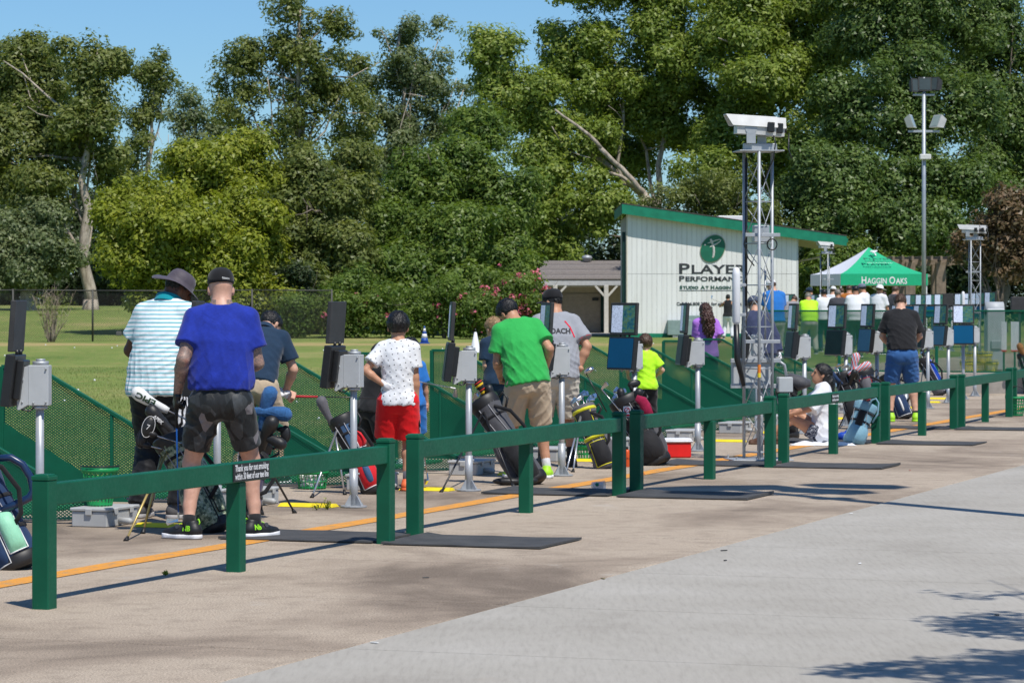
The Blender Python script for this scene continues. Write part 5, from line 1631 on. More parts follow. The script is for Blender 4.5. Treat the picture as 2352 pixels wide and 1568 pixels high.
def hand_f(w, dirv, palm, k, curl, side):
    """Hand leaving wrist w along dirv; palm is the palm's normal; curl 0 flat .. 1 fist."""
    d = np.array(dirv, float); d /= np.linalg.norm(d)
    n = np.array(palm, float); n -= d * (n @ d); n /= np.linalg.norm(n) + 1e-9
    s = np.cross(d, n) * side                    # towards the thumb
    segs = []
    pc = w + d * 0.048 * k
    Rm = np.stack([s, d, n], 1).astype(f32)
    for i, (off, ln) in enumerate(((0.028, 0.92), (0.009, 1.0), (-0.010, 0.95), (-0.028, 0.76))):
        p = w + d * 0.082 * k + s * off * k
        ang = 0.15
        pts = [p - d * 0.03 * k]
        pts.append(p)
        for L, c in ((0.040, 1.15), (0.026, 1.3), (0.022, 0.9)):
            ang += curl * c * 1.15
            p = p + (d * math.cos(ang) + n * math.sin(ang)) * L * ln * k
            pts.append(p)
        segs.append([np.array(q, f32) for q in pts])
    t0 = w + d * 0.022 * k + s * 0.026 * k
    t1 = t0 + (s * 0.75 + d * 0.6 + n * 0.15) * 0.034 * k
    t2 = t1 + (d * 0.75 + s * (0.35 - 0.6 * curl) + n * (0.3 + 0.7 * curl)) * 0.030 * k
    t3 = t2 + (d * 0.75 + s * (0.1 - 0.8 * curl) + n * (0.3 + 0.6 * curl)) * 0.024 * k
    th = [np.array(q, f32) for q in (t0, t1, t2, t3)]
    pc, wv = np.array(pc, f32), np.array(w, f32)
    fore = np.array(w - d * 0.05, f32)
    def f(P):
        q = (P - pc) @ Rm
        b = np.abs(q) - V3(0.034, 0.042, 0.008) * k
        dd = np.sqrt((np.maximum(b, 0) ** 2).sum(1)) + np.minimum(b.max(1), 0) - 0.009 * k
        dd = smin(dd, cone_d(P, fore, np.array(w + d * 0.02 * k, f32), 0.028 * k, 0.026 * k), 0.02)
        fg = None
        for sg in segs:
            e = None
            for i in range(len(sg) - 1):
                c = cone_d(P, sg[i], sg[i + 1], (0.0092 - 0.0008 * i) * k, (0.0088 - 0.0008 * i) * k)
                e = c if e is None else np.minimum(e, c)
            fg = e if fg is None else np.minimum(fg, e)
        e = None
        for i in range(3):
            c = cone_d(P, th[i], th[i + 1], (0.013 - 0.0015 * i) * k, (0.0115 - 0.0015 * i) * k)
            e = c if e is None else smin(e, c, 0.006)
        return smin(smin(dd, fg, 0.006), e, 0.010)
    c = np.array(w + d * 0.08 * k)
    r = 0.125 * k
    return f, c - r, c + r

PLOG = {}
def person(label, loc, yaw, h, skinm, pose, wear, vox=0.011, fingers=True, fat=0.0, girl=False, group=None, kid=0.0):
    """Builds one standing or sitting figure. pose and wear are dictionaries; lengths in metres, local x right, y forward, z up."""
    root = thing("person", label, "person", loc, yaw, group)
    k = h / 1.78
    hk = (0.92 + 0.20 * kid) * k                                 # children have larger heads
    hip = np.array(pose.get("hip", (0, 0, 0.925 * k)), f32)
    T = rotm(pose.get("lean", 0), pose.get("side", 0), pose.get("twist", 0))
    ws = (0.88 if girl else 1.0) * (1 - 0.20 * kid)
    fw = 1 + fat
    tz_ = np.array([-0.12, -0.04, 0.04, 0.12, 0.22, 0.37, 0.48, 0.535, 0.580, 0.620], f32) * k
    ta = np.array([0.120, 0.158, 0.165, 0.158 * fw, 0.158 * fw, 0.184 * (1 + fat * 0.55), 0.190, 0.172, 0.125, 0.065], f32) * k * ws
    tb2 = np.array([0.090, 0.108, 0.112, 0.110 * fw, 0.114 * fw, 0.122 * (1 + fat * 0.5), 0.108, 0.090, 0.076, 0.058], f32) * k * (0.92 if girl else 1.0)
    if girl: ta[1:3] *= 1.10
    bend = pose.get("bend", 0.0)
    def to_t(P):
        q = (P - hip) @ T
        if bend:
            z = np.clip(q[:, 2] / (0.5 * k), 0, 1.3)
            q = q.copy(); q[:, 1] -= bend * z * z
        return q
    def from_t(v):
        v = np.array(v, f32).copy()
        if bend:
            z = min(max(v[2] / (0.5 * k), 0), 1.3); v[1] += bend * z * z
        return hip + T @ v
    def torso_d(P, g=0.0, gh=0.0, z0=None, z1=None):
        q = to_t(P)
        z = q[:, 2]
        a = np.interp(z, tz_, ta) + g; b = np.interp(z, tz_, tb2) + g
        if gh:
            e = gh * np.clip((0.30 * k - z) / (0.34 * k), 0, 1); a = a + e; b = b + e
        s = np.sqrt((q[:, 0] / a) ** 2 + (q[:, 1] / b) ** 2)
        d = (s - 1) * np.minimum(a, b)
        lo_, hi_ = (tz_[0] - g if z0 is None else z0), (tz_[-1] + g if z1 is None else z1)
        dz = np.maximum(np.maximum(lo_ - z, z - hi_), -0.2)
        return smax(d.astype(f32), dz.astype(f32), 0.03 * k)
    shw = 0.170 * k * ws
    sh = {}
    for s in (-1, 1):
        up = pose.get("shrugL" if s < 0 else "shrugR", 0.0)
        sh[s] = from_t((s * shw, pose.get("shoulder_fwd", 0.0), 0.520 * k + up))
    neck0 = from_t((0, 0.0, 0.52 * k)); 
    ntop = from_t((0, 0.016 * k, 0.628 * k))
    hy, hp, hr = pose.get("head", (0, 0, 0))
    Hm = T @ rotm(hp, hr, hy)
    hs = 1.0 * (1.0 + 0.17 * kid) * k ** 0.45 * 1.0
    hc = ntop + Hm @ V3(0, 0.024 * hs, 0.090 * hs)
    l1, l2 = 0.295 * k, 0.262 * k
    arms = {}
    for s, nm in ((-1, "L"), (1, "R")):
        tgt = pose.get("hand" + nm, (s * 0.26 * k, 0.05, 0.80 * k))
        pole = pose.get("pole" + nm, (s * 0.5, -0.8, -0.2))
        el, wr = ik(sh[s], tgt, l1, l2, pole)
        arms[s] = (sh[s].astype(f32), el, wr)
    legs = {}
    feet = pose.get("feet", ((-0.11, 0.0, 8), (0.11, 0.0, -8)))
    for i, s in enumerate((-1, 1)):
        hj = hip + V3(s * 0.092 * k, 0, -0.02 * k)
        fx, fy, fa = feet[i][:3]
        an = V3(fx, fy, (feet[i][3] if len(feet[i]) > 3 else 0.0) + 0.082 * k)
        pl = pose.get("knee" + ("L" if s < 0 else "R"), (math.sin(-R(fa)) * 0.4, 1, 0))
        kn, an = ik(hj, an, 0.435 * k, 0.425 * k, pl)
        legs[s] = (hj.astype(f32), kn, an, fa)
    leg_r = 1.0 + 0.35 * fat + (0.05 if girl else 0)
    def leg_d(P, s, g=0.0):
        hj, kn, an, fa = legs[s]
        ax = (an - kn) / (np.linalg.norm(an - kn) + 1e-9)
        back = V3(math.sin(R(fa)), -math.cos(R(fa)), 0); back = back - ax * float(back @ ax)
        calf = kn + (an - kn) * 0.30 + back * 0.018 * k
        th = hj + (kn - hj) * 0.45
        return chain_d(P, [hj, th.astype(f32), kn, calf.astype(f32), (kn + (an - kn) * 0.68).astype(f32), an], [0.090 * k * leg_r + g, 0.078 * k * leg_r + g, 0.055 * k + g, 0.056 * k * leg_r + g, 0.041 * k + g, 0.035 * k + g])
    def arm_d(P, s, g=0.0):
        a, e, w = arms[s]
        m = a + (e - a) * 0.45; fm = e + (w - e) * 0.28
        ar = (0.86 if girl else 1.0) * (1 - 0.12 * kid) * (1 + 0.3 * fat)
        return chain_d(P, [a, m.astype(f32), e, fm.astype(f32), w], [0.056 * k * ar + g, 0.049 * k * ar + g, 0.039 * k * ar + g, 0.042 * k * ar + g, 0.027 * k * ar + g])
    def head_d(P):
        q = (P - hc) @ Hm / hs
        d = ell_d(q, V3(0, -0.012, 0.030), V3(0.076, 0.098, 0.090))
        d = smin(d, ell_d(q, V3(0, 0.022, -0.055), V3(0.056, 0.066, 0.062)), 0.05)
        d = smin(d, ell_d(q, V3(0, 0.052, -0.085), V3(0.030, 0.030, 0.024)), 0.03)        # chin
        d = smin(d, cone_d(q, V3(0, 0.088, 0.01), V3(0, 0.106, -0.032), 0.010, 0.015), 0.014)  # nose
        d = smin(d, ell_d(q, V3(0, 0.080, -0.060), V3(0.024, 0.012, 0.010)), 0.010)       # lips
        d = smin(d, ell_d(q, V3(0, 0.082, 0.030), V3(0.046, 0.012, 0.010)), 0.014)        # brow
        for s in (-1, 1):
            d = smax(d, -ell_d(q, V3(s * 0.032, 0.098, 0.008), V3(0.017, 0.016, 0.011)), 0.012)
            Re = np.array(Matrix.Rotation(R(18 * s), 3, 'Z'), dtype=f32)
            d = smin(d, ell_d(q, V3(s * 0.080, -0.008, -0.008), V3(0.010, 0.022, 0.034), Re), 0.008)
        return d * hs
    nr = (0.047 if girl or kid > 0.5 else 0.060) * k * (1 + 0.5 * fat)
    def body(P):
        d = torso_d(P)
        for s in (-1, 1):
            d = smin(d, arm_d(P, s), 0.035 * k)
            d = smin(d, leg_d(P, s), 0.03 * k)
        for s in (-1, 1):
            d = smin(d, cone_d(P, from_t((s * 0.02, -0.01, 0.585 * k)), (sh[s] + V3(0, 0, 0.0)).astype(f32), 0.050 * k, 0.050 * k), 0.03 * k)
        d = smin(d, cone_d(P, neck0, (ntop + Hm @ V3(0, -0.005, 0.055 * hs)).astype(f32), nr * 1.12, nr * 0.95), 0.03 * k)
        return smin(d, head_d(P), 0.02)
    allp = [hc + V3(0.14, 0.14, 0.14) * hs, hc - V3(0.14, 0.14, 0.14) * hs, hip + V3(0.25, 0.25, 0.2), hip - V3(0.25, 0.25, 0.2)]
    for s in (-1, 1):
        allp += [arms[s][i] + V3(1, 1, 1) * 0.1 * q for i in range(3) for q in (-1, 1)] + [legs[s][i] + V3(1, 1, 1) * 0.13 * q for i in range(3) for q in (-1, 1)]
    allp = np.array(allp)
    lo, hi = allp.min(0), allp.max(0)
    lo[2] = max(lo[2], -0.02)
    parts = [(surface(body, lo, hi, vox * 1.35), 0)]
    hands = {}
    glove = wear.get("glove", {})
    mats = [skinm] + [g for g in glove.values()]
    for s, nm in ((-1, "L"), (1, "R")):
        if not fingers or nm in pose.get("nohand", ""): 
            if "nohand" in pose and nm in pose["nohand"]: continue
        a, e, w = arms[s]
        dv = pose.get("hdir" + nm, w - e)
        pn = pose.get("palm" + nm, (-s, 0.15, -0.1))
        f, l_, h_ = hand_f(w, dv, pn, k * (0.92 if girl else 1.0), pose.get("curl" + nm, 0.35), -s if False else s * -1)
        mi = 1 + list(glove).index(nm) if nm in glove else 0
        parts.append((surface(f, l_, h_, 0.0062 if fingers else 0.016), mi))
        hands[nm] = (w, np.array(dv))
    bo_ = solid("body", parts, mats, root)
    # ---- eyes
    if fingers:
        for s in (-1, 1):
            m_ = MB(); m_.smooth = True
            m_.ellipsoid(hc + Hm @ (V3(s * 0.032, 0.084, 0.006) * hs), (0.0115 * hs, 0.0115 * hs, 0.0095 * hs), 8, 6)
            m_.build("eye", M("eye_dark", (0.03, 0.022, 0.018), 0.2), root)
    # ---- shirt
    sw = wear.get("shirt")
    if sw:
        g, gh = sw.get("gap", 0.014), sw.get("loose", 0.03)
        hem = sw.get("hem", -0.03) * k
        sl_ = sw.get("sleeve", 0.62)
        amp = sw.get("fold", 0.006)
        sd = sw.get("seed", 3)
        def sleeve(P, s):
            a, e, w = arms[s]
            if sl_ <= 1:
                end = a + (e - a) * sl_; pts, rr = [a, end.astype(f32)], [0.057 * k + g, 0.053 * k + g + sw.get("flare", 0.012)]
                dv = (e - a)
            else:
                end = e + (w - e) * (sl_ - 1); pts, rr = [a, e, end.astype(f32)], [0.057 * k + g, 0.050 * k + g, 0.042 * k + g + sw.get("flare", 0.012)]
                dv = (w - e)
            dv = dv / np.linalg.norm(dv)
            d = chain_d(P, pts, rr)
            d = smax(d, ((P - end.astype(f32)) @ dv.astype(f32)), 0.008)
            return d
        nc = from_t((0, 0.012, 0.572 * k)); nc2 = from_t((0, 0.02, 0.72 * k))
        def shirt(P):
            d = torso_d(P, g, gh, z0=hem, z1=0.615 * k)
            q = to_t(P)
            for s in (-1, 1):
                d = smin(d, cone_d(P, from_t((s * 0.03, -0.008, 0.580 * k)), (sh[s] + V3(0, 0, 0.004)).astype(f32), 0.052 * k + g, 0.052 * k + g), 0.03 * k)
            if sl_ > 0:
                ss = [sleeve(P, s) for s in (-1, 1)]
                d = smin(smin(d, ss[0], 0.032 * k), ss[1], 0.032 * k)
            else:
                for s in (-1, 1):
                    d = smax(d, -cone_d(P, sh[s].astype(f32) + V3(s * 0.02, 0, 0), arms[s][1], 0.075 * k, 0.06 * k), 0.01)
            if sw.get("butt", True):
                for s in (-1, 1):
                    d = smin(d, ell_d(P, hip + T @ V3(s * 0.07 * k, -0.035 * k, -0.02 * k), V3(0.1, 0.1, 0.1) * k + g), 0.04)
            d = smax(d, hem - q[:, 2], 0.006)
            wr_ = wrinkle(P, sd, 46, 34, amp * 1.25)
            d = d + wr_ * np.clip((0.46 * k - q[:, 2]) / (0.3 * k) + 0.25, 0.25, 1)
            d = smax(d, -cone_d(P, nc, nc2, nr * 1.18, nr * 2.2), 0.006)
            return d
        sp = np.array([hip + V3(0.32, 0.32, 0.2), hip - V3(0.32, 0.32, 0.25), hc + V3(0.1, 0.1, 0), hc - V3(0.1, 0.1, 0)] + [arms[s][i] + V3(1, 1, 1) * 0.11 * q for s in (-1, 1) for i in range(3 if sl_ > 1 else 2) for q in (-1, 1)])
        slo, shi = sp.min(0), sp.max(0)
        so = solid("shirt", [(surface(shirt, slo, shi, vox * 1.12), 0)], [sw["mat"]], root)
        PLOG[root.name] = so
        if sw.get("collar"):
            c0_, c1_ = from_t((0, -0.002, 0.585 * k)), from_t((0, 0.012, 0.668 * k))
            cax = (c1_ - c0_) / np.linalg.norm(c1_ - c0_)
            def col(P):
                d = np.abs(cone_d(P, c0_ - cax * 0.05, c1_ + cax * 0.05, nr * 1.62, nr * 1.12)) - 0.007
                h_ = (P - c0_) @ cax
                return smax(smax(d, -h_, 0.004), h_ - 0.062 * k, 0.006)
            c = (c0_ + c1_) / 2
            solid("collar", [(surface(col, c - 0.14, c + 0.14, 0.006), 0)], [sw["collar"]], so)
    # ---- trousers or shorts
    pw = wear.get("pants")
    if pw:
        g = pw.get("gap", 0.014); fl = pw.get("flare", 0.0)
        ln = pw.get("len", 0.5)                   # share of the leg covered: 1 = to the ankle, knee is about 0.5
        amp = pw.get("fold", 0.008) * 1.5; sd = pw.get("seed", 5)
        top = pw.get("waist", 0.10) * k
        def pleg(P, s):
            hj, kn, an, fa = legs[s]
            lt, ls = np.linalg.norm(kn - hj), np.linalg.norm(an - kn)
            tot = (lt + ls) * ln
            if tot <= lt:
                e = hj + (kn - hj) * tot / lt; pts = [hj, e.astype(f32)]; rr = [0.098 * k * leg_r + g, (0.090 - 0.030 * tot / lt) * k * leg_r + g + fl]; dv = (kn - hj) / lt
            else:
                e = kn + (an - kn) * (tot - lt) / ls
                pts = [hj, kn, e.astype(f32)]; rr = [0.098 * k * leg_r + g, 0.066 * k * leg_r + g + fl * 0.6, 0.048 * k + g + fl]; dv = (an - kn) / ls
            d = chain_d(P, pts, rr)
            d = d + wrinkle(P, sd + s, 30, 40, amp * 0.55)
            return smax(d, (P - e.astype(f32)) @ dv.astype(f32), 0.006)
        def pants(P):
            q = to_t(P)
            d = torso_d(P, 0.008, 0, z0=-0.13 * k, z1=top + 0.05)
            for s in (-1, 1):
                d = smin(d, ell_d(P, hip + T @ V3(s * 0.068 * k, -0.030 * k, -0.03 * k), V3(0.1, 0.1, 0.105) * k + 0.006), 0.04)
            d = d + wrinkle(P, sd + 7, 36, 36, amp * 0.4)
            lg_ = [pleg(P, s) for s in (-1, 1)]
            d = smin(d, np.minimum(lg_[0], lg_[1]), 0.025 * k)
            return smax(d, q[:, 2] - top, 0.005)
        pp = np.array([hip + V3(0.27, 0.27, 0.22), hip - V3(0.27, 0.27, 0.2)] + [legs[s][i] + V3(1, 1, 1) * 0.15 * q for s in (-1, 1) for i in range(3 if ln > 0.52 else 2) for q in (-1, 1)])
        plo, phi = pp.min(0), pp.max(0); plo[2] = max(plo[2], 0.012)
        po = solid("trousers" if ln > 0.8 else "shorts", [(surface(pants, plo, phi, vox * 1.15), 0)], [pw["mat"]], root)
    # ---- socks and shoes
    swr = wear.get("shoe")
    for i, s in enumerate((-1, 1)):
        hj, kn, an, fa = legs[s]
        if wear.get("sock") and not (pw and pw.get("len", 0.5) > 0.9):
            hh = wear.get("sock_h", 0.09)
            ax = (kn - an) / np.linalg.norm(kn - an)
            m_ = MB(); m_.smooth = True
            m_.tube([tuple(an - ax * 0.03), tuple(an + ax * hh * 0.5), tuple(an + ax * hh)], [0.043 * k, 0.0415 * k, 0.0445 * k + 0.02 * max(0, hh - 0.12)], 14)
            m_.build("sock", wear["sock"], root)
        if swr:
            gz = feet[i][3] if len(feet[i]) > 3 else 0.0
            fm = Matrix.Translation((float(an[0]), float(an[1]), gz)) @ Matrix.Rotation(R(fa), 4, 'Z') @ Matrix.Rotation(R(pose.get("footpitch", 0)), 4, 'X')
            A3 = np.array(fm.to_3x3(), dtype=f32); ac = np.array(fm.translation, dtype=f32)
            K = k ** 0.85 * swr.get("scale", 1.0)
            def shoe(P):
                q = (P - ac) @ A3 / K
                d = cone_d(q, V3(0, -0.045, 0.050), V3(0, 0.060, 0.045), 0.043, 0.043)
                d = smin(d, cone_d(q, V3(-0.006 * s, 0.07, 0.036), V3(-0.008 * s, 0.155, 0.028), 0.043, 0.036), 0.04)
                d = smin(d, cone_d(q, V3(0, -0.03, 0.06), V3(0, -0.022, 0.105), 0.042, 0.040), 0.03)
                d = smax(d, q[:, 2] - 0.112 + 0.25 * (q[:, 1] + 0.02), 0.01)
                return smax(d, 0.020 - q[:, 2], 0.006) * K
            def sole(P):
                q = (P - ac) @ A3 / K
                z = q.copy(); z[:, 2] = 0
                d = cone_d(z, V3(0, -0.045, 0), V3(0, 0.05, 0), 0.046, 0.044)
                d = smin(d, cone_d(z, V3(-0.005 * s, 0.06, 0), V3(-0.008 * s, 0.150, 0), 0.050, 0.042), 0.04)
                zz = q[:, 2] - 0.006 * np.clip((q[:, 1] - 0.12) / 0.06, 0, 1)
                return smax(smax(d, zz - 0.030, 0.006), 0.003 - q[:, 2], 0.004) * K
            b0 = np.array(fm @ Vector((0, 0.05, 0.05)))
            r_ = np.array([0.24, 0.24, 0.13]) * K
            sho = solid("shoe", [(surface(shoe, b0 - r_, b0 + r_, max(0.0085, vox * 0.8)), 0)], [swr["mat"]], root)
            solid("sole", [(surface(sole, b0 - r_, b0 + r_, max(0.0085, vox * 0.8)), 0)], [swr.get("sole", swr["mat"])], sho)
    # ---- hair
    hw_ = wear.get("hair")
    if hw_:
        kind = hw_.get("kind", "short"); tk = hw_.get("thick", 0.012); na = hw_.get("nape", -0.075)
        def hair(P):
            q = (P - hc) @ Hm / hs
            tv = tk * np.clip((q[:, 2] + 0.085) / 0.12, 0.12, 1.0)
            d = ell_d(q, V3(0, -0.013, 0.030), V3(0.076, 0.098, 0.090)) - tv
            d = d + 0.0012 * np.sin(q @ V3(90, 60, 160)) * np.sin(q @ V3(-70, 110, 40)) + 0.0018 * np.sin(q @ V3(260, 120, 40) + 3 * np.sin(q @ V3(40, 60, 30)))
            y0_, z0_, y1_, z1_ = hw_.get("front", 0.085), 0.065, -0.055, na
            nv_ = V3(0, -(z0_ - z1_), (y0_ - y1_)); nv_ /= np.linalg.norm(nv_)
            d = smax(d, -((q - V3(0, y1_, z1_)) @ nv_) + 0.007 * np.sin(q[:, 0] * 120 + 2) * np.sin(q[:, 0] * 47), 0.008)
            return d * hs
        hl, hh_ = hc - 0.16 * hs, hc + 0.16 * hs
        ho = solid("hair", [(surface(hair, hl, hh_, max(0.0085, vox * 0.75)), 0)], [hw_["mat"]], root)
        if fingers:
            hme = ho.data
            rg = np.random.default_rng(int(abs(loc[0]) * 100) + 3)
            co = np.empty(len(hme.vertices) * 3, f32); hme.vertices.foreach_get("co", co); co = co.reshape(-1, 3)
            nn = np.empty(len(hme.vertices) * 3, f32); hme.vertices.foreach_get("normal", nn); nn = nn.reshape(-1, 3)
            pk_ = rg.choice(len(co), 700)
            cn, nv2 = co[pk_], nn[pk_]
            nb2 = nv2 + rg.normal(size=nv2.shape) * 0.35
            lm = leaves_mesh(cn + nv2 * 0.002, nb2, np.full(700, 0.0045) * hs, rg.uniform(0, 1, 700), rg, 7.0, flow=(Hm @ V3(0, -0.35, -1))[None, :] + rg.normal(size=nv2.shape) * 0.35)
            link_mesh("hair_strand", lm, hw_["mat"], ho)["kind"] = "stuff"
        if kind == "long":
            pts = hw_["path"](hc, Hm, hs, from_t)
            rr = hw_["rad"]
            amp_ = hw_.get("curl", 0.012)
            def lng(P):
                d = chain_d(P, pts, rr)
                return d + amp_ * np.sin(P @ V3(70, 50, 38) + 2 * np.sin(P @ V3(30, 20, 55))) * np.sin(P @ V3(-48, 60, 60)) + 0.4 * amp_ * np.sin(P @ V3(150, 40, 30) + 2 * np.sin(P @ V3(0, 30, 60)))
            pa = np.array(pts)
            solid("hair_length", [(surface(lng, pa.min(0) - 0.16, pa.max(0) + 0.16, 0.011), 0)], [hw_["mat"]], ho)
    # ---- hats
    hat = wear.get("hat")
    Hm4 = Matrix.Translation(Vector(hc.tolist())) @ Matrix([[float(x) for x in r] for r in Hm]).to_4x4() @ Matrix.Scale(float(hs), 4)
    if hat:
        tl = Hm4 @ Matrix.Translation((0, -0.012, 0.052)) @ Matrix.Rotation(R(hat.get("tilt", 6)), 4, 'X')
        if hat["kind"] == "cap":
            m_ = MB(); m_.M = tl; m_.smooth = True
            prof = [(1.0, -0.012), (1.015, 0.01), (0.985, 0.035), (0.90, 0.058), (0.74, 0.077), (0.50, 0.090), (0.22, 0.096), (0.02, 0.097)]
            m_.lathe([(r * 0.094, z) for r, z in prof], n=24, sx=0.92, sy=1.14)
            m_.ellipsoid((0, 0, 0.098), (0.009, 0.009, 0.005), 8, 5)
            co = m_.build("cap", hat["mat"], root)
            m_ = MB(); m_.M = tl; m_.smooth = True
            sgn = -1 if hat.get("backwards") else 1
            N_ = 10; vv, ff = [], []
            for lay in (0, 1):
                for i in range(N_ + 1):
                    a_ = math.pi * (0.12 + 0.76 * i / N_)
                    for r2 in (0, 1):
                        x_ = 0.085 * math.cos(a_) * (1 if r2 == 0 else 0.98)
                        y_ = (0.100 if r2 == 0 else 0.100 + 0.085) * math.sin(a_) ** 0.6 * sgn
                        z_ = -0.008 - 0.020 * abs(math.cos(a_)) ** 2 - (0.014 if r2 else 0) - lay * 0.004
                        vv.append((x_, y_, z_))
            S_ = (N_ + 1) * 2
            for i in range(N_):
                o_ = i * 2
                ff += [(o_, o_ + 2, o_ + 3, o_ + 1), (S_ + o_, S_ + o_ + 1, S_ + o_ + 3, S_ + o_ + 2), (o_ + 1, o_ + 3, S_ + o_ + 3, S_ + o_ + 1), (o_, S_ + o_, S_ + o_ + 2, o_ + 2)]
            m_.add(vv, ff)
            m_.build("brim", hat["mat"], co)
            PLOG[root.name + "_hat"] = (co, tl)
        else:
            m_ = MB(); m_.M = tl; m_.smooth = True
            n_ = 32; vv, ff = [], []
            bw = hat.get("brim", 0.095); dr = hat.get("droop", 0.03)
            prof = [(0.02, 0.092), (0.45, 0.089), (0.72, 0.078), (0.90, 0.052), (0.98, 0.02), (1.02, -0.012)]
            ring = 0
            rows = [[(r * 0.097 * 0.96, r * 0.097 * 1.14, z)] for r, z in prof]
            for r, z in prof:
                for i in range(n_):
                    a_ = 2 * math.pi * i / n_
                    vv.append((r * 0.096 * 0.95 * math.cos(a_), r * 0.096 * 1.14 * math.sin(a_), z))
            for t_ in (0.25, 0.5, 0.75, 1.0, 0.98, 0.3):
                for i in range(n_):
                    a_ = 2 * math.pi * i / n_
                    fl_ = dr * (0.65 + 0.55 * math.cos(2 * a_ + hat.get("ph", 0.5)) + 0.25 * math.sin(3 * a_))
                    ex = 0.0 if t_ not in (0.98, 0.3) else -0.004
                    vv.append(((0.098 * 0.95 + bw * t_) * math.cos(a_), (0.098 * 1.14 + bw * t_ * 1.05) * math.sin(a_), -0.014 - fl_ * t_ ** 1.5 + ex))
            nr_ = len(prof) + 6
            for r in range(nr_ - 1):
                for i in range(n_):
                    j = (i + 1) % n_
                    ff.append((r * n_ + i, (r + 1) * n_ + i, (r + 1) * n_ + j, r * n_ + j))
            ff.append(list(range(n_)))
            m_.add(vv, ff)
            m_.build("hat", hat["mat"], root)
    info = dict(root=root, hands=hands, arms=arms, legs=legs, hip=hip, T=T, hc=hc, Hm=Hm, hs=hs, k=k, sh=sh, from_t=from_t, shirt=PLOG.get(root.name))
    return info

def placer(x, y, yaw, z=0.0):
    """Foot position on the ground at photo (x, y) and a function giving local coordinates of other photo points."""
    g = G(x, y, z)
    ry = R(yaw)
    def L(px, py, dy=0.0):
        Y = g.y + dy
        wx = (px - CX) * Y / FPX - g.x
        wz = H_EYE - (py - HY) * Y / FPX - z
        c, s = math.cos(-ry), math.sin(-ry)
        return (wx * c - dy * s, wx * s + dy * c, wz)
    return g, ry, L
def project_on(me, target, direction, eps=0.003, back=0.4):
    """Drape a flat mesh on a target along a direction (local coordinates shared by both)."""
    tm = target.data
    vs = [v.co.copy() for v in tm.vertices]
    fs = [tuple(p.vertices) for p in tm.polygons]
    bv = BVHTree.FromPolygons(vs, fs)
    d = Vector(direction).normalized()
    last = None
    for v in me.vertices:
        hit = bv.ray_cast(v.co - d * back, d)
        if hit[0] is not None:
            v.co = hit[0] - d * eps; last = (hit[0] - (hit[0] - v.co))
    return me
def drape_text(txt, size, origin, xdir, ydir, mat, parent, target, direction, width=None, eps=0.003, bold=0.0, sub=2, name="lettering"):
    o = put_text(txt, size, origin, xdir, ydir, mat, parent, width=width, center=True, bold=bold, name=name)
    bm = bmesh.new(); bm.from_mesh(o.data)
    bmesh.ops.triangulate(bm, faces=bm.faces)
    for _ in range(sub):
        bmesh.ops.subdivide_edges(bm, edges=[e for e in bm.edges if e.calc_length() > size * 0.12], cuts=1, use_grid_fill=False)
        bmesh.ops.triangulate(bm, faces=bm.faces)
    bm.to_mesh(o.data); bm.free()
    project_on(o.data, target, direction, eps)
    o.data.update()
    return o
# ------------------------------------------------------------------ cloth patterns
def pattern(name, build, rough=0.85, fold=0.25):
    m, t, p = nt(name)
    t.links.new(build(t), p.inputs["Base Color"])
    p.inputs["Roughness"].default_value = rough
    p.inputs["Specular IOR Level"].default_value = 0.25
    p.inputs["Sheen Weight"].default_value = 0.1
    bump(t, p, noise(t, coords(t, scale=(1, 1, 0.45)), 11, 3, 0.55, dist=1.2), fold, 0.018)
    return m
def sepxyz(t, v):
    s = t.nodes.new("ShaderNodeSeparateXYZ"); t.links.new(v, s.inputs[0]); return s.outputs
def b_stripes(t):
    o = sepxyz(t, coords(t))
    z = mathn(t, 'ADD', o[2], mathn(t, 'MULTIPLY', noise(t, coords(t), 7, 2, 0.5), 0.006))
    fr = mathn(t, 'FRACT', mathn(t, 'MULTIPLY', z, 1 / 0.0305))
    return ramp(t, fr, [(0.0, (0.03, 0.27, 0.32)), (0.17, (0.35, 0.66, 0.72)), (0.36, (0.74, 0.78, 0.80)), (0.98, (0.76, 0.80, 0.82))], 'CONSTANT')
STRIPED = pattern("striped_polo", b_stripes, fold=0.3)
def b_camo(t):
    vo = t.nodes.new("ShaderNodeTexVoronoi"); vo.inputs["Scale"].default_value = 14.0; vo.inputs["Randomness"].default_value = 1.0
    mp = coords(t, scale=(1.0, 0.7, 0.62), rot=(0.3, 0.5, 0.5))
    t.links.new(mp, vo.inputs["Vector"])
    s = sepxyz(t, vo.outputs["Color"])
    c = ramp(t, s[0], [(0.0, (0.014, 0.016, 0.017)), (0.34, (0.030, 0.034, 0.036)), (0.56, (0.055, 0.06, 0.064)), (0.72, (0.018, 0.02, 0.022)), (0.84, (0.20, 0.18, 0.188)), (0.92, (0.04, 0.044, 0.047))], 'CONSTANT')
    return mixc(t, 0.25, c, ramp(t, noise(t, coords(t), 70, 3, 0.6), [(0.3, (0.5, 0.5, 0.5)), (0.7, (1.4, 1.4, 1.4))]), 'MULTIPLY')
CAMO = pattern("grey_camo_cloth", b_camo, 0.5, 0.5)
def b_print(t):
    vo = t.nodes.new("ShaderNodeTexVoronoi"); vo.inputs["Scale"].default_value = 21.0; vo.inputs["Randomness"].default_value = 0.25
    vo.feature = 'F1'; vo.voronoi_dimensions = '2D'
    t.links.new(coords(t, scale=(1.0, 1.0, 1.0), rot=(R(90), 0, R(12))), vo.inputs["Vector"])
    return ramp(t, vo.outputs["Distance"], [(0.0, (0.03, 0.03, 0.04)), (0.085, (0.03, 0.03, 0.04)), (0.13, (0.76, 0.77, 0.79))])
PRINT = pattern("white_shirt_small_print", b_print)
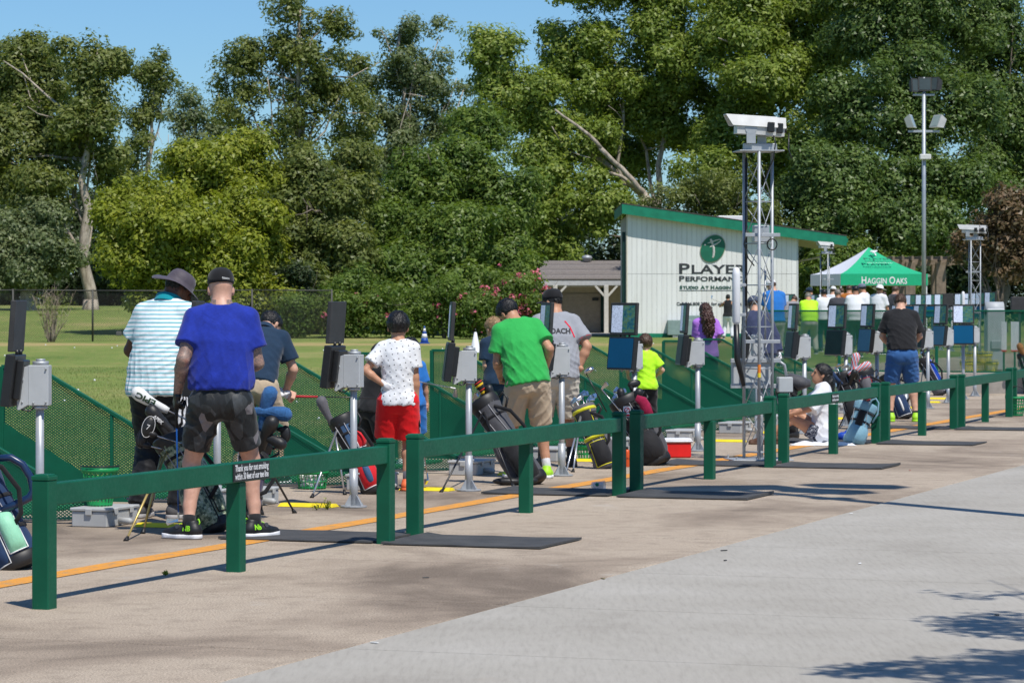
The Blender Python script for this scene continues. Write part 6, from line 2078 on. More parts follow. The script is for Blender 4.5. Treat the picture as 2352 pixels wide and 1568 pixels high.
def b_floral(t):
    return ramp(t, noise(t, coords(t), 26, 4, 0.6, dist=1.6), [(0.44, (0.012, 0.016, 0.035)), (0.52, (0.55, 0.57, 0.62)), (0.57, (0.02, 0.025, 0.05))], 'CONSTANT')
FLORAL = pattern("floral_shorts_cloth", b_floral)
def b_track(t):
    o = sepxyz(t, coords(t))
    base = ramp(t, noise(t, coords(t), 20, 4, 0.6), [(0.3, (0.006, 0.006, 0.007)), (0.7, (0.014, 0.014, 0.016))])
    fr = mathn(t, 'FRACT', mathn(t, 'MULTIPLY', mathn(t, 'ADD', o[1], 0.045), 1 / 0.030))
    st = mathn(t, 'LESS_THAN', fr, 0.5)
    inb = mathn(t, 'MULTIPLY', mathn(t, 'GREATER_THAN', o[1], -0.045), mathn(t, 'LESS_THAN', o[1], 0.043))
    side = mathn(t, 'GREATER_THAN', o[0], 0.195)
    return mixc(t, mathn(t, 'MULTIPLY', mathn(t, 'MULTIPLY', st, inb), side), base, (0.70, 0.70, 0.72))
TRACK = pattern("black_track_pants", b_track, 0.6)
def tattoo_skin():
    m, t, p = nt("tattooed_skin")
    v = coords(t); o = sepxyz(t, v)
    base = ramp(t, noise(t, v, 22, 4, 0.6), [(0.3, (0.50, 0.27, 0.19)), (0.7, (0.62, 0.36, 0.26))])
    wv = noise(t, coords(t, scale=(1, 1, 1.7)), 16, 4, 0.55, dist=2.2)
    line = ramp(t, wv, [(0.30, (0.95, 0.95, 0.95)), (0.40, (0.45, 0.45, 0.45)), (0.46, (1, 1, 1)), (0.52, (0.3, 0.3, 0.3)), (0.58, (0.95, 0.95, 0.95)), (0.70, (0.6, 0.6, 0.6))])
    arm = mathn(t, 'GREATER_THAN', mathn(t, 'ABSOLUTE', o[0]), 0.185)
    hi_ = mathn(t, 'MULTIPLY', mathn(t, 'GREATER_THAN', o[2], 1.52), mathn(t, 'LESS_THAN', o[2], 1.60))
    nk = mathn(t, 'MULTIPLY', hi_, mathn(t, 'GREATER_THAN', mathn(t, 'ABSOLUTE', o[0]), 0.035))
    msk = mathn(t, 'MULTIPLY', mathn(t, 'MAXIMUM', mathn(t, 'MULTIPLY', arm, mathn(t, 'GREATER_THAN', o[2], 0.75)), nk), line)
    ink = ramp(t, noise(t, v, 8, 2, 0.5), [(0.4, (0.05, 0.055, 0.06)), (0.6, (0.09, 0.11, 0.11)), (0.7, (0.28, 0.09, 0.06))])
    t.links.new(mixc(t, mathn(t, 'MULTIPLY', msk, 0.92), base, ink), p.inputs["Base Color"])
    p.inputs["Roughness"].default_value = 0.5
    return m
TATTOO = tattoo_skin()
SK_LIGHT = skin("skin_light", (0.60, 0.36, 0.26)); SK_TAN = skin("skin_tan", (0.50, 0.27, 0.17)); SK_DARK = skin("skin_dark", (0.15, 0.068, 0.045)); SK_MID = skin("skin_mid", (0.36, 0.19, 0.12))
HAIRK = M("hair_black", (0.010, 0.009, 0.009), 0.38, 0, 0.4, 60, bmp=0.9, bscale=240); HAIRB = M("hair_brown", (0.075, 0.040, 0.022), 0.42, 0, 0.5, 50, bmp=0.9, bscale=240)
HAIRR = M("hair_auburn", (0.055, 0.020, 0.013), 0.42, 0, 0.5, 40, bmp=0.9, bscale=200); HAIRL = M("hair_blond", (0.35, 0.22, 0.11), 0.45, 0, 0.4, 50, bmp=0.9, bscale=240)
HAIRG = M("hair_grey", (0.20, 0.17, 0.15), 0.5, 0, 0.4, 50, bmp=0.9, bscale=240)
WHITEC = cloth("white_cotton", (0.74, 0.75, 0.78), 0.04); BLACKC = cloth("black_cotton", (0.014, 0.014, 0.016), 0.2); KHAKI = cloth("khaki_twill", (0.50, 0.39, 0.27), 0.07, fold=0.4); NAVYC = cloth("navy_cotton", (0.010, 0.030, 0.062), 0.15)
BLUEC = cloth("royal_blue_jersey", (0.010, 0.028, 0.28), 0.22, 240); GREENC = cloth("bright_green_cotton", (0.028, 0.38, 0.075), 0.06); GREYC = cloth("grey_sport_jersey", (0.30, 0.31, 0.34), 0.08); LIMEC = cloth("lime_sport_jersey", (0.48, 0.92, 0.02), 0.05, rough=0.6)
PURPC = cloth("lilac_cotton", (0.40, 0.16, 0.62), 0.05); REDC = cloth("red_sport_shorts", (0.72, 0.004, 0.008), 0.06, rough=0.6); DENIM = cloth("denim_blue", (0.035, 0.115, 0.30), 0.16, 700, fold=0.5); SLATEC = cloth("slate_navy_cotton", (0.035, 0.045, 0.095), 0.12)
ORANGEC = cloth("rust_orange_cotton", (0.40, 0.13, 0.02), 0.08); SKYC = cloth("sky_blue_cotton", (0.02, 0.16, 0.50), 0.1); DGREYC = cloth("charcoal_cotton", (0.055, 0.055, 0.065), 0.12); HATC = cloth("plum_grey_nylon", (0.075, 0.062, 0.078), 0.08, rough=0.6); TEALC = cloth("teal_collar", (0.0, 0.24, 0.30), 0.06)
BLACKSHOE = M("black_shoe", (0.012, 0.012, 0.013), 0.5, bmp=0.3); WHITESOLE = M("white_sole", (0.74, 0.74, 0.76), 0.6); GREYSHOE = M("grey_shoe_knit", (0.10, 0.095, 0.095), 0.8, bmp=0.5); GREYSOLE = M("grey_sole", (0.40, 0.38, 0.37), 0.7)
LIMESHOE = M("lime_shoe", (0.36, 0.70, 0.02), 0.55); ORSHOE = M("orange_shoe", (0.80, 0.16, 0.05), 0.55); BROWNSHOE = M("brown_sandal", (0.11, 0.05, 0.025), 0.6)
GLOVEK = M("black_glove", (0.011, 0.011, 0.012), 0.45, bmp=0.6, bscale=90); GLOVEW = M("white_glove", (0.66, 0.66, 0.68), 0.6, bmp=0.6, bscale=90)
BLACKSOCK = cloth("black_sock", (0.014, 0.014, 0.016)); WHITESOCK = cloth("white_sock", (0.72, 0.72, 0.74), 0.08); GREYSOCK = cloth("grey_sock", (0.10, 0.10, 0.12))
CAPK = cloth("black_cap_twill", (0.010, 0.010, 0.012), 0.3, fold=0.1)

# ------------------------------------------------------------------ the near figures
PPL = {}
g, ry, L = placer(362, 1190, -24)
PPL['stripe'] = person("man in striped teal polo and plum bucket hat looking down", g, ry, 1.86, SK_DARK,
    dict(lean=7, bend=0.05, side=0, twist=0, feet=((-0.15, 0.0, 12), (0.17, 0.02, -52)), handL=(-0.20, 0.30, 1.04), poleL=(-1.0, -0.5, -0.3), handR=(0.12, 0.36, 1.05), poleR=(0.5, -0.6, -0.5), head=(-42, 24, 8), curlL=0.6, curlR=0.6),
    dict(shirt=dict(mat=STRIPED, gap=0.022, loose=0.050, hem=-0.075, sleeve=0.66, flare=0.020, collar=TEALC, fold=0.010, seed=11), pants=dict(mat=TRACK, len=0.99, gap=0.022, flare=0.016, fold=0.012), shoe=dict(mat=GREYSHOE, sole=GREYSOLE, scale=1.06), hat=dict(kind="bucket", mat=HATC, brim=0.085, droop=0.05, tilt=-4, ph=2.6), hair=dict(mat=HAIRK, thick=0.003, nape=-0.05)), fat=0.16, vox=0.0105)
g, ry, L = placer(508, 1236, 4)
PPL['blue'] = person("man in royal blue T-shirt and grey camo shorts with tattooed arm", g, ry, 1.84, TATTOO,
    dict(lean=4, bend=0.03, feet=((-0.215, -0.03, 62), (0.225, 0.06, -52)), hip=(0.0, 0.0, 0.935), handL=L(408, 903, 0.06), poleL=(-0.1, -1, 0.0), handR=(0.17, 0.32, 1.14), poleR=(0.35, -0.8, -0.5), head=(14, 6, 0), curlL=0.75, palmL=(1, 0.2, 0), curlR=0.6),
    dict(shirt=dict(mat=BLUEC, gap=0.016, loose=0.026, hem=0.055, sleeve=0.66, flare=0.016, fold=0.008, seed=21), pants=dict(mat=CAMO, len=0.375, gap=0.010, flare=0.010, waist=0.10, fold=0.014, seed=4), sock=BLACKSOCK, sock_h=0.07, shoe=dict(mat=BLACKSHOE, sole=WHITESOLE, scale=1.05), glove={"L": GLOVEK}, hat=dict(kind="cap", mat=CAPK, tilt=2)), fat=0.17, vox=0.0105)
g, ry, L = placer(590, 1112, -8)
PPL['navy'] = person("man in navy shirt bending over his swing with a red grip", g, ry, 1.76, SK_LIGHT,
    dict(lean=32, bend=0.06, feet=((-0.20, 0.02, 15), (0.20, 0.02, -15)), hip=(0.0, -0.08, 0.87), handL=L(648, 909, 0.30), handR=L(655, 902, 0.34), poleL=(-0.4, -0.5, -0.6), poleR=(0.7, -0.3, -0.6), head=(-28, 18, 6), curlL=0.95, curlR=0.95, hdirL=(0.8, 0.4, -0.5), hdirR=(0.85, 0.3, -0.35)),
    dict(shirt=dict(mat=NAVYC, gap=0.014, loose=0.02, hem=-0.02, sleeve=0.72, flare=0.018, collar=NAVYC, seed=31), pants=dict(mat=KHAKI, len=0.5, gap=0.018, flare=0.02), sock=WHITESOCK, shoe=dict(mat=BLACKSHOE, sole=WHITESOLE), hair=dict(mat=HAIRK, thick=0.012), glove={"L": GLOVEW}), fat=0.08)
g, ry, L = placer(850, 1088, -50)
PPL['kidblack'] = person("small boy in black T-shirt swinging a club behind the monitor pole", g, ry, 1.17, SK_TAN,
    dict(lean=10, feet=((-0.13, 0.0, 10), (0.13, 0.0, -10)), handL=L(886, 886, 0.12), handR=L(884, 872, 0.15), poleL=(-0.4, -0.5, -0.6), poleR=(0.7, -0.3, -0.6), head=(-10, 12, 0), curlL=0.9, curlR=0.9),
    dict(shirt=dict(mat=BLACKC, gap=0.014, loose=0.03, hem=-0.06, sleeve=0.8, flare=0.02, seed=41), pants=dict(mat=BLACKC, len=0.55, gap=0.015, flare=0.02), sock=BLACKSOCK, shoe=dict(mat=BLACKSHOE, sole=WHITESOLE), hair=dict(mat=HAIRK, thick=0.016)), kid=0.8)
g, ry, L = placer(914, 1126, 0)
PPL['boy'] = person("boy in white printed T-shirt and red shorts with hand on hip", g, ry, 1.475, SK_TAN,
    dict(lean=1, bend=0.0, feet=((-0.10, 0.03, 14), (0.075, -0.02, -10)), handL=L(886, 886, -0.08), poleL=(-1, -0.1, 0.05), hdirL=(0.75, -0.1, -0.7), palmL=(0.3, 1, 0.2), handR=L(958, 938, 0.03), poleR=(0.15, -1, 0), head=(0, 3, 0), curlL=0.5, curlR=0.9, palmR=(-1, 0.2, 0)),
    dict(shirt=dict(mat=PRINT, gap=0.010, loose=0.014, hem=-0.055, sleeve=0.66, flare=0.014, fold=0.007, seed=51), pants=dict(mat=REDC, len=0.44, gap=0.022, flare=0.035, fold=0.006), sock=GREYSOCK, sock_h=0.10, shoe=dict(mat=ORSHOE, sole=ORSHOE), hair=dict(mat=HAIRK, thick=0.024, nape=-0.07), glove={"L": GLOVEW}), kid=0.45, vox=0.0105)
g, ry, L = placer(944, 1072, 10)
PPL['kidblue'] = person("child in blue shirt hidden behind the boy in red shorts", g, ry, 1.20, SK_TAN,
    dict(lean=4, feet=((-0.10, 0.0, 10), (0.10, 0.0, -10)), head=(-15, 8, 0)),
    dict(shirt=dict(mat=SKYC, gap=0.014, loose=0.03, hem=-0.05, sleeve=0.8, seed=61), pants=dict(mat=SKYC, len=0.5, gap=0.02, flare=0.02), shoe=dict(mat=WHITESOLE), hair=dict(mat=HAIRK, thick=0.016)), kid=0.8)
g, ry, L = placer(1206, 1098, 10)
PPL['green'] = person("young man in bright green T-shirt and khaki shorts bending his head", g, ry, 1.70, SK_TAN,
    dict(lean=12, bend=0.05, side=-8, feet=((-0.10, 0.08, 14), (0.20, -0.02, -18)), hip=(0.02, -0.03, 0.88), handR=L(1253, 848, 0.16), poleR=(0.35, -0.9, -0.2), handL=L(1148, 862, 0.28), poleL=(-0.3, -0.8, -0.4), head=(30, 30, -6), curlR=0.7, curlL=0.5),
    dict(shirt=dict(mat=GREENC, gap=0.018, loose=0.034, hem=-0.035, sleeve=0.70, flare=0.020, fold=0.009, seed=71), pants=dict(mat=KHAKI, len=0.47, gap=0.020, flare=0.018, fold=0.013, seed=9), sock=WHITESOCK, sock_h=0.20, shoe=dict(mat=LIMESHOE, sole=WHITESOLE, scale=1.02), hair=dict(mat=HAIRK, thick=0.018, nape=-0.07)), fat=0.10, vox=0.0105)
g, ry, L = placer(1143, 1034, 20)
PPL['blond'] = person("fair-haired person in navy mostly hidden by the green-shirted man", g, ry, 1.42, SK_LIGHT,
    dict(lean=6, feet=((-0.11, 0.0, 10), (0.11, 0.0, -10)), head=(15, 12, 0), handL=L(1122, 872, 0.1)),
    dict(shirt=dict(mat=NAVYC, gap=0.016, loose=0.03, hem=-0.04, sleeve=0.75, seed=81), pants=dict(mat=NAVYC, len=0.5, gap=0.02, flare=0.02), shoe=dict(mat=WHITESOLE), hair=dict(mat=HAIRL, thick=0.016)), kid=0.4)
g, ry, L = placer(1279, 1072, 6)
PPL['coach'] = person("man in grey and red coach shirt and black cap with hand on hip", g, ry, 1.74, SK_TAN,
    dict(lean=6, bend=0.05, feet=((-0.14, 0.04, 14), (0.14, 0.0, -16)), hip=(0.0, -0.02, 0.90), handR=L(1326, 852, 0.0), poleR=(1, -0.5, 0.0), hdirR=(-0.6, 0.6, -0.5), handL=(-0.22, 0.25, 1.0), poleL=(-0.8, -0.5, -0.4), head=(48, 8, 0), curlR=0.3),
    dict(shirt=dict(mat=GREYC, gap=0.020, loose=0.038, hem=-0.045, sleeve=0.72, flare=0.024, fold=0.009, seed=91), pants=dict(mat=cloth("stone_twill", (0.58, 0.52, 0.43), 0.06, fold=0.4), len=0.49, gap=0.020, flare=0.018, fold=0.014), sock=BLACKSOCK, sock_h=0.13, shoe=dict(mat=BLACKSHOE, sole=BLACKSHOE), hat=dict(kind="cap", mat=CAPK, tilt=4), hair=dict(mat=HAIRK, thick=0.004, nape=-0.06)), fat=0.22, vox=0.0105)
g, ry, L = placer(1484, 1001, 8)
PPL['lime'] = person("small boy in lime shirt and black trousers behind the golf bags", g, ry, 1.17, SK_LIGHT,
    dict(lean=3, feet=((-0.08, 0.0, 10), (0.08, 0.0, -10)), handL=L(1442, 862, 0.16), poleL=(-0.9, -0.6, -0.5), handR=L(1502, 866, 0.14), poleR=(0.9, -0.6, -0.5), head=(-8, 6, 0)),
    dict(shirt=dict(mat=LIMEC, gap=0.015, loose=0.03, hem=-0.07, sleeve=0.72, flare=0.018, fold=0.006, seed=101), pants=dict(mat=BLACKC, len=0.97, gap=0.018, flare=0.012), shoe=dict(mat=BLACKSHOE, sole=WHITESOLE), hair=dict(mat=HAIRB, thick=0.017)), kid=0.8)
def purple_hair(hc, Hm, hs, ft):
    return [(hc + Hm @ V3(0, -0.05, 0.03)).astype(f32), (hc + Hm @ V3(0, -0.085, -0.06)).astype(f32), ft((0.01, -0.14, 0.50)).astype(f32), ft((0.02, -0.155, 0.36)).astype(f32), ft((0.03, -0.15, 0.25)).astype(f32)]
g, ry, L = placer(1622, 939, 6)
PPL['purple'] = person("girl in lilac T-shirt with long curly auburn hair", g, ry, 1.60, SK_LIGHT,
    dict(lean=3, feet=((-0.13, 0.0, 6), (0.13, 0.0, -10)), handR=L(1642, 790, 0.22), poleR=(0.4, -0.9, -0.4), handL=L(1606, 800, 0.28), poleL=(-0.3, -0.8, -0.4), head=(8, 4, 0)),
    dict(shirt=dict(mat=PURPC, gap=0.020, loose=0.035, hem=-0.045, sleeve=0.72, flare=0.022, fold=0.008, seed=111), pants=dict(mat=BLACKC, len=0.26, gap=0.014, flare=0.01), sock=WHITESOCK, shoe=dict(mat=WHITESOLE), hair=dict(mat=HAIRR, thick=0.020, nape=-0.09, kind="long", path=purple_hair, rad=[0.085, 0.095, 0.098, 0.085, 0.045], curl=0.016)), girl=True, fat=0.12)
g, ry, L = placer(1752, 957, 30)
PPL['towerman'] = person("man in slate navy top and cap behind the lattice tower", g, ry, 1.74, SK_LIGHT,
    dict(lean=10, bend=0.05, feet=((-0.14, 0.0, 10), (0.14, 0.0, -10)), handR=L(1789, 812, 0.05), poleR=(0.9, -0.5, 0), handL=(-0.12, 0.30, 0.95), head=(-30, 16, 0), curlR=0.7),
    dict(shirt=dict(mat=SLATEC, gap=0.02, loose=0.03, hem=-0.04, sleeve=1.9, flare=0.01, seed=121), pants=dict(mat=cloth("blue_grey_twill", (0.10, 0.13, 0.20), 0.08), len=0.97, gap=0.02), shoe=dict(mat=BLACKSHOE, sole=WHITESOLE), hat=dict(kind="cap", mat=cloth("slate_cap", (0.06, 0.075, 0.12), 0.1)), hair=dict(mat=HAIRB, thick=0.004), glove={"R": GLOVEW}), fat=0.12, vox=0.013)
g, ry, L = placer(2072, 968, 0)
PPL['denim'] = person("man in black T-shirt and denim shorts with bowed head", g, ry, 1.78, SK_LIGHT,
    dict(lean=8, bend=0.05, feet=((-0.16, -0.02, 12), (0.185, -0.02, -12)), hip=(0.0, -0.02, 0.92), handL=(-0.10, 0.33, 1.00), poleL=(-1, -0.5, -0.3), handR=(0.12, 0.33, 1.00), poleR=(1, -0.5, -0.3), head=(-4, 20, 0), curlL=0.7, curlR=0.7),
    dict(shirt=dict(mat=BLACKC, gap=0.014, loose=0.034, hem=0.04, sleeve=0.78, flare=0.024, fold=0.008, seed=131), pants=dict(mat=DENIM, len=0.43, gap=0.020, flare=0.018, waist=0.11, fold=0.012), sock=BLACKSOCK, sock_h=0.06, shoe=dict(mat=LIMESHOE, sole=LIMESHOE, scale=1.05), hair=dict(mat=HAIRB, thick=0.008, nape=-0.06)), fat=0.08, vox=0.0115)
# seated girl
def girl_hair(hc, Hm, hs, ft):
    return [(hc + Hm @ V3(0, -0.05, 0.0)).astype(f32), (hc + Hm @ V3(0, -0.10, -0.06)).astype(f32), (hc + Hm @ V3(0, -0.125, -0.16)).astype(f32), (hc + Hm @ V3(0, -0.13, -0.26)).astype(f32)]
g, ry, L = placer(1890, 1020, 84)
PPL['seated'] = person("girl in white shirt and floral shorts sitting on a towel", g, ry, 1.60, SK_TAN,
    dict(hip=(0, 0, 0.125), lean=-6, bend=0.04, feet=((-0.12, 0.66, 5), (0.13, 0.56, -5)), kneeL=(0, 0.1, 1), kneeR=(0, 0.1, 1), handL=(-0.16, 0.38, 0.34), handR=(0.13, 0.40, 0.36), poleL=(-0.6, 0, -0.8), poleR=(0.6, 0, -0.8), head=(10, -8, 0), curlL=0.5, curlR=0.5),
    dict(shirt=dict(mat=WHITEC, gap=0.026, loose=0.035, hem=-0.10, sleeve=0.95, flare=0.035, fold=0.010, seed=141, butt=False), pants=dict(mat=FLORAL, len=0.24, gap=0.016, flare=0.012), shoe=dict(mat=BROWNSHOE, sole=BROWNSHOE), hair=dict(mat=HAIRK, thick=0.018, nape=-0.08, kind="long", path=girl_hair, rad=[0.08, 0.075, 0.06, 0.035], curl=0.006, front=0.068)), girl=True)

# ------------------------------------------------------------------ lettering and trim worn by the near figures
c = PPL['coach']
RED = cloth("red_trim", (0.62, 0.02, 0.05), 0.05)
ft = c['from_t']
o = ft((0.0, -0.30, 0.395 * c['k'])); xax = c['T'] @ V3(1, 0, 0); zax = c['T'] @ V3(0, 0, 1); yax = c['T'] @ V3(0, 1, 0)
drape_text("COACH", 0.072, Vector(o.tolist()), Vector(xax.tolist()), Vector(zax.tolist()), M("print_charcoal", (0.03, 0.03, 0.035), 0.8), c['root'], c['shirt'], Vector(yax.tolist()), width=0.25, bold=0.003)
def drape_strip(pts, wd, mat, info, direction, name="trim_strip", eps=0.003):
    P = [Vector(q) for q in pts]
    d = Vector(direction).normalized()
    Q = []
    for i in range(len(P) - 1):
        for j in range(6): Q.append(P[i].lerp(P[i + 1], j / 6))
    Q.append(P[-1])
    vs, fs = [], []
    for i, q in enumerate(Q):
        t = (Q[min(i + 1, len(Q) - 1)] - Q[max(0, i - 1)]).normalized()
        n = t.cross(d).normalized() * wd / 2
        vs += [q - n, q + n]
        if i: fs.append((2 * i - 2, 2 * i - 1, 2 * i + 1, 2 * i))
    me = bpy.data.meshes.new(name); me.from_pydata(vs, [], fs)
    project_on(me, info['shirt'], direction, eps)
    return link_mesh(name, me, mat, info['root'], smooth=True)
for s in (-1, 1):
    pts = [Vector(ft((s * 0.075, -0.3, 0.525 * c['k'])).tolist()), Vector(ft((s * 0.125, -0.3, 0.46 * c['k'])).tolist()), Vector(ft((s * 0.165, -0.3, 0.36 * c['k'])).tolist())]
    drape_strip(pts, 0.014, RED, c, Vector(yax.tolist()))
# red under-panel of the coach's sleeve
a, e, w = c['arms'][1]
m_ = MB(); m_.smooth = True
d_ = (e - a) / np.linalg.norm(e - a)
q0, q1 = a + (e - a) * 0.56, a + (e - a) * 0.735
m_.tube([tuple(q0), tuple(q1)], [0.083, 0.0905], 18, caps=False)
m_.build("sleeve_panel", RED, c['root'])
# script on the back of the black cap
co, tl = PLOG[PPL['blue']['root'].name + "_hat"]
bl_ = PPL['blue']
Rm3 = tl.to_3x3()
sv, sf = [], []
for i in range(61):
    q = i / 60; x_ = -0.014 + 0.054 * q; z_ = 0.012 + 0.0075 * math.sin(q * 40) * (1 - 0.5 * q) - 0.004 * q
    for w_ in (-0.0013, 0.0013): sv.append(tl @ Vector((x_ + w_ * 0.6, -0.25, z_ + w_)))
    if i: sf.append((2 * i - 2, 2 * i - 1, 2 * i + 1, 2 * i))
sm_ = bpy.data.meshes.new("script_stitching"); sm_.from_pydata(sv, [], sf)
project_on(sm_, co, Rm3 @ Vector((0, 1, 0)), 0.002)
link_mesh("script_stitching", sm_, LWHITE, co)
# drawstring patch on the camo shorts
# shoe marks of the blue-shirted man
NEON = M("neon_lime_print", (0.30, 0.75, 0.02), 0.5)
for s, side in ((-1, -1), (1, 1)):
    shoe_o = [o_ for o_ in KIDS[bl_['root'].name] if o_.name.startswith("shoe")][0 if s < 0 else 1]
    hj, kn, an, fa = bl_['legs'][s]
    fm = Matrix.Translation(Vector(an.tolist()) * 1.0) @ Matrix.Rotation(R(fa), 4, 'Z')
    fm.translation.z = 0
    sd = 1 if s < 0 else -1                      # the outer/heel side that faces the walkway
    sd = -1 if s < 0 else 1
    xw = fm.to_3x3() @ Vector((sd, 0, 0))
    yw = fm.to_3x3() @ Vector((0, 1, 0))
    xd = Vector((1, 0, 0)) if xw.y < 0 else Vector((-1, 0, 0))
    xdir = yw if (yw.cross(Vector((0, 0, 1))).dot(xw) > 0) else -yw
    oo = fm @ Vector((sd * 0.2, -0.010, 0.058))
    drape_text("NB", 0.048, oo, xdir, Vector((0, 0, 1)), NEON, shoe_o, shoe_o, -xw, width=0.062, bold=0.002, eps=0.002)
    for i in range(4):
        f0 = fm @ Vector((sd * 0.03 * (1 - i * 0.4), 0.055 + i * 0.018, 0.098 - i * 0.010)); f1 = fm @ Vector((-sd * 0.02, 0.050 + i * 0.022, 0.102 - i * 0.011))
        m_ = MB(); m_.smooth = True; m_.tube([f0, (f0 + f1) / 2 + Vector((0, 0, 0.006)), f1], 0.003, 5); m_.build("lace", NEON, shoe_o)
    m_ = MB(); m_.smooth = True
    c0 = fm @ Vector((0, -0.072, 0.105))
    m_.tube([c0 + Vector((0, 0, -0.02)), c0 + fm.to_3x3() @ Vector((0, -0.012, 0.008)), c0 + fm.to_3x3() @ Vector((0, -0.004, 0.03)), c0 + fm.to_3x3() @ Vector((0, 0.012, 0.02))], 0.005, 6)
    m_.build("heel_loop", NEON, shoe_o)
    m_ = MB(); m_.tube([fm @ Vector((sd * 0.028, 0.062, 0.082)), fm @ Vector((sd * 0.048, 0.064, 0.086))], 0.016, 12); m_.build("lace_dial", M("dial_grey", (0.06, 0.06, 0.065), 0.3), shoe_o)
# dark piping at the hems of the red shorts
bo2 = PPL['boy']

# ------------------------------------------------------------------ people farther off
def far_person(label, x, y_head, Y, h, skinm, shirt, pants, yaw=0, hair=None, hat=None, pose=None, zb=UP_DECK, grp="people at the far tees", fat=0.1, sleeve=0.72, girl=False):
    X = (x - CX) * Y / FPX
    ztop = H_EYE - (y_head - HY) * Y / FPX
    w = dict(shirt=dict(mat=shirt, gap=0.018, loose=0.03, hem=-0.03, sleeve=sleeve, seed=int(x)), pants=dict(mat=pants, len=0.97, gap=0.016), shoe=dict(mat=BLACKSHOE, sole=WHITESOLE))
    if hair: w["hair"] = dict(mat=hair, thick=0.010)
    if hat: w["hat"] = hat
    return person(label, (X, Y, zb), R(yaw), h, skinm, pose or dict(lean=4, feet=((-0.12, 0, 8), (0.12, 0, -8)), handL=(-0.2, 0.25, 0.95), handR=(0.2, 0.25, 0.95), head=(0, 8, 0)), w, vox=0.022, fingers=False, fat=fat, group=None, girl=girl)
CAPW = cloth("white_cap", (0.70, 0.70, 0.70), 0.05, fold=0.1); CAPG = cloth("grey_blue_cap", (0.16, 0.19, 0.25), 0.08, fold=0.1); CAPT = cloth("olive_cap", (0.14, 0.14, 0.10), 0.1, fold=0.1); GREYT = cloth("warm_grey_polo", (0.27, 0.26, 0.27), 0.08); STONEP = cloth("stone_trousers", (0.45, 0.42, 0.37), 0.06)
far_person("person in bright blue and a white cap beyond the lattice tower", 1781, 664, 62, 1.80, SK_LIGHT, SKYC, STONEP, 20, HAIRB, dict(kind="cap", mat=CAPW), dict(lean=8, feet=((-0.12, 0, 8), (0.12, 0, -8)), handR=(0.10, 0.35, 1.15), handL=(-0.05, 0.38, 1.15), head=(30, 15, 0)))
far_person("person in black tank top and white trousers swinging by the studio wall", 1672, 678, 116, 1.70, SK_TAN, BLACKC, WHITEC, -10, HAIRK, dict(kind="cap", mat=BLACKC), dict(lean=6, feet=((-0.16, 0, 8), (0.16, 0, -8)), handR=(-0.05, 0.25, 1.35), handL=(-0.12, 0.28, 1.36), head=(20, 10, 0)), fat=0.0, sleeve=0, girl=True)
far_person("man in grey polo stooping beside a far monitor", 1812, 692, 84, 1.74, SK_TAN, GREYT, STONEP, -30, HAIRB, None, dict(lean=28, bend=0.06, hip=(0, -0.1, 0.86), feet=((-0.14, 0.05, 8), (0.14, 0.05, -8)), handR=(0.1, 0.4, 0.8), handL=(-0.1, 0.4, 0.8), head=(0, 12, 0)))
far_person("man in bright lime T-shirt bending at the far tees", 1859, 682, 79, 1.78, SK_TAN, LIMEC, STONEP, 0, HAIRG, dict(kind="cap", mat=CAPT), dict(lean=20, bend=0.06, hip=(0, -0.1, 0.84), feet=((-0.18, 0.05, 8), (0.18, 0.05, -8)), handR=(0.1, 0.4, 0.75), handL=(-0.1, 0.4, 0.75), head=(0, 18, 0)), fat=0.25)
far_person("man in navy cap and pale grey shirt near the tent's white side", 1866, 664, 92, 1.82, SK_TAN, GREYC, NAVYC, 60, HAIRK, dict(kind="cap", mat=NAVYC))
far_person("man in white shirt at the edge of the tent crowd", 1895, 686, 83, 1.72, SK_MID, WHITEC, NAVYC, 15, HAIRK)
far_person("man in white cap standing behind the tent crowd", 1912, 660, 90, 1.84, SK_LIGHT, WHITEC, NAVYC, -20, HAIRB, dict(kind="cap", mat=CAPW))
far_person("dark-haired person in charcoal shirt in the tent crowd", 1926, 684, 80, 1.70, SK_MID, DGREYC, NAVYC, 10, HAIRG)
far_person("man in rust orange T-shirt in the tent crowd", 1951, 656, 86, 1.86, SK_TAN, ORANGEC, NAVYC, 0, HAIRB, None, fat=0.2)
far_person("broad man in white shirt seen from behind in the tent crowd", 1966, 690, 74, 1.76, SK_MID, WHITEC, DGREYC, 0, HAIRK, None, fat=0.3)
far_person("man in grey-blue cap and white shirt turned aside", 1988, 656, 82, 1.86, SK_TAN, WHITEC, DGREYC, 60, HAIRK, dict(kind="cap", mat=CAPG))
far_person("man in wide white sun hat and white shirt", 2016, 664, 78, 1.80, SK_TAN, WHITEC, DGREYC, -40, HAIRB, dict(kind="bucket", mat=CAPW, brim=0.085, droop=0.02, tilt=0))
far_person("brown-haired man in charcoal T-shirt past the sun hat", 2050, 660, 84, 1.82, SK_LIGHT, DGREYC, NAVYC, -70, HAIRB)
far_person("tall man in grey T-shirt under the tent's edge", 1935, 655, 96, 1.84, SK_LIGHT, GREYC, NAVYC, 10, HAIRB)
far_person("man in dark cap at the back of the tent crowd", 1975, 660, 97, 1.82, SK_TAN, NAVYC, DGREYC, -15, HAIRK, dict(kind="cap", mat=CAPK))
far_person("woman in pale top beside the tent leg", 2034, 668, 93, 1.70, SK_TAN, WHITEC, DGREYC, 30, HAIRR, None, girl=True)
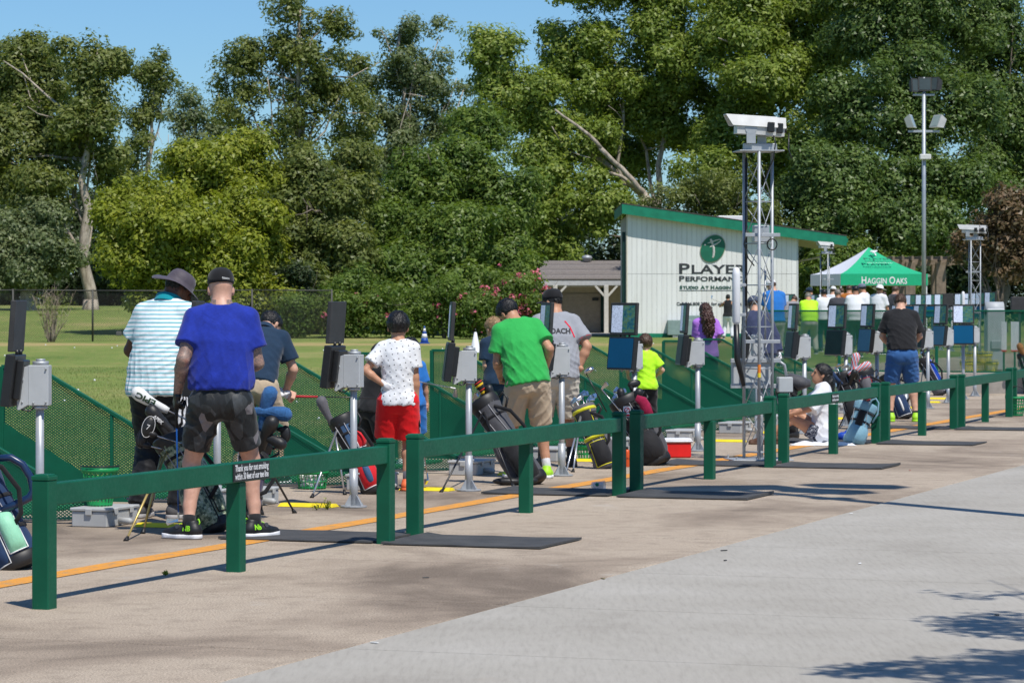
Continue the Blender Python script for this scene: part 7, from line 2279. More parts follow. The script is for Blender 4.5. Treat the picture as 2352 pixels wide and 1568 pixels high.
# ------------------------------------------------------------------ golf bags and clubs
CHROME = M("club_chrome", (0.62, 0.62, 0.63), 0.22, 1.0, 0.08, 30); SHAFT = M("club_shaft_steel", (0.45, 0.45, 0.46), 0.25, 0.9); SHAFTK = M("club_shaft_black", (0.015, 0.015, 0.016), 0.35); SHAFTB = M("club_shaft_blue", (0.02, 0.12, 0.42), 0.25, 0.5)
GRIPK = M("grip_black", (0.015, 0.015, 0.015), 0.8, bmp=0.5, bscale=300); GRIPR = M("grip_red", (0.45, 0.02, 0.03), 0.7)
NYLK = cloth("black_nylon", (0.013, 0.013, 0.015), 0.25, 400, 0.75, 0.5); NYLG = cloth("graphite_nylon", (0.07, 0.07, 0.078), 0.15, 400, 0.6, 0.5); NYLN = cloth("navy_nylon", (0.012, 0.035, 0.095), 0.15, 400, 0.72, 0.4); NYLR = cloth("red_nylon", (0.62, 0.012, 0.02), 0.1, 400, 0.65, 0.4); NYLB = cloth("steel_blue_nylon", (0.045, 0.10, 0.20), 0.12, 400, 0.72, 0.4); NYLM = cloth("mint_nylon", (0.28, 0.62, 0.42), 0.08, 400, 0.5, 0.3)
NYLY = cloth("yellow_nylon", (0.62, 0.60, 0.02), 0.08, 400, 0.5, 0.3); NYLGY = cloth("mid_grey_nylon", (0.11, 0.105, 0.115), 0.12, 400, 0.6, 0.4); NYLP = cloth("pale_blue_nylon", (0.17, 0.33, 0.42), 0.12, 300, 0.6, 0.6); NYLRB = cloth("royal_nylon", (0.01, 0.06, 0.42), 0.1, 400, 0.5, 0.3); NYLW = cloth("white_vinyl", (0.72, 0.73, 0.72), 0.05, 400, 0.4, 0.2)
RUB = M("black_rubber_boot", (0.013, 0.012, 0.012), 0.5); RUBB = M("worn_brown_base", (0.10, 0.065, 0.035), 0.7, var=0.5, vscale=20); PIPEW = M("white_piping", (0.72, 0.72, 0.72), 0.6); PIPEY = M("yellow_piping", (0.75, 0.68, 0.03), 0.6); PIPER = M("red_piping", (0.5, 0.02, 0.02), 0.6)
GOLD = M("gold_leg", (0.55, 0.40, 0.14), 0.35, 0.5); LEGK = M("black_leg", (0.014, 0.014, 0.015), 0.4); LEGS = M("silver_leg", (0.55, 0.56, 0.58), 0.3, 0.8); VELB = cloth("blue_terry_cover", (0.03, 0.105, 0.26), 0.35, 120, 0.98, 0.9)
def b_dig(t):
    vo = t.nodes.new("ShaderNodeTexVoronoi"); vo.distance = 'CHEBYCHEV'; vo.inputs["Scale"].default_value = 60.0; vo.inputs["Randomness"].default_value = 0.3
    t.links.new(coords(t), vo.inputs["Vector"])
    n = noise(t, coords(t), 13, 3, 0.6); s = sepxyz(t, vo.outputs["Color"])
    f = mathn(t, 'ADD', mathn(t, 'MULTIPLY', n, 0.75), mathn(t, 'MULTIPLY', s[0], 0.25))
    return ramp(t, f, [(0.0, (0.05, 0.08, 0.055)), (0.40, (0.13, 0.17, 0.11)), (0.47, (0.27, 0.32, 0.20)), (0.56, (0.42, 0.46, 0.33))], 'CONSTANT')
DIGI = pattern("digital_camo_nylon", b_dig, 0.6)
class Frame:
    """A frame whose z runs along a leaning bag."""
    def __init__(s, base, top, front=None):
        s.o = Vector(base); a = Vector(top) - s.o
        s.L = a.length; z = a.normalized()
        f = Vector(front) if front is not None else Vector((0, -1, 0))
        y = (f - z * f.dot(z)).normalized() * -1        # +y away from the front
        x = y.cross(z)
        s.m = Matrix((x, y, z)).transposed().to_4x4(); s.m.translation = s.o
        s.inv = s.m.inverted()
    def loc(s, p): return s.inv @ Vector(p)
def bag_patch(b, rf, z0, z1, a0, a1, hgt, nz=10, na=8, z_soft=0.5):
    """Padded pocket over part of the bag wall."""
    vs, fs = [], []
    for i in range(nz + 1):
        u = i / nz
        for j in range(na + 1):
            v = j / na
            z = z0 + (z1 - z0) * u; a = a0 + (a1 - a0) * v
            rx, ry = rf(z)
            e = hgt * (max(0, math.sin(math.pi * u)) ** z_soft) * (max(0, math.sin(math.pi * v)) ** 0.45) + 0.001
            vs.append(((rx + e) * math.cos(a), (ry + e) * math.sin(a), z))
    for i in range(nz):
        for j in range(na):
            k = i * (na + 1) + j
            fs.append((k, k + 1, k + na + 2, k + na + 1))
    b.add(vs, fs)
    return [vs[j] for j in range(na + 1)] + [vs[i * (na + 1) + na] for i in range(1, nz + 1)] + [vs[nz * (na + 1) + j] for j in range(na - 1, -1, -1)] + [vs[i * (na + 1)] for i in range(nz - 1, -1, -1)]
def golf_bag(label, base, top, mats, legs=None, legm=None, pockets=(), rx=0.115, ry=0.100, front=None, piping=None, collar=None, boot=None, strap=True, handle=True, group="golf bags on the tee deck", panels=None, bot=None):
    """mats: body materials; panels: [(a0, a1, mat index)] strips of another colour round the body; pockets: (z0, z1, a0, a1, height, mat[, piping])."""
    F_ = Frame(base, top, front)
    root = thing("golf_bag", label, "golf bag", F_.o, group=group)
    root.rotation_euler = F_.m.to_euler()
    L_ = F_.L
    def rf(z):
        t = z / L_
        k = 1.02 - 0.10 * math.sin(min(1, max(0, t)) * math.pi) + (0.06 if t > 0.9 else 0)
        return rx * k, ry * k
    b = MB(); b.smooth = True
    n, nz = 28, 16
    vs, fs, ms = [], [], []
    for i in range(nz + 1):
        z = 0.035 + (L_ - 0.06) * i / nz
        r1, r2 = rf(z)
        for j in range(n):
            a = 2 * math.pi * j / n
            w = 1 + 0.020 * math.sin(3 * a + z * 21) + 0.018 * math.sin(z * 47 + a * 2) + 0.014 * math.sin(5 * a - z * 30)
            vs.append((r1 * w * math.cos(a), r2 * w * math.sin(a), z))
    for i in range(nz):
        for j in range(n):
            mi = 0
            am = (j + 0.5) / n * 360
            for (a0, a1, m_) in (panels or ()):
                if a0 <= am <= a1 or a0 <= am - 360 <= a1: mi = m_
            b.mi = mi
            b.add([], []); b.f.append([len(b.v) + k for k in (i * n + j, i * n + (j + 1) % n, (i + 1) * n + (j + 1) % n, (i + 1) * n + j)]); b.m.append(mi); b.sm.append(True)
    b.v.extend(vs)
    body = b.build("body", mats, root)
    b = MB(); b.smooth = True
    b.lathe([(0.82, 0.0), (0.98, 0.008), (1.05, 0.03), (1.04, 0.075), (1.0, 0.085)], n=24, sx=rx, sy=ry)
    bt = b.build("base_boot", boot or RUB, root)
    if bot:
        b = MB(); b.lathe([(0.80, -0.002), (0.80, 0.002)], n=24, sx=rx, sy=ry); b.build("base_sole", bot, bt)
    b = MB(); b.smooth = True
    zc_ = L_ - 0.035
    prof = [(1.06, zc_ - 0.05), (1.12, zc_ - 0.01), (1.12, zc_ + 0.03), (1.06, zc_ + 0.042), (0.97, zc_ + 0.036), (0.95, zc_ - 0.01), (0.4, zc_ - 0.03), (0.01, zc_ - 0.03)]
    b.lathe(prof, n=24, sx=rx, sy=ry, closed=True)
    co_ = b.build("collar", collar or RUB, root)
    for rot in (0, 1):
        b = MB(); b.box((0, 0, zc_ + 0.015), (2 * rx * 0.96, 0.012, 0.03) if rot == 0 else (0.012, 2 * ry * 0.96, 0.028), None, 0.004); b.build("divider_bar", collar or RUB, co_)
    for zz in (0.30, 0.55, 0.78):
        b = MB(); b.smooth = True
        r1, r2 = rf(zz * L_)
        b.lathe([(1.035, -0.011), (1.06, -0.011), (1.06, 0.011), (1.035, 0.011), (1.035, -0.011)], (0, 0, zz * L_), 24, r1, r2, True); b.build("webbing_band", NYLK, root)
    for aa in (248, 292, 205):
        r1, r2 = rf(0.5 * L_)
        b = MB(); b.smooth = True
        b.tube([((rf(z * L_)[0] + 0.006) * math.cos(R(aa + 12 * math.sin(z * 5))), (rf(z * L_)[1] + 0.006) * math.sin(R(aa + 12 * math.sin(z * 5))), z * L_) for z in (0.34, 0.42, 0.5, 0.58, 0.66, 0.74, 0.82, 0.9)], 0.0035, 5); b.build("zip", M("zip_grey", (0.34, 0.34, 0.36), 0.4), root)
    for pk in pockets:
        z0, z1, a0, a1, hg, pm = pk[:6]
        b = MB(); b.smooth = True
        edge = bag_patch(b, rf, z0 * L_, z1 * L_, R(a0), R(a1), hg)
        po_ = b.build("pocket", pm, root, fixn=False)
        pp = pk[6] if len(pk) > 6 else piping
        if pp is not None:
            b = MB(); b.smooth = True
            b.tube([Vector(q) * 1.0 + Vector((q[0], q[1], 0)).normalized() * 0.006 for q in edge[::2]] + [Vector(edge[0]) + Vector((edge[0][0], edge[0][1], 0)).normalized() * 0.006], 0.0042, 5)
            b.build("piping", pp, po_)
    if handle:
        b = MB(); b.smooth = True
        b.tube([(rx * 1.0, 0.02, L_ * 0.93), (rx * 1.5, 0.02, L_ * 0.96), (rx * 1.55, 0.02, L_ * 0.88), (rx * 1.0, 0.02, L_ * 0.80)], 0.011, 7)
        b.build("handle", RUB, root)
    if strap:
        b = MB(); b.smooth = True
        b.tube([(rx * 0.5, -ry * 0.9, L_ * 0.86), (rx * 1.3, -ry * 1.3, L_ * 0.72), (rx * 1.55, -ry * 1.25, L_ * 0.52), (rx * 1.15, -ry * 1.0, L_ * 0.36), (rx * 0.6, -ry * 0.95, L_ * 0.30)], 0.017, 8, ell=0.45)
        b.build("strap", NYLK, root)
    for q in (legs or ()):
        b = MB(); b.smooth = True
        p0 = Vector((0, 0, 0)); wq = F_.loc(q)
        hing = Vector((-0.9 * rx if wq.x < 0 else 0.9 * rx, 0.3 * ry * (1 if wq.y > 0 else -1), L_ * 0.86))
        hing = Vector((wq.x, wq.y, 0)).normalized() * rx * 0.95 + Vector((0, 0, L_ * 0.86))
        b.tube([hing, hing.lerp(wq, 0.5), wq.lerp(hing, 0.03)], [0.0095, 0.009, 0.0075], 8)
        lo_ = b.build("stand_leg", legm or LEGK, root)
        b = MB(); b.smooth = True
        up = (hing - wq).normalized()
        b.tube([wq + up * 0.045, wq + up * 0.012, wq], [0.010, 0.017, 0.019], 8); b.build("rubber_foot", RUB, lo_)
    return F_, root
CLUBN = [0]
def club(label, tip, direction, length, kind, cover=None, head=None, shaft=None, group="clubs standing in the golf bags", roll=0.0, text=None, scale=1.0, grip=None):
    """A club or headcover sticking out of a bag: tip is the head end; the shaft runs back along -direction."""
    d = Vector(direction).normalized()
    tip = Vector(tip)
    root = thing("golf_club", label, "golf club", tip - d * length, group=group)
    F_ = Frame(tip - d * length, tip, (math.sin(roll), -math.cos(roll), 0.02))
    root.rotation_euler = F_.m.to_euler()
    b = MB(); b.smooth = True
    b.tube([(0, 0, 0), (0, 0, length)], [0.0062, 0.005], 7)
    b.build("shaft", shaft or SHAFT, root)
    if grip:
        b = MB(); b.smooth = True; b.tube([(0, 0, -0.01), (0, 0, 0.26)], [0.013, 0.0095], 9); b.build("grip", grip, root)
    b = MB(); b.smooth = True
    k = scale
    if kind == "iron":
        b.smooth = False
        b.tube([(0, 0, length - 0.05), (0, 0, length)], 0.007, 7)
        b.prism([(0.004, -0.010, length - 0.006), (0.004, -0.012, length + 0.012), (0.075 * k, -0.006, length + 0.036 * k), (0.085 * k, -0.006, length + 0.02), (0.078 * k, -0.006, length - 0.012 * k)], (0, 0.018, 0))
        b.build("club_head", head or CHROME, root)
    elif kind == "wood":
        b.ellipsoid((0.04 * k, 0.0, length + 0.012), (0.055 * k, 0.046 * k, 0.028 * k), 12, 8)
        b.build("club_head", head or M("club_black_gloss", (0.01, 0.01, 0.011), 0.12), root)
    elif kind == "putter":
        b.smooth = False
        b.box((0.035, 0, length + 0.004), (0.11, 0.022, 0.024), None, 0.004); b.build("club_head", head or CHROME, root)
    elif kind == "ironcover":
        b.ellipsoid((0.035 * k, 0, length + 0.004), (0.062 * k, 0.022 * k, 0.036 * k), 14, 8)
        b.ellipsoid((0.002, 0, length - 0.02), (0.020 * k, 0.018 * k, 0.045 * k), 10, 6)
        hc_ = b.build("headcover", cover, root)
        b = MB(); b.smooth = True
        b.tube([(0.035 * k + 0.060 * k * math.cos(a), -0.012 * k, length + 0.004 + 0.034 * k * math.sin(a)) for a in np.linspace(0, 6.283, 20)], 0.0022, 5, caps=False); b.build("piping", PIPEW if text else RUB, hc_)
        if text: put_text(text, 0.040 * k, (0.020 * k, -0.0245 * k, length + 0.004), (0, 0, -1), (1, 0, 0), LWHITE, hc_, center=True, depth=0.001)
    else:  # "cover": a padded sock over a wood head, long way along the shaft
        pts = [(0, 0, length - 0.20 * k), (0, 0, length - 0.17 * k), (0.002, 0, length - 0.10 * k), (0.006 * k, 0, length - 0.04 * k), (0.014 * k, 0, length + 0.01 * k), (0.020 * k, 0, length + 0.045 * k), (0.022 * k, 0, length + 0.062 * k), (0.022 * k, 0, length + 0.068 * k)]
        b.tube(pts, [0.020 * k, 0.025 * k, 0.028 * k, 0.037 * k, 0.045 * k, 0.040 * k, 0.022 * k, 0.004 * k], 16)
        hc_ = b.build("headcover", cover, root)
        if text:
            txt, tm, hg = text
            up_ = txt == "EPIC"
            drape_text(txt, hg, (0.006 * k - (-0.35 if up_ else 0.35) * hg, -0.2, length - 0.035 * k), (0, 0, 1 if up_ else -1), (-1 if up_ else 1, 0, 0), tm, hc_, hc_, (0, 1, 0), width=hg * 2.6, bold=0.002, eps=0.003, sub=1)
    return root
def bag_clubs(F_, label, specs, spread=0.06, seed=1):
    """specs: list of (kind, out, dx, dy, extra kwargs); out = how far past the collar."""
    rng = random.Random(seed)
    for sp in specs:
        kind, out, dx, dy = sp[:4]; kw = dict(sp[4]) if len(sp) > 4 else {}
        z = (F_.m.to_3x3() @ Vector((0, 0, 1))); x = F_.m.to_3x3() @ Vector((1, 0, 0)); y = F_.m.to_3x3() @ Vector((0, 1, 0))
        st = F_.o + z * (F_.L * 0.72) + x * dx * 0.3 + y * dy * 0.3
        tip = F_.o + z * (F_.L + out) + x * dx + y * dy
        lb = kw.pop("label", label)
        club(lb, tip, tip - st, (tip - st).length, kind, roll=kw.pop("roll", rng.uniform(-1.2, 1.2)), **kw)
def rel(base_px, top_px, dy=0.0):
    g_ = G(*base_px); Yt = g_.y + dy
    return g_, PT(top_px[0], top_px[1], Yt)

LCK = M("cover_black_leather", (0.014, 0.014, 0.015), 0.48, bmp=0.3)
# camo stand bag between the two men
b0, t0 = rel((500, 1222), (392, 1000), 0.12)
lf = [G(289, 1242), G(328, 1225)]
F1, _ = golf_bag("green digital camo stand bag with gold legs between the two men", b0, t0, [DIGI, NYLK], lf, GOLD, [(0.06, 0.52, 200, 300, 0.065, DIGI, RUB), (0.10, 0.36, 215, 285, 0.10, DIGI, RUB), (0.15, 0.75, 310, 370, 0.04, DIGI, RUB)], rx=0.125, ry=0.115, panels=[(150, 200, 1)])
EPG = M("print_lime_green", (0.16, 0.50, 0.03), 0.5)
dz_ = F1.m.to_3x3() @ Vector((0, 0, 1))
club("white driver headcover reading EPIC on the camo bag", PT(322, 912, F1.o.y + 0.05), (-0.85, -0.1, 0.42), 0.42, "cover", cover=NYLW, roll=0.0, text=("EPIC", M("print_black_green", (0.02, 0.05, 0.02), 0.5), 0.056), scale=1.08)
club("black fairway headcover reading APEX on the camo bag", PT(352, 955, F1.o.y + 0.02), (-0.7, -0.1, 0.6), 0.30, "cover", cover=LCK, roll=0.0, text=("APEX", LWHITE, 0.032), scale=1.12)
club("black iron headcover numbered 7 on the camo bag", PT(338, 994, F1.o.y - 0.02), (-0.9, -0.05, 0.28), 0.26, "ironcover", cover=LCK, roll=0.0, text="7", scale=1.25)
club("plain black iron headcover below the numbered one on the camo bag", PT(325, 1020, F1.o.y + 0.02), (-0.9, 0.0, 0.2), 0.24, "ironcover", cover=LCK, roll=0.2, scale=1.15)
club("black headcover tucked behind the others on the camo bag", PT(372, 980, F1.o.y + 0.04), (-0.5, 0, 0.7), 0.2, "cover", cover=LCK, roll=0.4, scale=1.0)
# dark bag behind the blue-shirted man's far leg
b0, t0 = rel((560, 1192), (588, 1012), 0.1)
F2, _ = golf_bag("dark purple-grey stand bag behind the blue-shirted man's legs", b0, t0, [cloth("purple_grey_nylon", (0.06, 0.05, 0.10), 0.15, 400), NYLK], [G(602, 1182), G(677, 1178)], LEGK, [(0.1, 0.5, 220, 320, 0.06, NYLK)], panels=[(200, 300, 1)])
club("blue terry driver headcover beside the camo shorts", PT(612, 912, F2.o.y), (0.15, -0.1, 0.9), 0.30, "cover", cover=VELB, roll=0.0, scale=1.3)
club("blue terry headcover drooping towards the bent golfer", PT(645, 945, F2.o.y - 0.02), (0.9, -0.1, 0.0), 0.26, "cover", cover=VELB, roll=0.0, scale=1.25)
club("large black headcover beside the camo shorts", PT(615, 978, F2.o.y - 0.05), (0.25, -0.3, 0.8), 0.2, "cover", cover=LCK, roll=0.3, scale=1.25)
club("black headcover hanging lowest under the blue terry covers", PT(640, 1012, F2.o.y - 0.05), (0.8, -0.2, -0.25), 0.22, "cover", cover=LCK, roll=0.1, scale=1.0)
club("round black headcover under the blue terry covers", PT(655, 985, F2.o.y), (0.9, -0.1, 0.0), 0.24, "ironcover", cover=LCK, roll=0.0, scale=1.05)
# kid's bag
b0, t0 = rel((862, 1134), (780, 958), 0.10)
F3, _ = golf_bag("child's black, blue and red stand bag behind the monitor pole", b0, t0, [NYLK, NYLB], [G(716, 1143), G(792, 1136)], LEGS, [(0.08, 0.50, 235, 335, 0.055, NYLR, PIPEW), (0.56, 0.78, 300, 360, 0.05, NYLR, PIPEW), (0.10, 0.44, 262, 300, 0.066, NYLB, PIPEW)], rx=0.100, ry=0.090, panels=[(255, 400, 1)], piping=None, boot=RUB)
club("grey driver headcover on the child's red and blue bag", PT(738, 930, F3.o.y + 0.05), (-0.5, -0.05, 0.85), 0.28, "cover", cover=NYLGY, roll=0.2, scale=1.05)
# black stand bag
b0, t0 = rel((1230, 1112), (1108, 918), 0.22)
F4, rt4 = golf_bag("tall black stand bag with white script beside the green-shirted man", b0, t0, [NYLG, NYLK], [G(1013, 1130), G(1180, 1118)], LEGK, [(0.04, 0.50, 225, 320, 0.075, NYLK), (0.05, 0.60, 150, 220, 0.055, NYLG)], rx=0.125, ry=0.115, panels=[(150, 230, 1)], bot=RUBB)
put_text("Titleist", 0.05, (-0.02, -0.196, 0.10), (0.35, 0, 0.94), (-0.94, 0, 0.35), LWHITE, rt4, width=0.15)
club("yellow, black and red headcover on the black stand bag", PT(1098, 885, F4.o.y + 0.22), (-0.55, 0.0, 0.8), 0.26, "cover", cover=pattern("yellow_black_cover", lambda t: ramp(t, mathn(t, 'FRACT', mathn(t, 'MULTIPLY', sepxyz(t, coords(t))[2], 14.0)), [(0.0, (0.012, 0.012, 0.013)), (0.45, (0.72, 0.46, 0.02)), (0.7, (0.012, 0.012, 0.013)), (0.88, (0.55, 0.03, 0.02))], 'CONSTANT')), roll=0.1, scale=0.9)
club("black headcover with pink edge on the black stand bag", PT(1122, 898, F4.o.y + 0.2), (-0.4, 0.0, 0.85), 0.22, "cover", cover=LCK, roll=0.2, scale=0.85)
bag_clubs(F4, "iron club standing in the tall black stand bag", [("iron", 0.05, -0.05, 0.0), ("iron", 0.03, -0.07, -0.03)], seed=4)
b = MB(); b.smooth = True
b.ellipsoid((0, 0, 0.035), (0.13, 0.055, 0.035), 14, 8); b.ellipsoid((0.16, 0.02, 0.04), (0.11, 0.055, 0.04), 14, 8)
o_ = b.build("shoe_pair", BLACKSHOE); o_.location = G(1165, 1114); tag(o_, "dark shoes lying under the tall black stand bag", "shoes")
o_.name = "loose_shoe"
# yellow and grey kid's bag
b0, t0 = rel((1392, 1076), (1338, 934), 0.15)
F5, _ = golf_bag("grey and yellow child's stand bag with chrome irons", b0, t0, [NYLGY, NYLK], [G(1300, 1085), G(1316, 1084)], LEGS, [(0.04, 0.42, 230, 330, 0.055, NYLK, PIPEY), (0.46, 0.515, 180, 360, 0.03, NYLY), (0.90, 0.96, 150, 390, 0.016, NYLY), (0.6, 0.92, 200, 300, 0.03, NYLK, PIPEY), (0.1, 0.6, 330, 390, 0.05, NYLGY, PIPEY)], rx=0.105, ry=0.095, collar=NYLGY, boot=NYLGY)
b = MB(); b.smooth = True; 
bag_clubs(F5, "chrome iron fanned out of the grey and yellow bag", [("iron", 0.06, -0.10, 0.0, dict(roll=-0.3)), ("iron", 0.08, -0.04, 0.03, dict(roll=0.2)), ("iron", 0.10, 0.03, -0.03, dict(roll=0.6)), ("iron", 0.05, 0.06, 0.02, dict(roll=0.1)), ("iron", 0.12, 0.00, 0.05, dict(roll=-0.2)), ("iron", 0.07, 0.09, 0.0, dict(roll=0.4))], seed=5)
st = PT(1372, 925, F5.o.y + 0.15)
tp = PT(1352, 855, F5.o.y + 0.15); club("chrome driver standing tall above the grey and yellow bag", PT(1346, 857, F5.o.y + 0.15), PT(1346, 857, 30) - PT(1385, 930, 30), 0.42, "wood", head=CHROME, roll=0.2, shaft=SHAFTK)
club("chrome hybrid angled between the yellow and the black bag", PT(1382, 894, F5.o.y + 0.1), PT(1382, 894, 30) - PT(1425, 945, 30), 0.34, "iron", roll=-0.4)
# big black cart bag
b0, t0 = rel((1512, 1068), (1432, 915), 0.15)
F6, rt6 = golf_bag("big black cart bag leaning by the red cooler", b0, t0, [NYLK, NYLG], None, None, [(0.06, 0.46, 215, 330, 0.085, NYLK, RUB), (0.50, 0.72, 240, 330, 0.06, NYLK, RUB), (0.1, 0.8, 330, 400, 0.05, NYLG)], rx=0.145, ry=0.135, bot=RUBB)
bag_clubs(F6, "iron club lying across the top of the big black cart bag", [("iron", 0.05, -0.10, 0.03), ("iron", 0.09, -0.06, -0.04), ("iron", 0.06, -0.02, 0.06)], seed=6)
club("black mallet headcover on the big black cart bag", PT(1448, 884, F6.o.y + 0.1), (-0.2, 0, 0.9), 0.2, "ironcover", cover=LCK, roll=0.3, scale=1.1)
club("black driver headcover on the big black cart bag", PT(1462, 905, F6.o.y + 0.05), (0.3, -0.2, 0.8), 0.2, "cover", cover=LCK, roll=0.2, scale=1.0)
club("black fairway headcover on the big black cart bag", PT(1425, 905, F6.o.y + 0.1), (-0.3, 0, 0.9), 0.2, "cover", cover=LCK, roll=0.9, scale=0.9)
b = MB(); b.smooth = True
q0 = PT(1475, 920, F6.o.y - 0.06)
b.tube([q0 - Vector((0.06, 0, -0.03)), q0, q0 + Vector((0.06, 0, -0.10)), q0 + Vector((0.11, 0, -0.18))], [0.03, 0.05, 0.055, 0.03], 10, ell=0.5)
tag(b.build("golf_towel", cloth("maroon_terry", (0.28, 0.01, 0.05), 0.15, 200, 0.95, 0.6)), "maroon towel hanging on the big black cart bag", "towel")
# navy and mint bag at the rail end
b0, t0 = rel((52, 1306), (-78, 1030), 0.1)
F7, rt7 = golf_bag("navy golf bag with mint pockets beside the rail end", b0, t0, [NYLN, NYLK], None, None, [(0.12, 0.44, 268, 318, 0.05, NYLM, PIPEW), (0.06, 0.50, 205, 262, 0.05, NYLN, PIPEW), (0.56, 0.80, 220, 320, 0.05, NYLN)], rx=0.135, ry=0.125, handle=False)
b = MB(); b.smooth = True
Pq = [PT(x, y, F7.o.y - 0.05) for x, y in ((-5, 1052), (25, 1050), (52, 1066), (70, 1095), (76, 1125), (68, 1142), (40, 1156), (5, 1172))]
b.tube([F7.loc(q) for q in Pq], [0.020, 0.022, 0.022, 0.022, 0.022, 0.024, 0.026, 0.024], 10)
b.build("handle", M("navy_gloss", (0.01, 0.03, 0.085), 0.3), rt7)
# bags farther along
b0, t0 = rel((1812, 1008), (1806, 890), 0.1)
F8, _ = golf_bag("black bag with hooded irons behind the lattice tower", b0, t0, [NYLK, NYLG], None, None, [(0.1, 0.5, 220, 320, 0.06, NYLK)], rx=0.12, ry=0.11)
for i, xx in enumerate((1805, 1814, 1823)):
    club("chrome iron under the rain hood behind the lattice tower", PT(xx, 884 - i * 2, F8.o.y + 0.02), (0.1 * i, 0, 1), 0.25, "iron", roll=0.3 * i)
b = MB(); b.smooth = True
q0 = PT(1838, 880, F8.o.y + 0.05)
b.ellipsoid(q0, (0.10, 0.10, 0.075), 12, 8); b.tube([q0 + Vector((-0.22, 0, -0.05)), q0 + Vector((-0.1, 0, 0.04)), q0, q0 + Vector((0.12, 0, 0.0))], [0.06, 0.085, 0.09, 0.04], 12)
tag(b.build("rain_hood", NYLG), "grey rain hood over the bag behind the lattice tower", "rain hood")
b0, t0 = rel((1975, 985), (1934, 856), 0.12)
F9, _ = golf_bag("black cart bag crowded with headcovers past the seated girl", b0, t0, [NYLK, NYLG], [G(1900, 992)], LEGK, [(0.08, 0.5, 220, 320, 0.06, NYLK, RUB)], rx=0.125, ry=0.115)
club("brass-headed putter on the black cart bag past the seated girl", PT(1923, 842, F9.o.y), (-0.3, 0, 0.9), 0.2, "putter", head=M("brass", (0.50, 0.34, 0.16), 0.3, 0.8), scale=1.4)
club("navy headcover at the side of the black cart bag", PT(1912, 862, F9.o.y), (-0.7, 0, 0.6), 0.22, "cover", cover=NYLN, scale=0.85)
club("black leather headcover on the black cart bag past the seated girl", PT(1958, 858, F9.o.y - 0.05), (0.2, -0.3, 0.8), 0.2, "cover", cover=LCK, scale=1.0)
bag_clubs(F9, "iron club in the black cart bag past the seated girl", [("iron", 0.08, -0.07, 0.02), ("iron", 0.05, 0.02, -0.05), ("iron", 0.06, 0.06, 0.02)], seed=9)
b0, t0 = rel((2018, 972), (1982, 852), 0.12)
F10, _ = golf_bag("navy and grey stand bag beside the man in denim shorts", b0, t0, [NYLN, NYLGY], [G(1925, 985)], LEGK, [(0.45, 0.85, 225, 300, 0.04, NYLGY, PIPER), (0.05, 0.4, 220, 320, 0.06, NYLGY, PIPEW)], rx=0.125, ry=0.11, panels=[(200, 250, 1)], piping=PIPER)
def b_flag(t): return ramp(t, mathn(t, 'FRACT', mathn(t, 'ADD', mathn(t, 'MULTIPLY', sepxyz(t, coords(t))[0], 26.0), mathn(t, 'MULTIPLY', sepxyz(t, coords(t))[2], 9.0))), [(0.0, (0.58, 0.02, 0.03)), (0.36, (0.74, 0.74, 0.76)), (0.64, (0.02, 0.05, 0.22)), (0.84, (0.74, 0.74, 0.76))], 'CONSTANT')
FLAGC = pattern("red_white_blue_cover", b_flag, 0.6)
club("red, white and blue driver headcover on the black cart bag", PT(1962, 824, F9.o.y), (0.1, 0, 0.95), 0.24, "cover", cover=FLAGC, roll=0.0, scale=1.25)
club("red, white and blue fairway headcover tipped sideways", PT(1986, 838, F9.o.y - 0.04), (0.8, 0, 0.45), 0.24, "cover", cover=FLAGC, roll=0.0, scale=1.2)
club("chrome wedge poking out beside the seated girl's hair", PT(1908, 888, F9.o.y - 0.1), (-0.2, 0, 0.9), 0.3, "iron", roll=0.2)
# pale blue carry bag against the rail
b0, t0 = rel((1958, 1020), (1990, 928), 0.1)
F11, rt11 = golf_bag("pale blue soft bag slumped against the rail", b0, t0, [NYLP, NYLB], None, None, [(0.02, 0.45, 200, 340, 0.06, NYLP), (0.35, 0.8, 235, 280, 0.03, NYLK)], rx=0.12, ry=0.10, collar=NYLP, boot=NYLP, strap=False)
b = MB(); b.smooth = True
qq = [PT(x, y, F11.o.y - 0.16) for x, y in ((1996, 930), (2003, 918), (2012, 915), (2018, 925), (2016, 950), (2004, 970))]
b.tube([F11.loc(q) for q in qq], 0.010, 7); b.build("strap", NYLP, rt11)
b0, t0 = rel((2080, 962), (2040, 860), 0.15)
F12, _ = golf_bag("navy bag with white stripes between the man's bare legs", b0, t0, [NYLN, NYLB], None, None, [(0.06, 0.55, 225, 320, 0.06, NYLN, PIPEW), (0.1, 0.5, 262, 280, 0.075, NYLW)], rx=0.125, ry=0.115, piping=PIPER)
b0, t0 = rel((2163, 908), (2118, 822), 0.1)
F13, _ = golf_bag("black and royal blue stand bag by the mesh end fence", b0, t0, [NYLK, NYLRB], [G(2108, 925)], LEGK, [(0.08, 0.9, 300, 350, 0.035, NYLRB, PIPEW), (0.05, 0.35, 200, 300, 0.06, NYLGY)], rx=0.12, ry=0.11, panels=[(300, 360, 1)])
bag_clubs(F13, "iron club in the black and royal blue bag", [("iron", 0.06, -0.05, 0.02), ("iron", 0.08, 0.0, -0.04), ("cover", 0.10, 0.05, 0.0, dict(cover=LCK, scale=0.8)), ("iron", 0.05, 0.08, 0.03)], seed=13)
b0, t0 = rel((2368, 905), (2352, 812), 0.1)
F14, _ = golf_bag("dark green bag with a brown furry headcover at the walkway edge", b0, t0, [cloth("dark_green_nylon", (0.01, 0.06, 0.035), 0.15), NYLK], None, None, [(0.1, 0.5, 220, 320, 0.06, NYLK)], rx=0.12, ry=0.11)
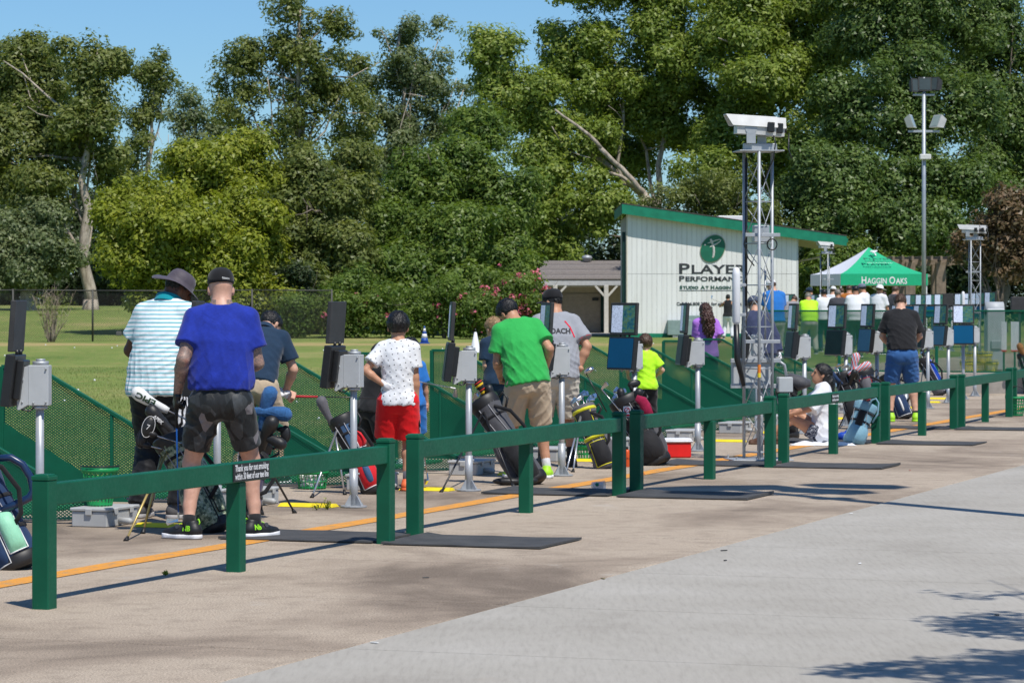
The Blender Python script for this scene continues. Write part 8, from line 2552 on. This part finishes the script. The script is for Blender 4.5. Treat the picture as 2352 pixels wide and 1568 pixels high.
club("brown furry headcover on the dark green bag", PT(2342, 800, F14.o.y), (-0.5, -0.1, 0.75), 0.2, "cover", cover=M("brown_fur", (0.22, 0.11, 0.035), 0.95, 0, 0.6, 40, bmp=1.0, bscale=120), scale=1.35)

# ------------------------------------------------------------------ clubs in hands
def held(label, pts, kind, shaft=SHAFT, grip=GRIPK, roll=0.0, scale=1.0):
    a, c = Vector(pts[0]), Vector(pts[1])
    return club(label, c, c - a, (c - a).length, kind, shaft=shaft, grip=grip, roll=roll, group="clubs held by golfers", scale=scale)
def wpos(info, nm, off=(0, 0, 0)):
    w_, d_ = info['hands'][nm]
    d_ = d_ / np.linalg.norm(d_)
    p_ = w_ + d_ * 0.085 * info['k'] + np.array(off)
    r_ = info['root']
    return Matrix.LocRotScale(r_.location, r_.rotation_euler, None) @ Vector([float(x) for x in p_])
h0 = wpos(PPL['blue'], "L")
held("blue-shafted club hanging from the black-gloved hand", (h0 + Vector((0.0, 0.0, 0.10)), Vector((h0.x + 0.02, h0.y - 0.02, 0.12))), "iron", SHAFTB, GRIPK, 0.2)
h0 = wpos(PPL['boy'], "R")
held("iron club resting beside the boy in red shorts", (h0 + Vector((-0.02, 0, 0.12)), PT(983, 1108, h0.y - 0.10) + Vector((0, 0, 0.03))), "iron", SHAFT, GRIPK, -1.2)
h0 = wpos(PPL['navy'], "R")
held("club with a red grip swung back by the man in navy", (h0 + Vector((-0.05, 0, 0.0)), h0 + Vector((0.92, 0.10, -0.02))), "wood", SHAFTK, GRIPR, 0.3)
h0 = wpos(PPL['kidblack'], "R")
held("child's iron club swung level behind the boy in red shorts", (h0 + Vector((-0.05, 0, 0.02)), PT(1046, 892, h0.y + 0.1)), "iron", SHAFT, GRIPK, 0.0)
p0 = PT(1668, 700, 116); held("iron raised overhead by the person in the tank top", (p0, PT(1634, 686, 116)), "iron", SHAFTK, GRIPK, 0.0, 1.5)
# ------------------------------------------------------------------ floor boxes, cable ramps
bx_l = ["under the green basket", "behind the stand-leg of the dark purple bag", "behind the basket full of balls", "behind the tall black bag's legs", "beside the coach's shoes", "behind the red cooler", "beside the lattice tower", "behind the lattice tower", "behind the seated girl's back",
        "behind the black cart bag", "beside the man in denim shorts", "past the man in denim shorts", "by the black and royal blue bag", "before the mesh end fence"]
GB = M("box_grey_plastic", (0.42, 0.425, 0.42), 0.55, 0, 0.08, 6)
def floor_box(label, c):
    root = thing("floor_box", label, "box", c, TANG, group="grey floor boxes in the bays")
    b = MB(); b.box((0, 0, 0.056), (0.48, 0.28, 0.112), None, 0.008); b.build("body", GB, root)
    b = MB(); b.box((0, 0, 0.124), (0.50, 0.30, 0.024), None, 0.006); ld_ = b.build("lid", GB, root)
    for sx, sy, rt_ in ((-0.252, 0.0, 0), (-0.12, -0.152, 1), (0.12, -0.152, 1)):
        b = MB(); b.box((sx, sy, 0.108), (0.010, 0.05, 0.045) if rt_ == 0 else (0.05, 0.010, 0.045), None, 0.003); b.build("latch", GB, ld_)
    b = MB(); b.smooth = True; b.tube([(-0.05, -0.14, 0.04), (-0.05, -0.22, 0.036), (-0.05, -0.24, 0.03)], [0.024, 0.024, 0.018], 10); b.build("pipe_stub", GB, root)
    return root
for i in range(1, 15):
    px, py = POLES[i]
    c = Vector((px, py, 0)) + NDIR * 0.88
    floor_box("grey plastic floor box " + bx_l[i - 1], c)
    c2 = Vector((px, py, 0)) + NDIR * 0.36 - TDIR * 0.05
    b = MB()
    rm = Matrix.Translation((c2.x, c2.y, 0)) @ Matrix.Rotation(math.atan2(NDIR.y, NDIR.x), 4, 'Z')
    b.M = rm
    b.add([(-0.23, -0.075, 0.003), (0.23, -0.075, 0.003), (0.23, 0.075, 0.003), (-0.23, 0.075, 0.003), (-0.22, -0.035, 0.028), (0.22, -0.035, 0.028), (0.22, 0.035, 0.028), (-0.22, 0.035, 0.028)],
          [(3, 2, 1, 0), (4, 5, 6, 7), (0, 1, 5, 4), (1, 2, 6, 5), (2, 3, 7, 6), (3, 0, 4, 7)])
    tag(b.build("cable_ramp", YELLOW), "yellow cable ramp next to the box " + bx_l[i - 1], "cable ramp", "yellow cable ramps in the bays")
# ------------------------------------------------------------------ ball baskets and balls
def basket(label, c, col, r0=0.087, r1=0.125, hgt=0.27, handle="down", group="ball baskets", tiltz=0.0, rib=0.012):
    root = thing("ball_basket", label, "basket", c, tiltz, group=group)
    nr_ = 22
    b = MB()
    for k in range(nr_):
        a = 2 * math.pi * k / nr_
        c_, s_ = math.cos(a), math.sin(a)
        b.box((c_ * (r0 + r1) / 2, s_ * (r0 + r1) / 2, hgt / 2), (0.004, rib, hgt + 0.01), Matrix.Rotation(a, 3, 'Z') @ Matrix.Rotation(math.atan2(r1 - r0, hgt), 3, 'Y'))
    for z in (0.01, 0.06, 0.105, 0.15, 0.195):
        r = r0 + (r1 - r0) * z / hgt
        b.lathe([(r - 0.003, z), (r + 0.004, z), (r + 0.004, z + rib), (r - 0.003, z + rib), (r - 0.003, z)], n=nr_, closed=True)
    b.lathe([(0.001, 0.004), (r0, 0.004), (r0, 0.010), (0.001, 0.010)], n=nr_)
    b.build("lattice_wall", col, root, fixn=False, kind="stuff")
    b = MB(); b.smooth = True
    b.lathe([(r1 - 0.006, hgt - 0.035), (r1 + 0.006, hgt - 0.035), (r1 + 0.012, hgt), (r1 - 0.002, hgt + 0.004), (r1 - 0.006, hgt - 0.035)], n=nr_, closed=True); b.build("rim", col, root)
    b = MB(); b.smooth = True
    if handle == "down":
        pts = [((r1 + 0.010) * math.cos(a), (r1 + 0.012) * math.sin(a), hgt + 0.012 - 0.03 * math.sin((a - math.pi)) * 0) for a in np.linspace(math.pi, 2 * math.pi, 14)]
    else:
        pts = [((r1 + 0.004) * math.cos(a), 0, hgt - 0.01 + 0.16 * math.sin(a)) for a in np.linspace(0, math.pi, 14)]
    b.tube(pts, 0.006, 6); b.build("handle", M("handle_black", (0.012, 0.012, 0.012), 0.5), root)
    return root
BGREEN = M("basket_green", (0.010, 0.30, 0.085), 0.45); BYEL = M("basket_yellow", (0.75, 0.62, 0.03), 0.5); BDG = M("basket_dark_green", (0.006, 0.24, 0.075), 0.45)
bc = Vector((POLES[1][0], POLES[1][1], 0)) + NDIR * 0.92
basket("empty green ball basket standing on the grey box", (bc.x, bc.y, 0.137), BGREEN)
bc = G(717, 1122)
basket("green ball basket full of golf balls under the rail", (bc.x, bc.y, 0.004), BGREEN, 0.115, 0.135, 0.155, "down", rib=0.006)
BALL = M("golf_ball_white", (0.76, 0.76, 0.75), 0.35, bmp=0.3, bscale=400)
bm_ = MB(); bm_.smooth = True; bm_.ellipsoid((0, 0, 0), (0.0214,) * 3, 12, 8)
ball0 = bm_.build("golf_ball", BALL)
rng = random.Random(5)
first_ball = [True]
def ball(label, p, grp):
    o = ball0 if first_ball[0] else ball0.copy()
    if not first_ball[0]: COL.objects.link(o)
    first_ball[0] = False
    o.location = p
    tag(o, label, "golf ball", grp)
placed = []
for layer in range(4):
    z = 0.034 + layer * 0.034; rmax = 0.115 + 0.02 * z / 0.155 - 0.026
    for k in range(400):
        if sum(1 for q in placed if q[3] == layer) > 22: break
        a, r = rng.uniform(0, 6.28), rmax * math.sqrt(rng.uniform(0.2, 1))
        q = (r * math.cos(a), r * math.sin(a), z + rng.uniform(-0.004, 0.006), layer)
        if all((q[0] - w[0]) ** 2 + (q[1] - w[1]) ** 2 + (q[2] - w[2]) ** 2 > 0.0405 ** 2 for w in placed): placed.append(q)
for q in placed: ball("white golf ball in the full green basket", (bc.x + q[0], bc.y + q[1], q[2]), "balls in the basket")
for k in range(70):
    Y_ = rng.uniform(34, 104); X_ = rng.uniform(-0.175, 0.06) * Y_
    u_ = (X_ - ORG.x) * NDIR.x + (Y_ - ORG.y) * NDIR.y
    if u_ < 6.2: continue
    ball("stray white golf ball lying on the range lawn", (X_, Y_, float(lawn_z(X_, Y_)) + 0.016), "stray balls on the lawn")
p_ = G(2334, 955)
basket("empty green ball basket beside the rail at the walkway", (p_.x, p_.y, 0.004), BDG, 0.095, 0.150, 0.27, "up", rib=0.009)
p_ = G(1352, 1058)
basket("low green basket behind the grey and yellow bag", (p_.x, p_.y, 0.004), BGREEN, 0.10, 0.13, 0.16, "down")
for i, (xx, zz) in enumerate(((2222, 0), (2250, 0), (2276, 0), (2236, 1), (2262, 1))):
    q = PT(xx, 880, 57.5)
    basket("yellow ball basket piled behind the mesh end fence", (q.x, 57.5 + 0.1 * (i % 2), UP_DECK + 0.012 + 0.16 * zz), BYEL, 0.11, 0.14, 0.16, "down", "yellow baskets behind the end fence")
# ball dispenser and white boards behind the end fence
q = PT(2284, 800, 58.5)
bd = thing("ball_dispenser", "grey ball dispenser cabinet behind the mesh end fence", "dispenser", (q.x, 58.5, UP_DECK))
b = MB(); b.box((0, 0, 0.6), (0.34, 0.4, 1.18), None, 0.02); b.build("cabinet", GREYBOX, bd)
b = MB(); b.smooth = True; b.tube([(-0.17, 0, 1.18), (0.17, 0, 1.18)], 0.14, 14); b.build("hopper", GREYBOX, bd)
b = MB(); b.box((0, -0.21, 0.5), (0.2, 0.04, 0.16), None, 0.01); b.build("chute", GREYPOLE, bd)
for xx, wd_ in ((2306, 0.10), (2331, 0.15)):
    q = PT(xx, 773, 57)
    wb = thing("white_board", "narrow white board with red edge behind the end fence" if xx < 2310 else "wider white board with red edge behind the end fence", "board", (q.x, 57, UP_DECK))
    b = MB(); b.box((0, 0, q.z - UP_DECK), (wd_, 0.02, 0.56), None, 0.004); b.build("panel", WHITEPL, wb)
    b = MB(); b.box((0, -0.012, q.z - UP_DECK - 0.265), (wd_, 0.006, 0.03)); b.build("red_edge", NYLR, wb)
    b = MB(); b.box((0, 0.02, (q.z - UP_DECK) / 2), (0.03, 0.02, q.z - UP_DECK)); b.build("post", DGREEN, wb)
# ------------------------------------------------------------------ cooler, bottle, cup, tag, towel, weeds
p_ = G(1553, 1050)
cl_ = thing("drinks_cooler", "red drinks cooler with white lid", "cooler", p_, R(8))
b = MB(); b.box((0, 0, 0.078), (0.28, 0.20, 0.155), None, 0.012); b.build("body", M("cooler_red", (0.72, 0.012, 0.008), 0.4), cl_)
b = MB(); b.box((0, 0, 0.178), (0.295, 0.215, 0.044), None, 0.012); ld_ = b.build("lid", WHITEPL, cl_)
b = MB(); b.smooth = True; b.tube([(-0.15, 0, 0.15), (-0.155, -0.11, 0.168), (0.155, -0.11, 0.168), (0.15, 0, 0.15)], 0.007, 6); b.build("handle", WHITEPL, cl_)
p_ = G(1440, 1072)
bo_ = thing("drink_bottle", "orange drink bottle behind the rail post", "bottle", p_)
b = MB(); b.smooth = True; b.lathe([(0.024, 0), (0.027, 0.005), (0.027, 0.14), (0.024, 0.16), (0.012, 0.172)], n=14); bb_ = b.build("body", M("bottle_orange", (0.68, 0.09, 0.015), 0.35), bo_)
b = MB(); b.smooth = True; b.lathe([(0.014, 0.17), (0.014, 0.195), (0.010, 0.198)], n=12); b.build("cap", RUB, bo_)
put_text("ION", 0.028, (-0.022, -0.0285, 0.075), (1, 0, 0), (0, 0, 1), LBLACK, bb_, width=0.044)
p_ = G(1374, 1124)
cp = thing("plastic_cup", "clear plastic cup with a green mark lying on the deck", "cup", (p_.x, p_.y, 0.036), rot=(R(90), 0, R(72)))
clr, t_, pr_ = nt("clear_plastic")
tr_ = t_.nodes.new("ShaderNodeBsdfTransparent"); gl_ = t_.nodes.new("ShaderNodeBsdfGlossy"); gl_.inputs["Roughness"].default_value = 0.15
df_ = t_.nodes.new("ShaderNodeBsdfDiffuse"); df_.inputs[0].default_value = (0.8, 0.82, 0.83, 1)
m1 = t_.nodes.new("ShaderNodeMixShader"); m1.inputs[0].default_value = 0.35; m2 = t_.nodes.new("ShaderNodeMixShader"); m2.inputs[0].default_value = 0.12
t_.links.new(tr_.outputs[0], m1.inputs[1]); t_.links.new(df_.outputs[0], m1.inputs[2]); t_.links.new(m1.outputs[0], m2.inputs[1]); t_.links.new(gl_.outputs[0], m2.inputs[2]); t_.links.new(m2.outputs[0], t_.nodes["Material Output"].inputs[0])
b = MB(); b.smooth = True; b.lathe([(0.028, -0.055), (0.040, 0.05), (0.043, 0.052), (0.043, 0.056), (0.0395, 0.056), (0.0275, -0.053)], n=18, closed=True); b.build("body", clr, cp)
b = MB(); b.smooth = True; b.tube([(-0.034, 0.010, 0.0), (-0.0365, 0.010, 0.0)], 0.016, 14); b.build("green_mark", M("cup_green", (0.01, 0.25, 0.12), 0.5), cp)
# tag on the rail end / bag
q = PT(1440, 945, FW[2][0].y + 0.25)
tg = thing("bag_tag", "white tag with a red ring hanging on the black cart bag", "tag", q)
b = MB(); b.box((0, 0, 0), (0.062, 0.004, 0.088), None, 0.0015); b.build("card", WHITEPL, tg)
b = MB(); b.M = Matrix.Rotation(R(90), 4, 'X'); b.lathe([(0.018, 0.0025), (0.024, 0.0025), (0.024, 0.004), (0.018, 0.004), (0.018, 0.0025)], n=20, closed=True, c=(0, 0.014, 0)); b.box((0, 0.014, 0.0032), (0.040, 0.006, 0.0015), Matrix.Rotation(R(45), 3, 'Z')); b.build("red_ring", NYLR, tg)
b = MB(); b.box((0, -0.0028, -0.030), (0.048, 0.0015, 0.016)); b.build("red_bar", NYLR, tg)
# white towel under the seated girl, blue pouch
p_ = G(1905, 1022)
b = MB(); b.smooth = True
N1, N2 = 26, 14
vs_, fs_ = [], []
for i in range(N1 + 1):
    for j in range(N2 + 1):
        x = -0.42 + 0.70 * i / N1; y = -0.14 + 0.34 * j / N2
        ed = min(i, N1 - i, j * 1.5, (N2 - j) * 1.5)
        z = 0.010 + 0.030 * min(1, ed / 3) * (0.55 + 0.45 * math.sin(x * 23 + y * 11 + math.sin(y * 30))) * (1.25 if i < 8 else 1.0)
        vs_.append((x + 0.015 * math.sin(j * 1.7), y + 0.02 * math.sin(i * 0.9), z if ed > 0 else 0.004))
for i in range(N1):
    for j in range(N2):
        k = i * (N2 + 1) + j
        fs_.append((k, k + N2 + 1, k + N2 + 2, k + 1))
b.add(vs_, fs_)
o_ = b.build("towel", WHITEC, fixn=False); o_.location = p_
tag(o_, "rumpled white towel under the seated girl", "towel")
p_ = G(1938, 1012)
b = MB(); b.smooth = True; b.ellipsoid((0, 0, 0.05), (0.09, 0.06, 0.055), 14, 9); b.ellipsoid((0.05, 0.02, 0.08), (0.05, 0.04, 0.05), 10, 7)
o_ = b.build("drawstring_pouch", NYLRB); o_.location = p_; tag(o_, "small royal blue pouch beside the white towel", "pouch")
# weeds in the joints
def weed(label, p, n, hgt, seed):
    r = np.random.default_rng(seed)
    pos = np.stack([r.normal(0, hgt * 0.45, n), r.normal(0, hgt * 0.3, n), np.abs(r.normal(0, hgt * 0.45, n)) + 0.012], 1)
    me = leaves_mesh(pos, r.normal(size=(n, 3)) + np.array([0, 0, 0.3]), np.full(n, 0.010), np.clip(r.normal(0.6, 0.2, n), 0, 1), r, 2.2)
    root = thing("weed", label, "weed", p, group="weeds in the deck joints")
    link_mesh("foliage", me, LEAF['yellow'], root)
    b = MB()
    for k in range(8):
        a = r.uniform(0, 6.28); b.tube([(0, 0, 0), (math.cos(a) * hgt * 0.25, math.sin(a) * hgt * 0.2, hgt * 0.5), (math.cos(a) * hgt * 0.5, math.sin(a) * hgt * 0.35, hgt * r.uniform(0.7, 1.2))], 0.002, 4)
    b.build("stem", LEAF['olive'], root, fixn=False)
weed("taller weed growing beside the yellow cable ramp", G(752, 1170), 70, 0.06, 1)
weed("small weed beside the taller one at the yellow ramp", G(727, 1171), 45, 0.04, 2)
weed("flat weed in the rail's shadow line", G(380, 1322), 60, 0.016, 3)
# range markers on the lawn
p_ = base_at(975, 104)
cn = thing("traffic_cone", "blue and white striped cone on the range lawn", "cone", p_)
b = MB(); b.smooth = True
for z0, z1, mi in ((0.03, 0.2, 0), (0.2, 0.34, 1), (0.34, 0.42, 0), (0.42, 0.52, 1), (0.52, 0.60, 0)):
    f = lambda z: 0.15 * (1 - z / 0.68)
    b.mi = mi; b.lathe([(f(z0), z0), (f(z1), z1)], n=14)
b.build("body", [M("cone_blue", (0.012, 0.07, 0.34), 0.5), WHITEPL], cn)
b = MB(); b.box((0, 0, 0.02), (0.36, 0.36, 0.035), None, 0.01); b.build("foot", M("cone_blue", (0.012, 0.07, 0.34), 0.5), cn)
p_ = base_at(1092, 84)
mk = thing("range_marker", "white cone marker with a black stub on the range lawn", "marker", p_)
b = MB(); b.smooth = True; b.lathe([(0.16, 0), (0.15, 0.02), (0.035, 0.56), (0.02, 0.57)], n=16); b.build("body", WHITEPL, mk)
b = MB(); b.smooth = True; b.tube([(0, 0, 0.57), (0, 0, 0.66)], 0.016, 8); b.build("stub", BLACKPL, mk)
# two ground plates beyond the wire fence
for xx in (273, 359):
    p_ = base_at(xx, 117)
    b = MB(); b.box((0, 0, 0.09), (0.22, 0.10, 0.16), None, 0.02); o_ = b.build("valve_box", M("valve_grey", (0.10, 0.10, 0.10), 0.7)); o_.location = p_
    tag(o_, "small dark valve box on the grass beyond the wire fence", "valve box", "valve boxes beyond the fence")
# scraps on the concrete
scr = [((1955, 1182), (0.72, 0.72, 0.7)), ((978, 1330), (0.05, 0.05, 0.05)), ((1663, 1267), (0.03, 0.03, 0.03)), ((1666, 1290), (0.04, 0.04, 0.04)), ((1975, 1297), (0.75, 0.75, 0.73)), ((2090, 1082), (0.35, 0.05, 0.04)), ((1480, 1090), (0.5, 0.06, 0.05)), ((1385, 1332), (0.20, 0.16, 0.08)), ((860, 1480), (0.6, 0.6, 0.58)), ((2290, 1416), (0.05, 0.05, 0.045))]
for i, ((x, y), c_) in enumerate(scr):
    q = G(x, y); b = MB(); b.box((0, 0, 0.005), (0.026 + 0.012 * (i % 3), 0.012, 0.006), R(17 * i), 0.002)
    o_ = b.build("scrap", M("scrap_" + ("pale", "dark", "red", "brown")[i % 4] + "_litter", c_, 0.8) if False else M("litter_tone_%d" % i, c_, 0.8)); o_.location = (q.x, q.y, 0.006 if True else 0)
    tag(o_, ["scrap of pale paper on the path", "dark pebble on the tan deck", "dark twig on the pale path", "dark chip beside the twig on the path", "bit of white paper on the pale path", "red scrap by the tower's rubber mat", "red wrapper beside the deck mat", "dry leaf fragment on the deck", "pale chip on the near deck", "dark seed pod near the leaf shade"][i], "litter")
# short grass blades along the deck edge and over the near lawn
r = np.random.default_rng(8)
n = 90000
Yg = 24 + 46 * r.uniform(0, 1, n) ** 1.5; Xg = (r.uniform(-0.19, 0.10, n)) * Yg
wg = (Xg - ORG.x) * NDIR.x + (Yg - ORG.y) * NDIR.y; ug = (Xg - ORG.x) * TDIR.x + (Yg - ORG.y) * TDIR.y
ok = wg > 4.85 + 1.6 * np.clip(ug / 34, 0, 2) ** 2
Xg, Yg = Xg[ok], Yg[ok]; n = len(Xg)
Zg = lawn_z(Xg, Yg)
hg = r.uniform(0.018, 0.05, n); a = r.uniform(0, 6.28, n); wd = r.uniform(0.003, 0.006, n)
tx_ = r.normal(0, 0.012, n); ty_ = r.normal(0, 0.012, n)
V_ = np.stack([np.stack([Xg - wd * np.cos(a), Yg - wd * np.sin(a), Zg - 0.004], 1), np.stack([Xg + wd * np.cos(a), Yg + wd * np.sin(a), Zg - 0.004], 1), np.stack([Xg + tx_, Yg + ty_, Zg + hg], 1)], 1).reshape(-1, 3).astype(f32)
me = bpy.data.meshes.new("grass")
me.vertices.add(3 * n); me.vertices.foreach_set("co", V_.ravel())
me.loops.add(3 * n); me.loops.foreach_set("vertex_index", np.arange(3 * n, dtype=np.int32))
me.polygons.add(n); me.polygons.foreach_set("loop_start", np.arange(0, 3 * n, 3, dtype=np.int32)); me.polygons.foreach_set("loop_total", np.full(n, 3, np.int32))
at = me.attributes.new("tint", 'FLOAT', 'POINT'); at.data.foreach_set("value", np.repeat(np.clip(r.normal(0.5, 0.25, n), 0, 1), 3).astype(f32))
me.update(calc_edges=True)
go = link_mesh("grass", me, leaf_mat("grass_blade", [(0, (0.09, 0.14, 0.03)), (0.55, (0.17, 0.21, 0.05)), (1, (0.34, 0.29, 0.12))], 0.3))
tag(go, "short grass blades on the range lawn", "grass", kind="stuff")
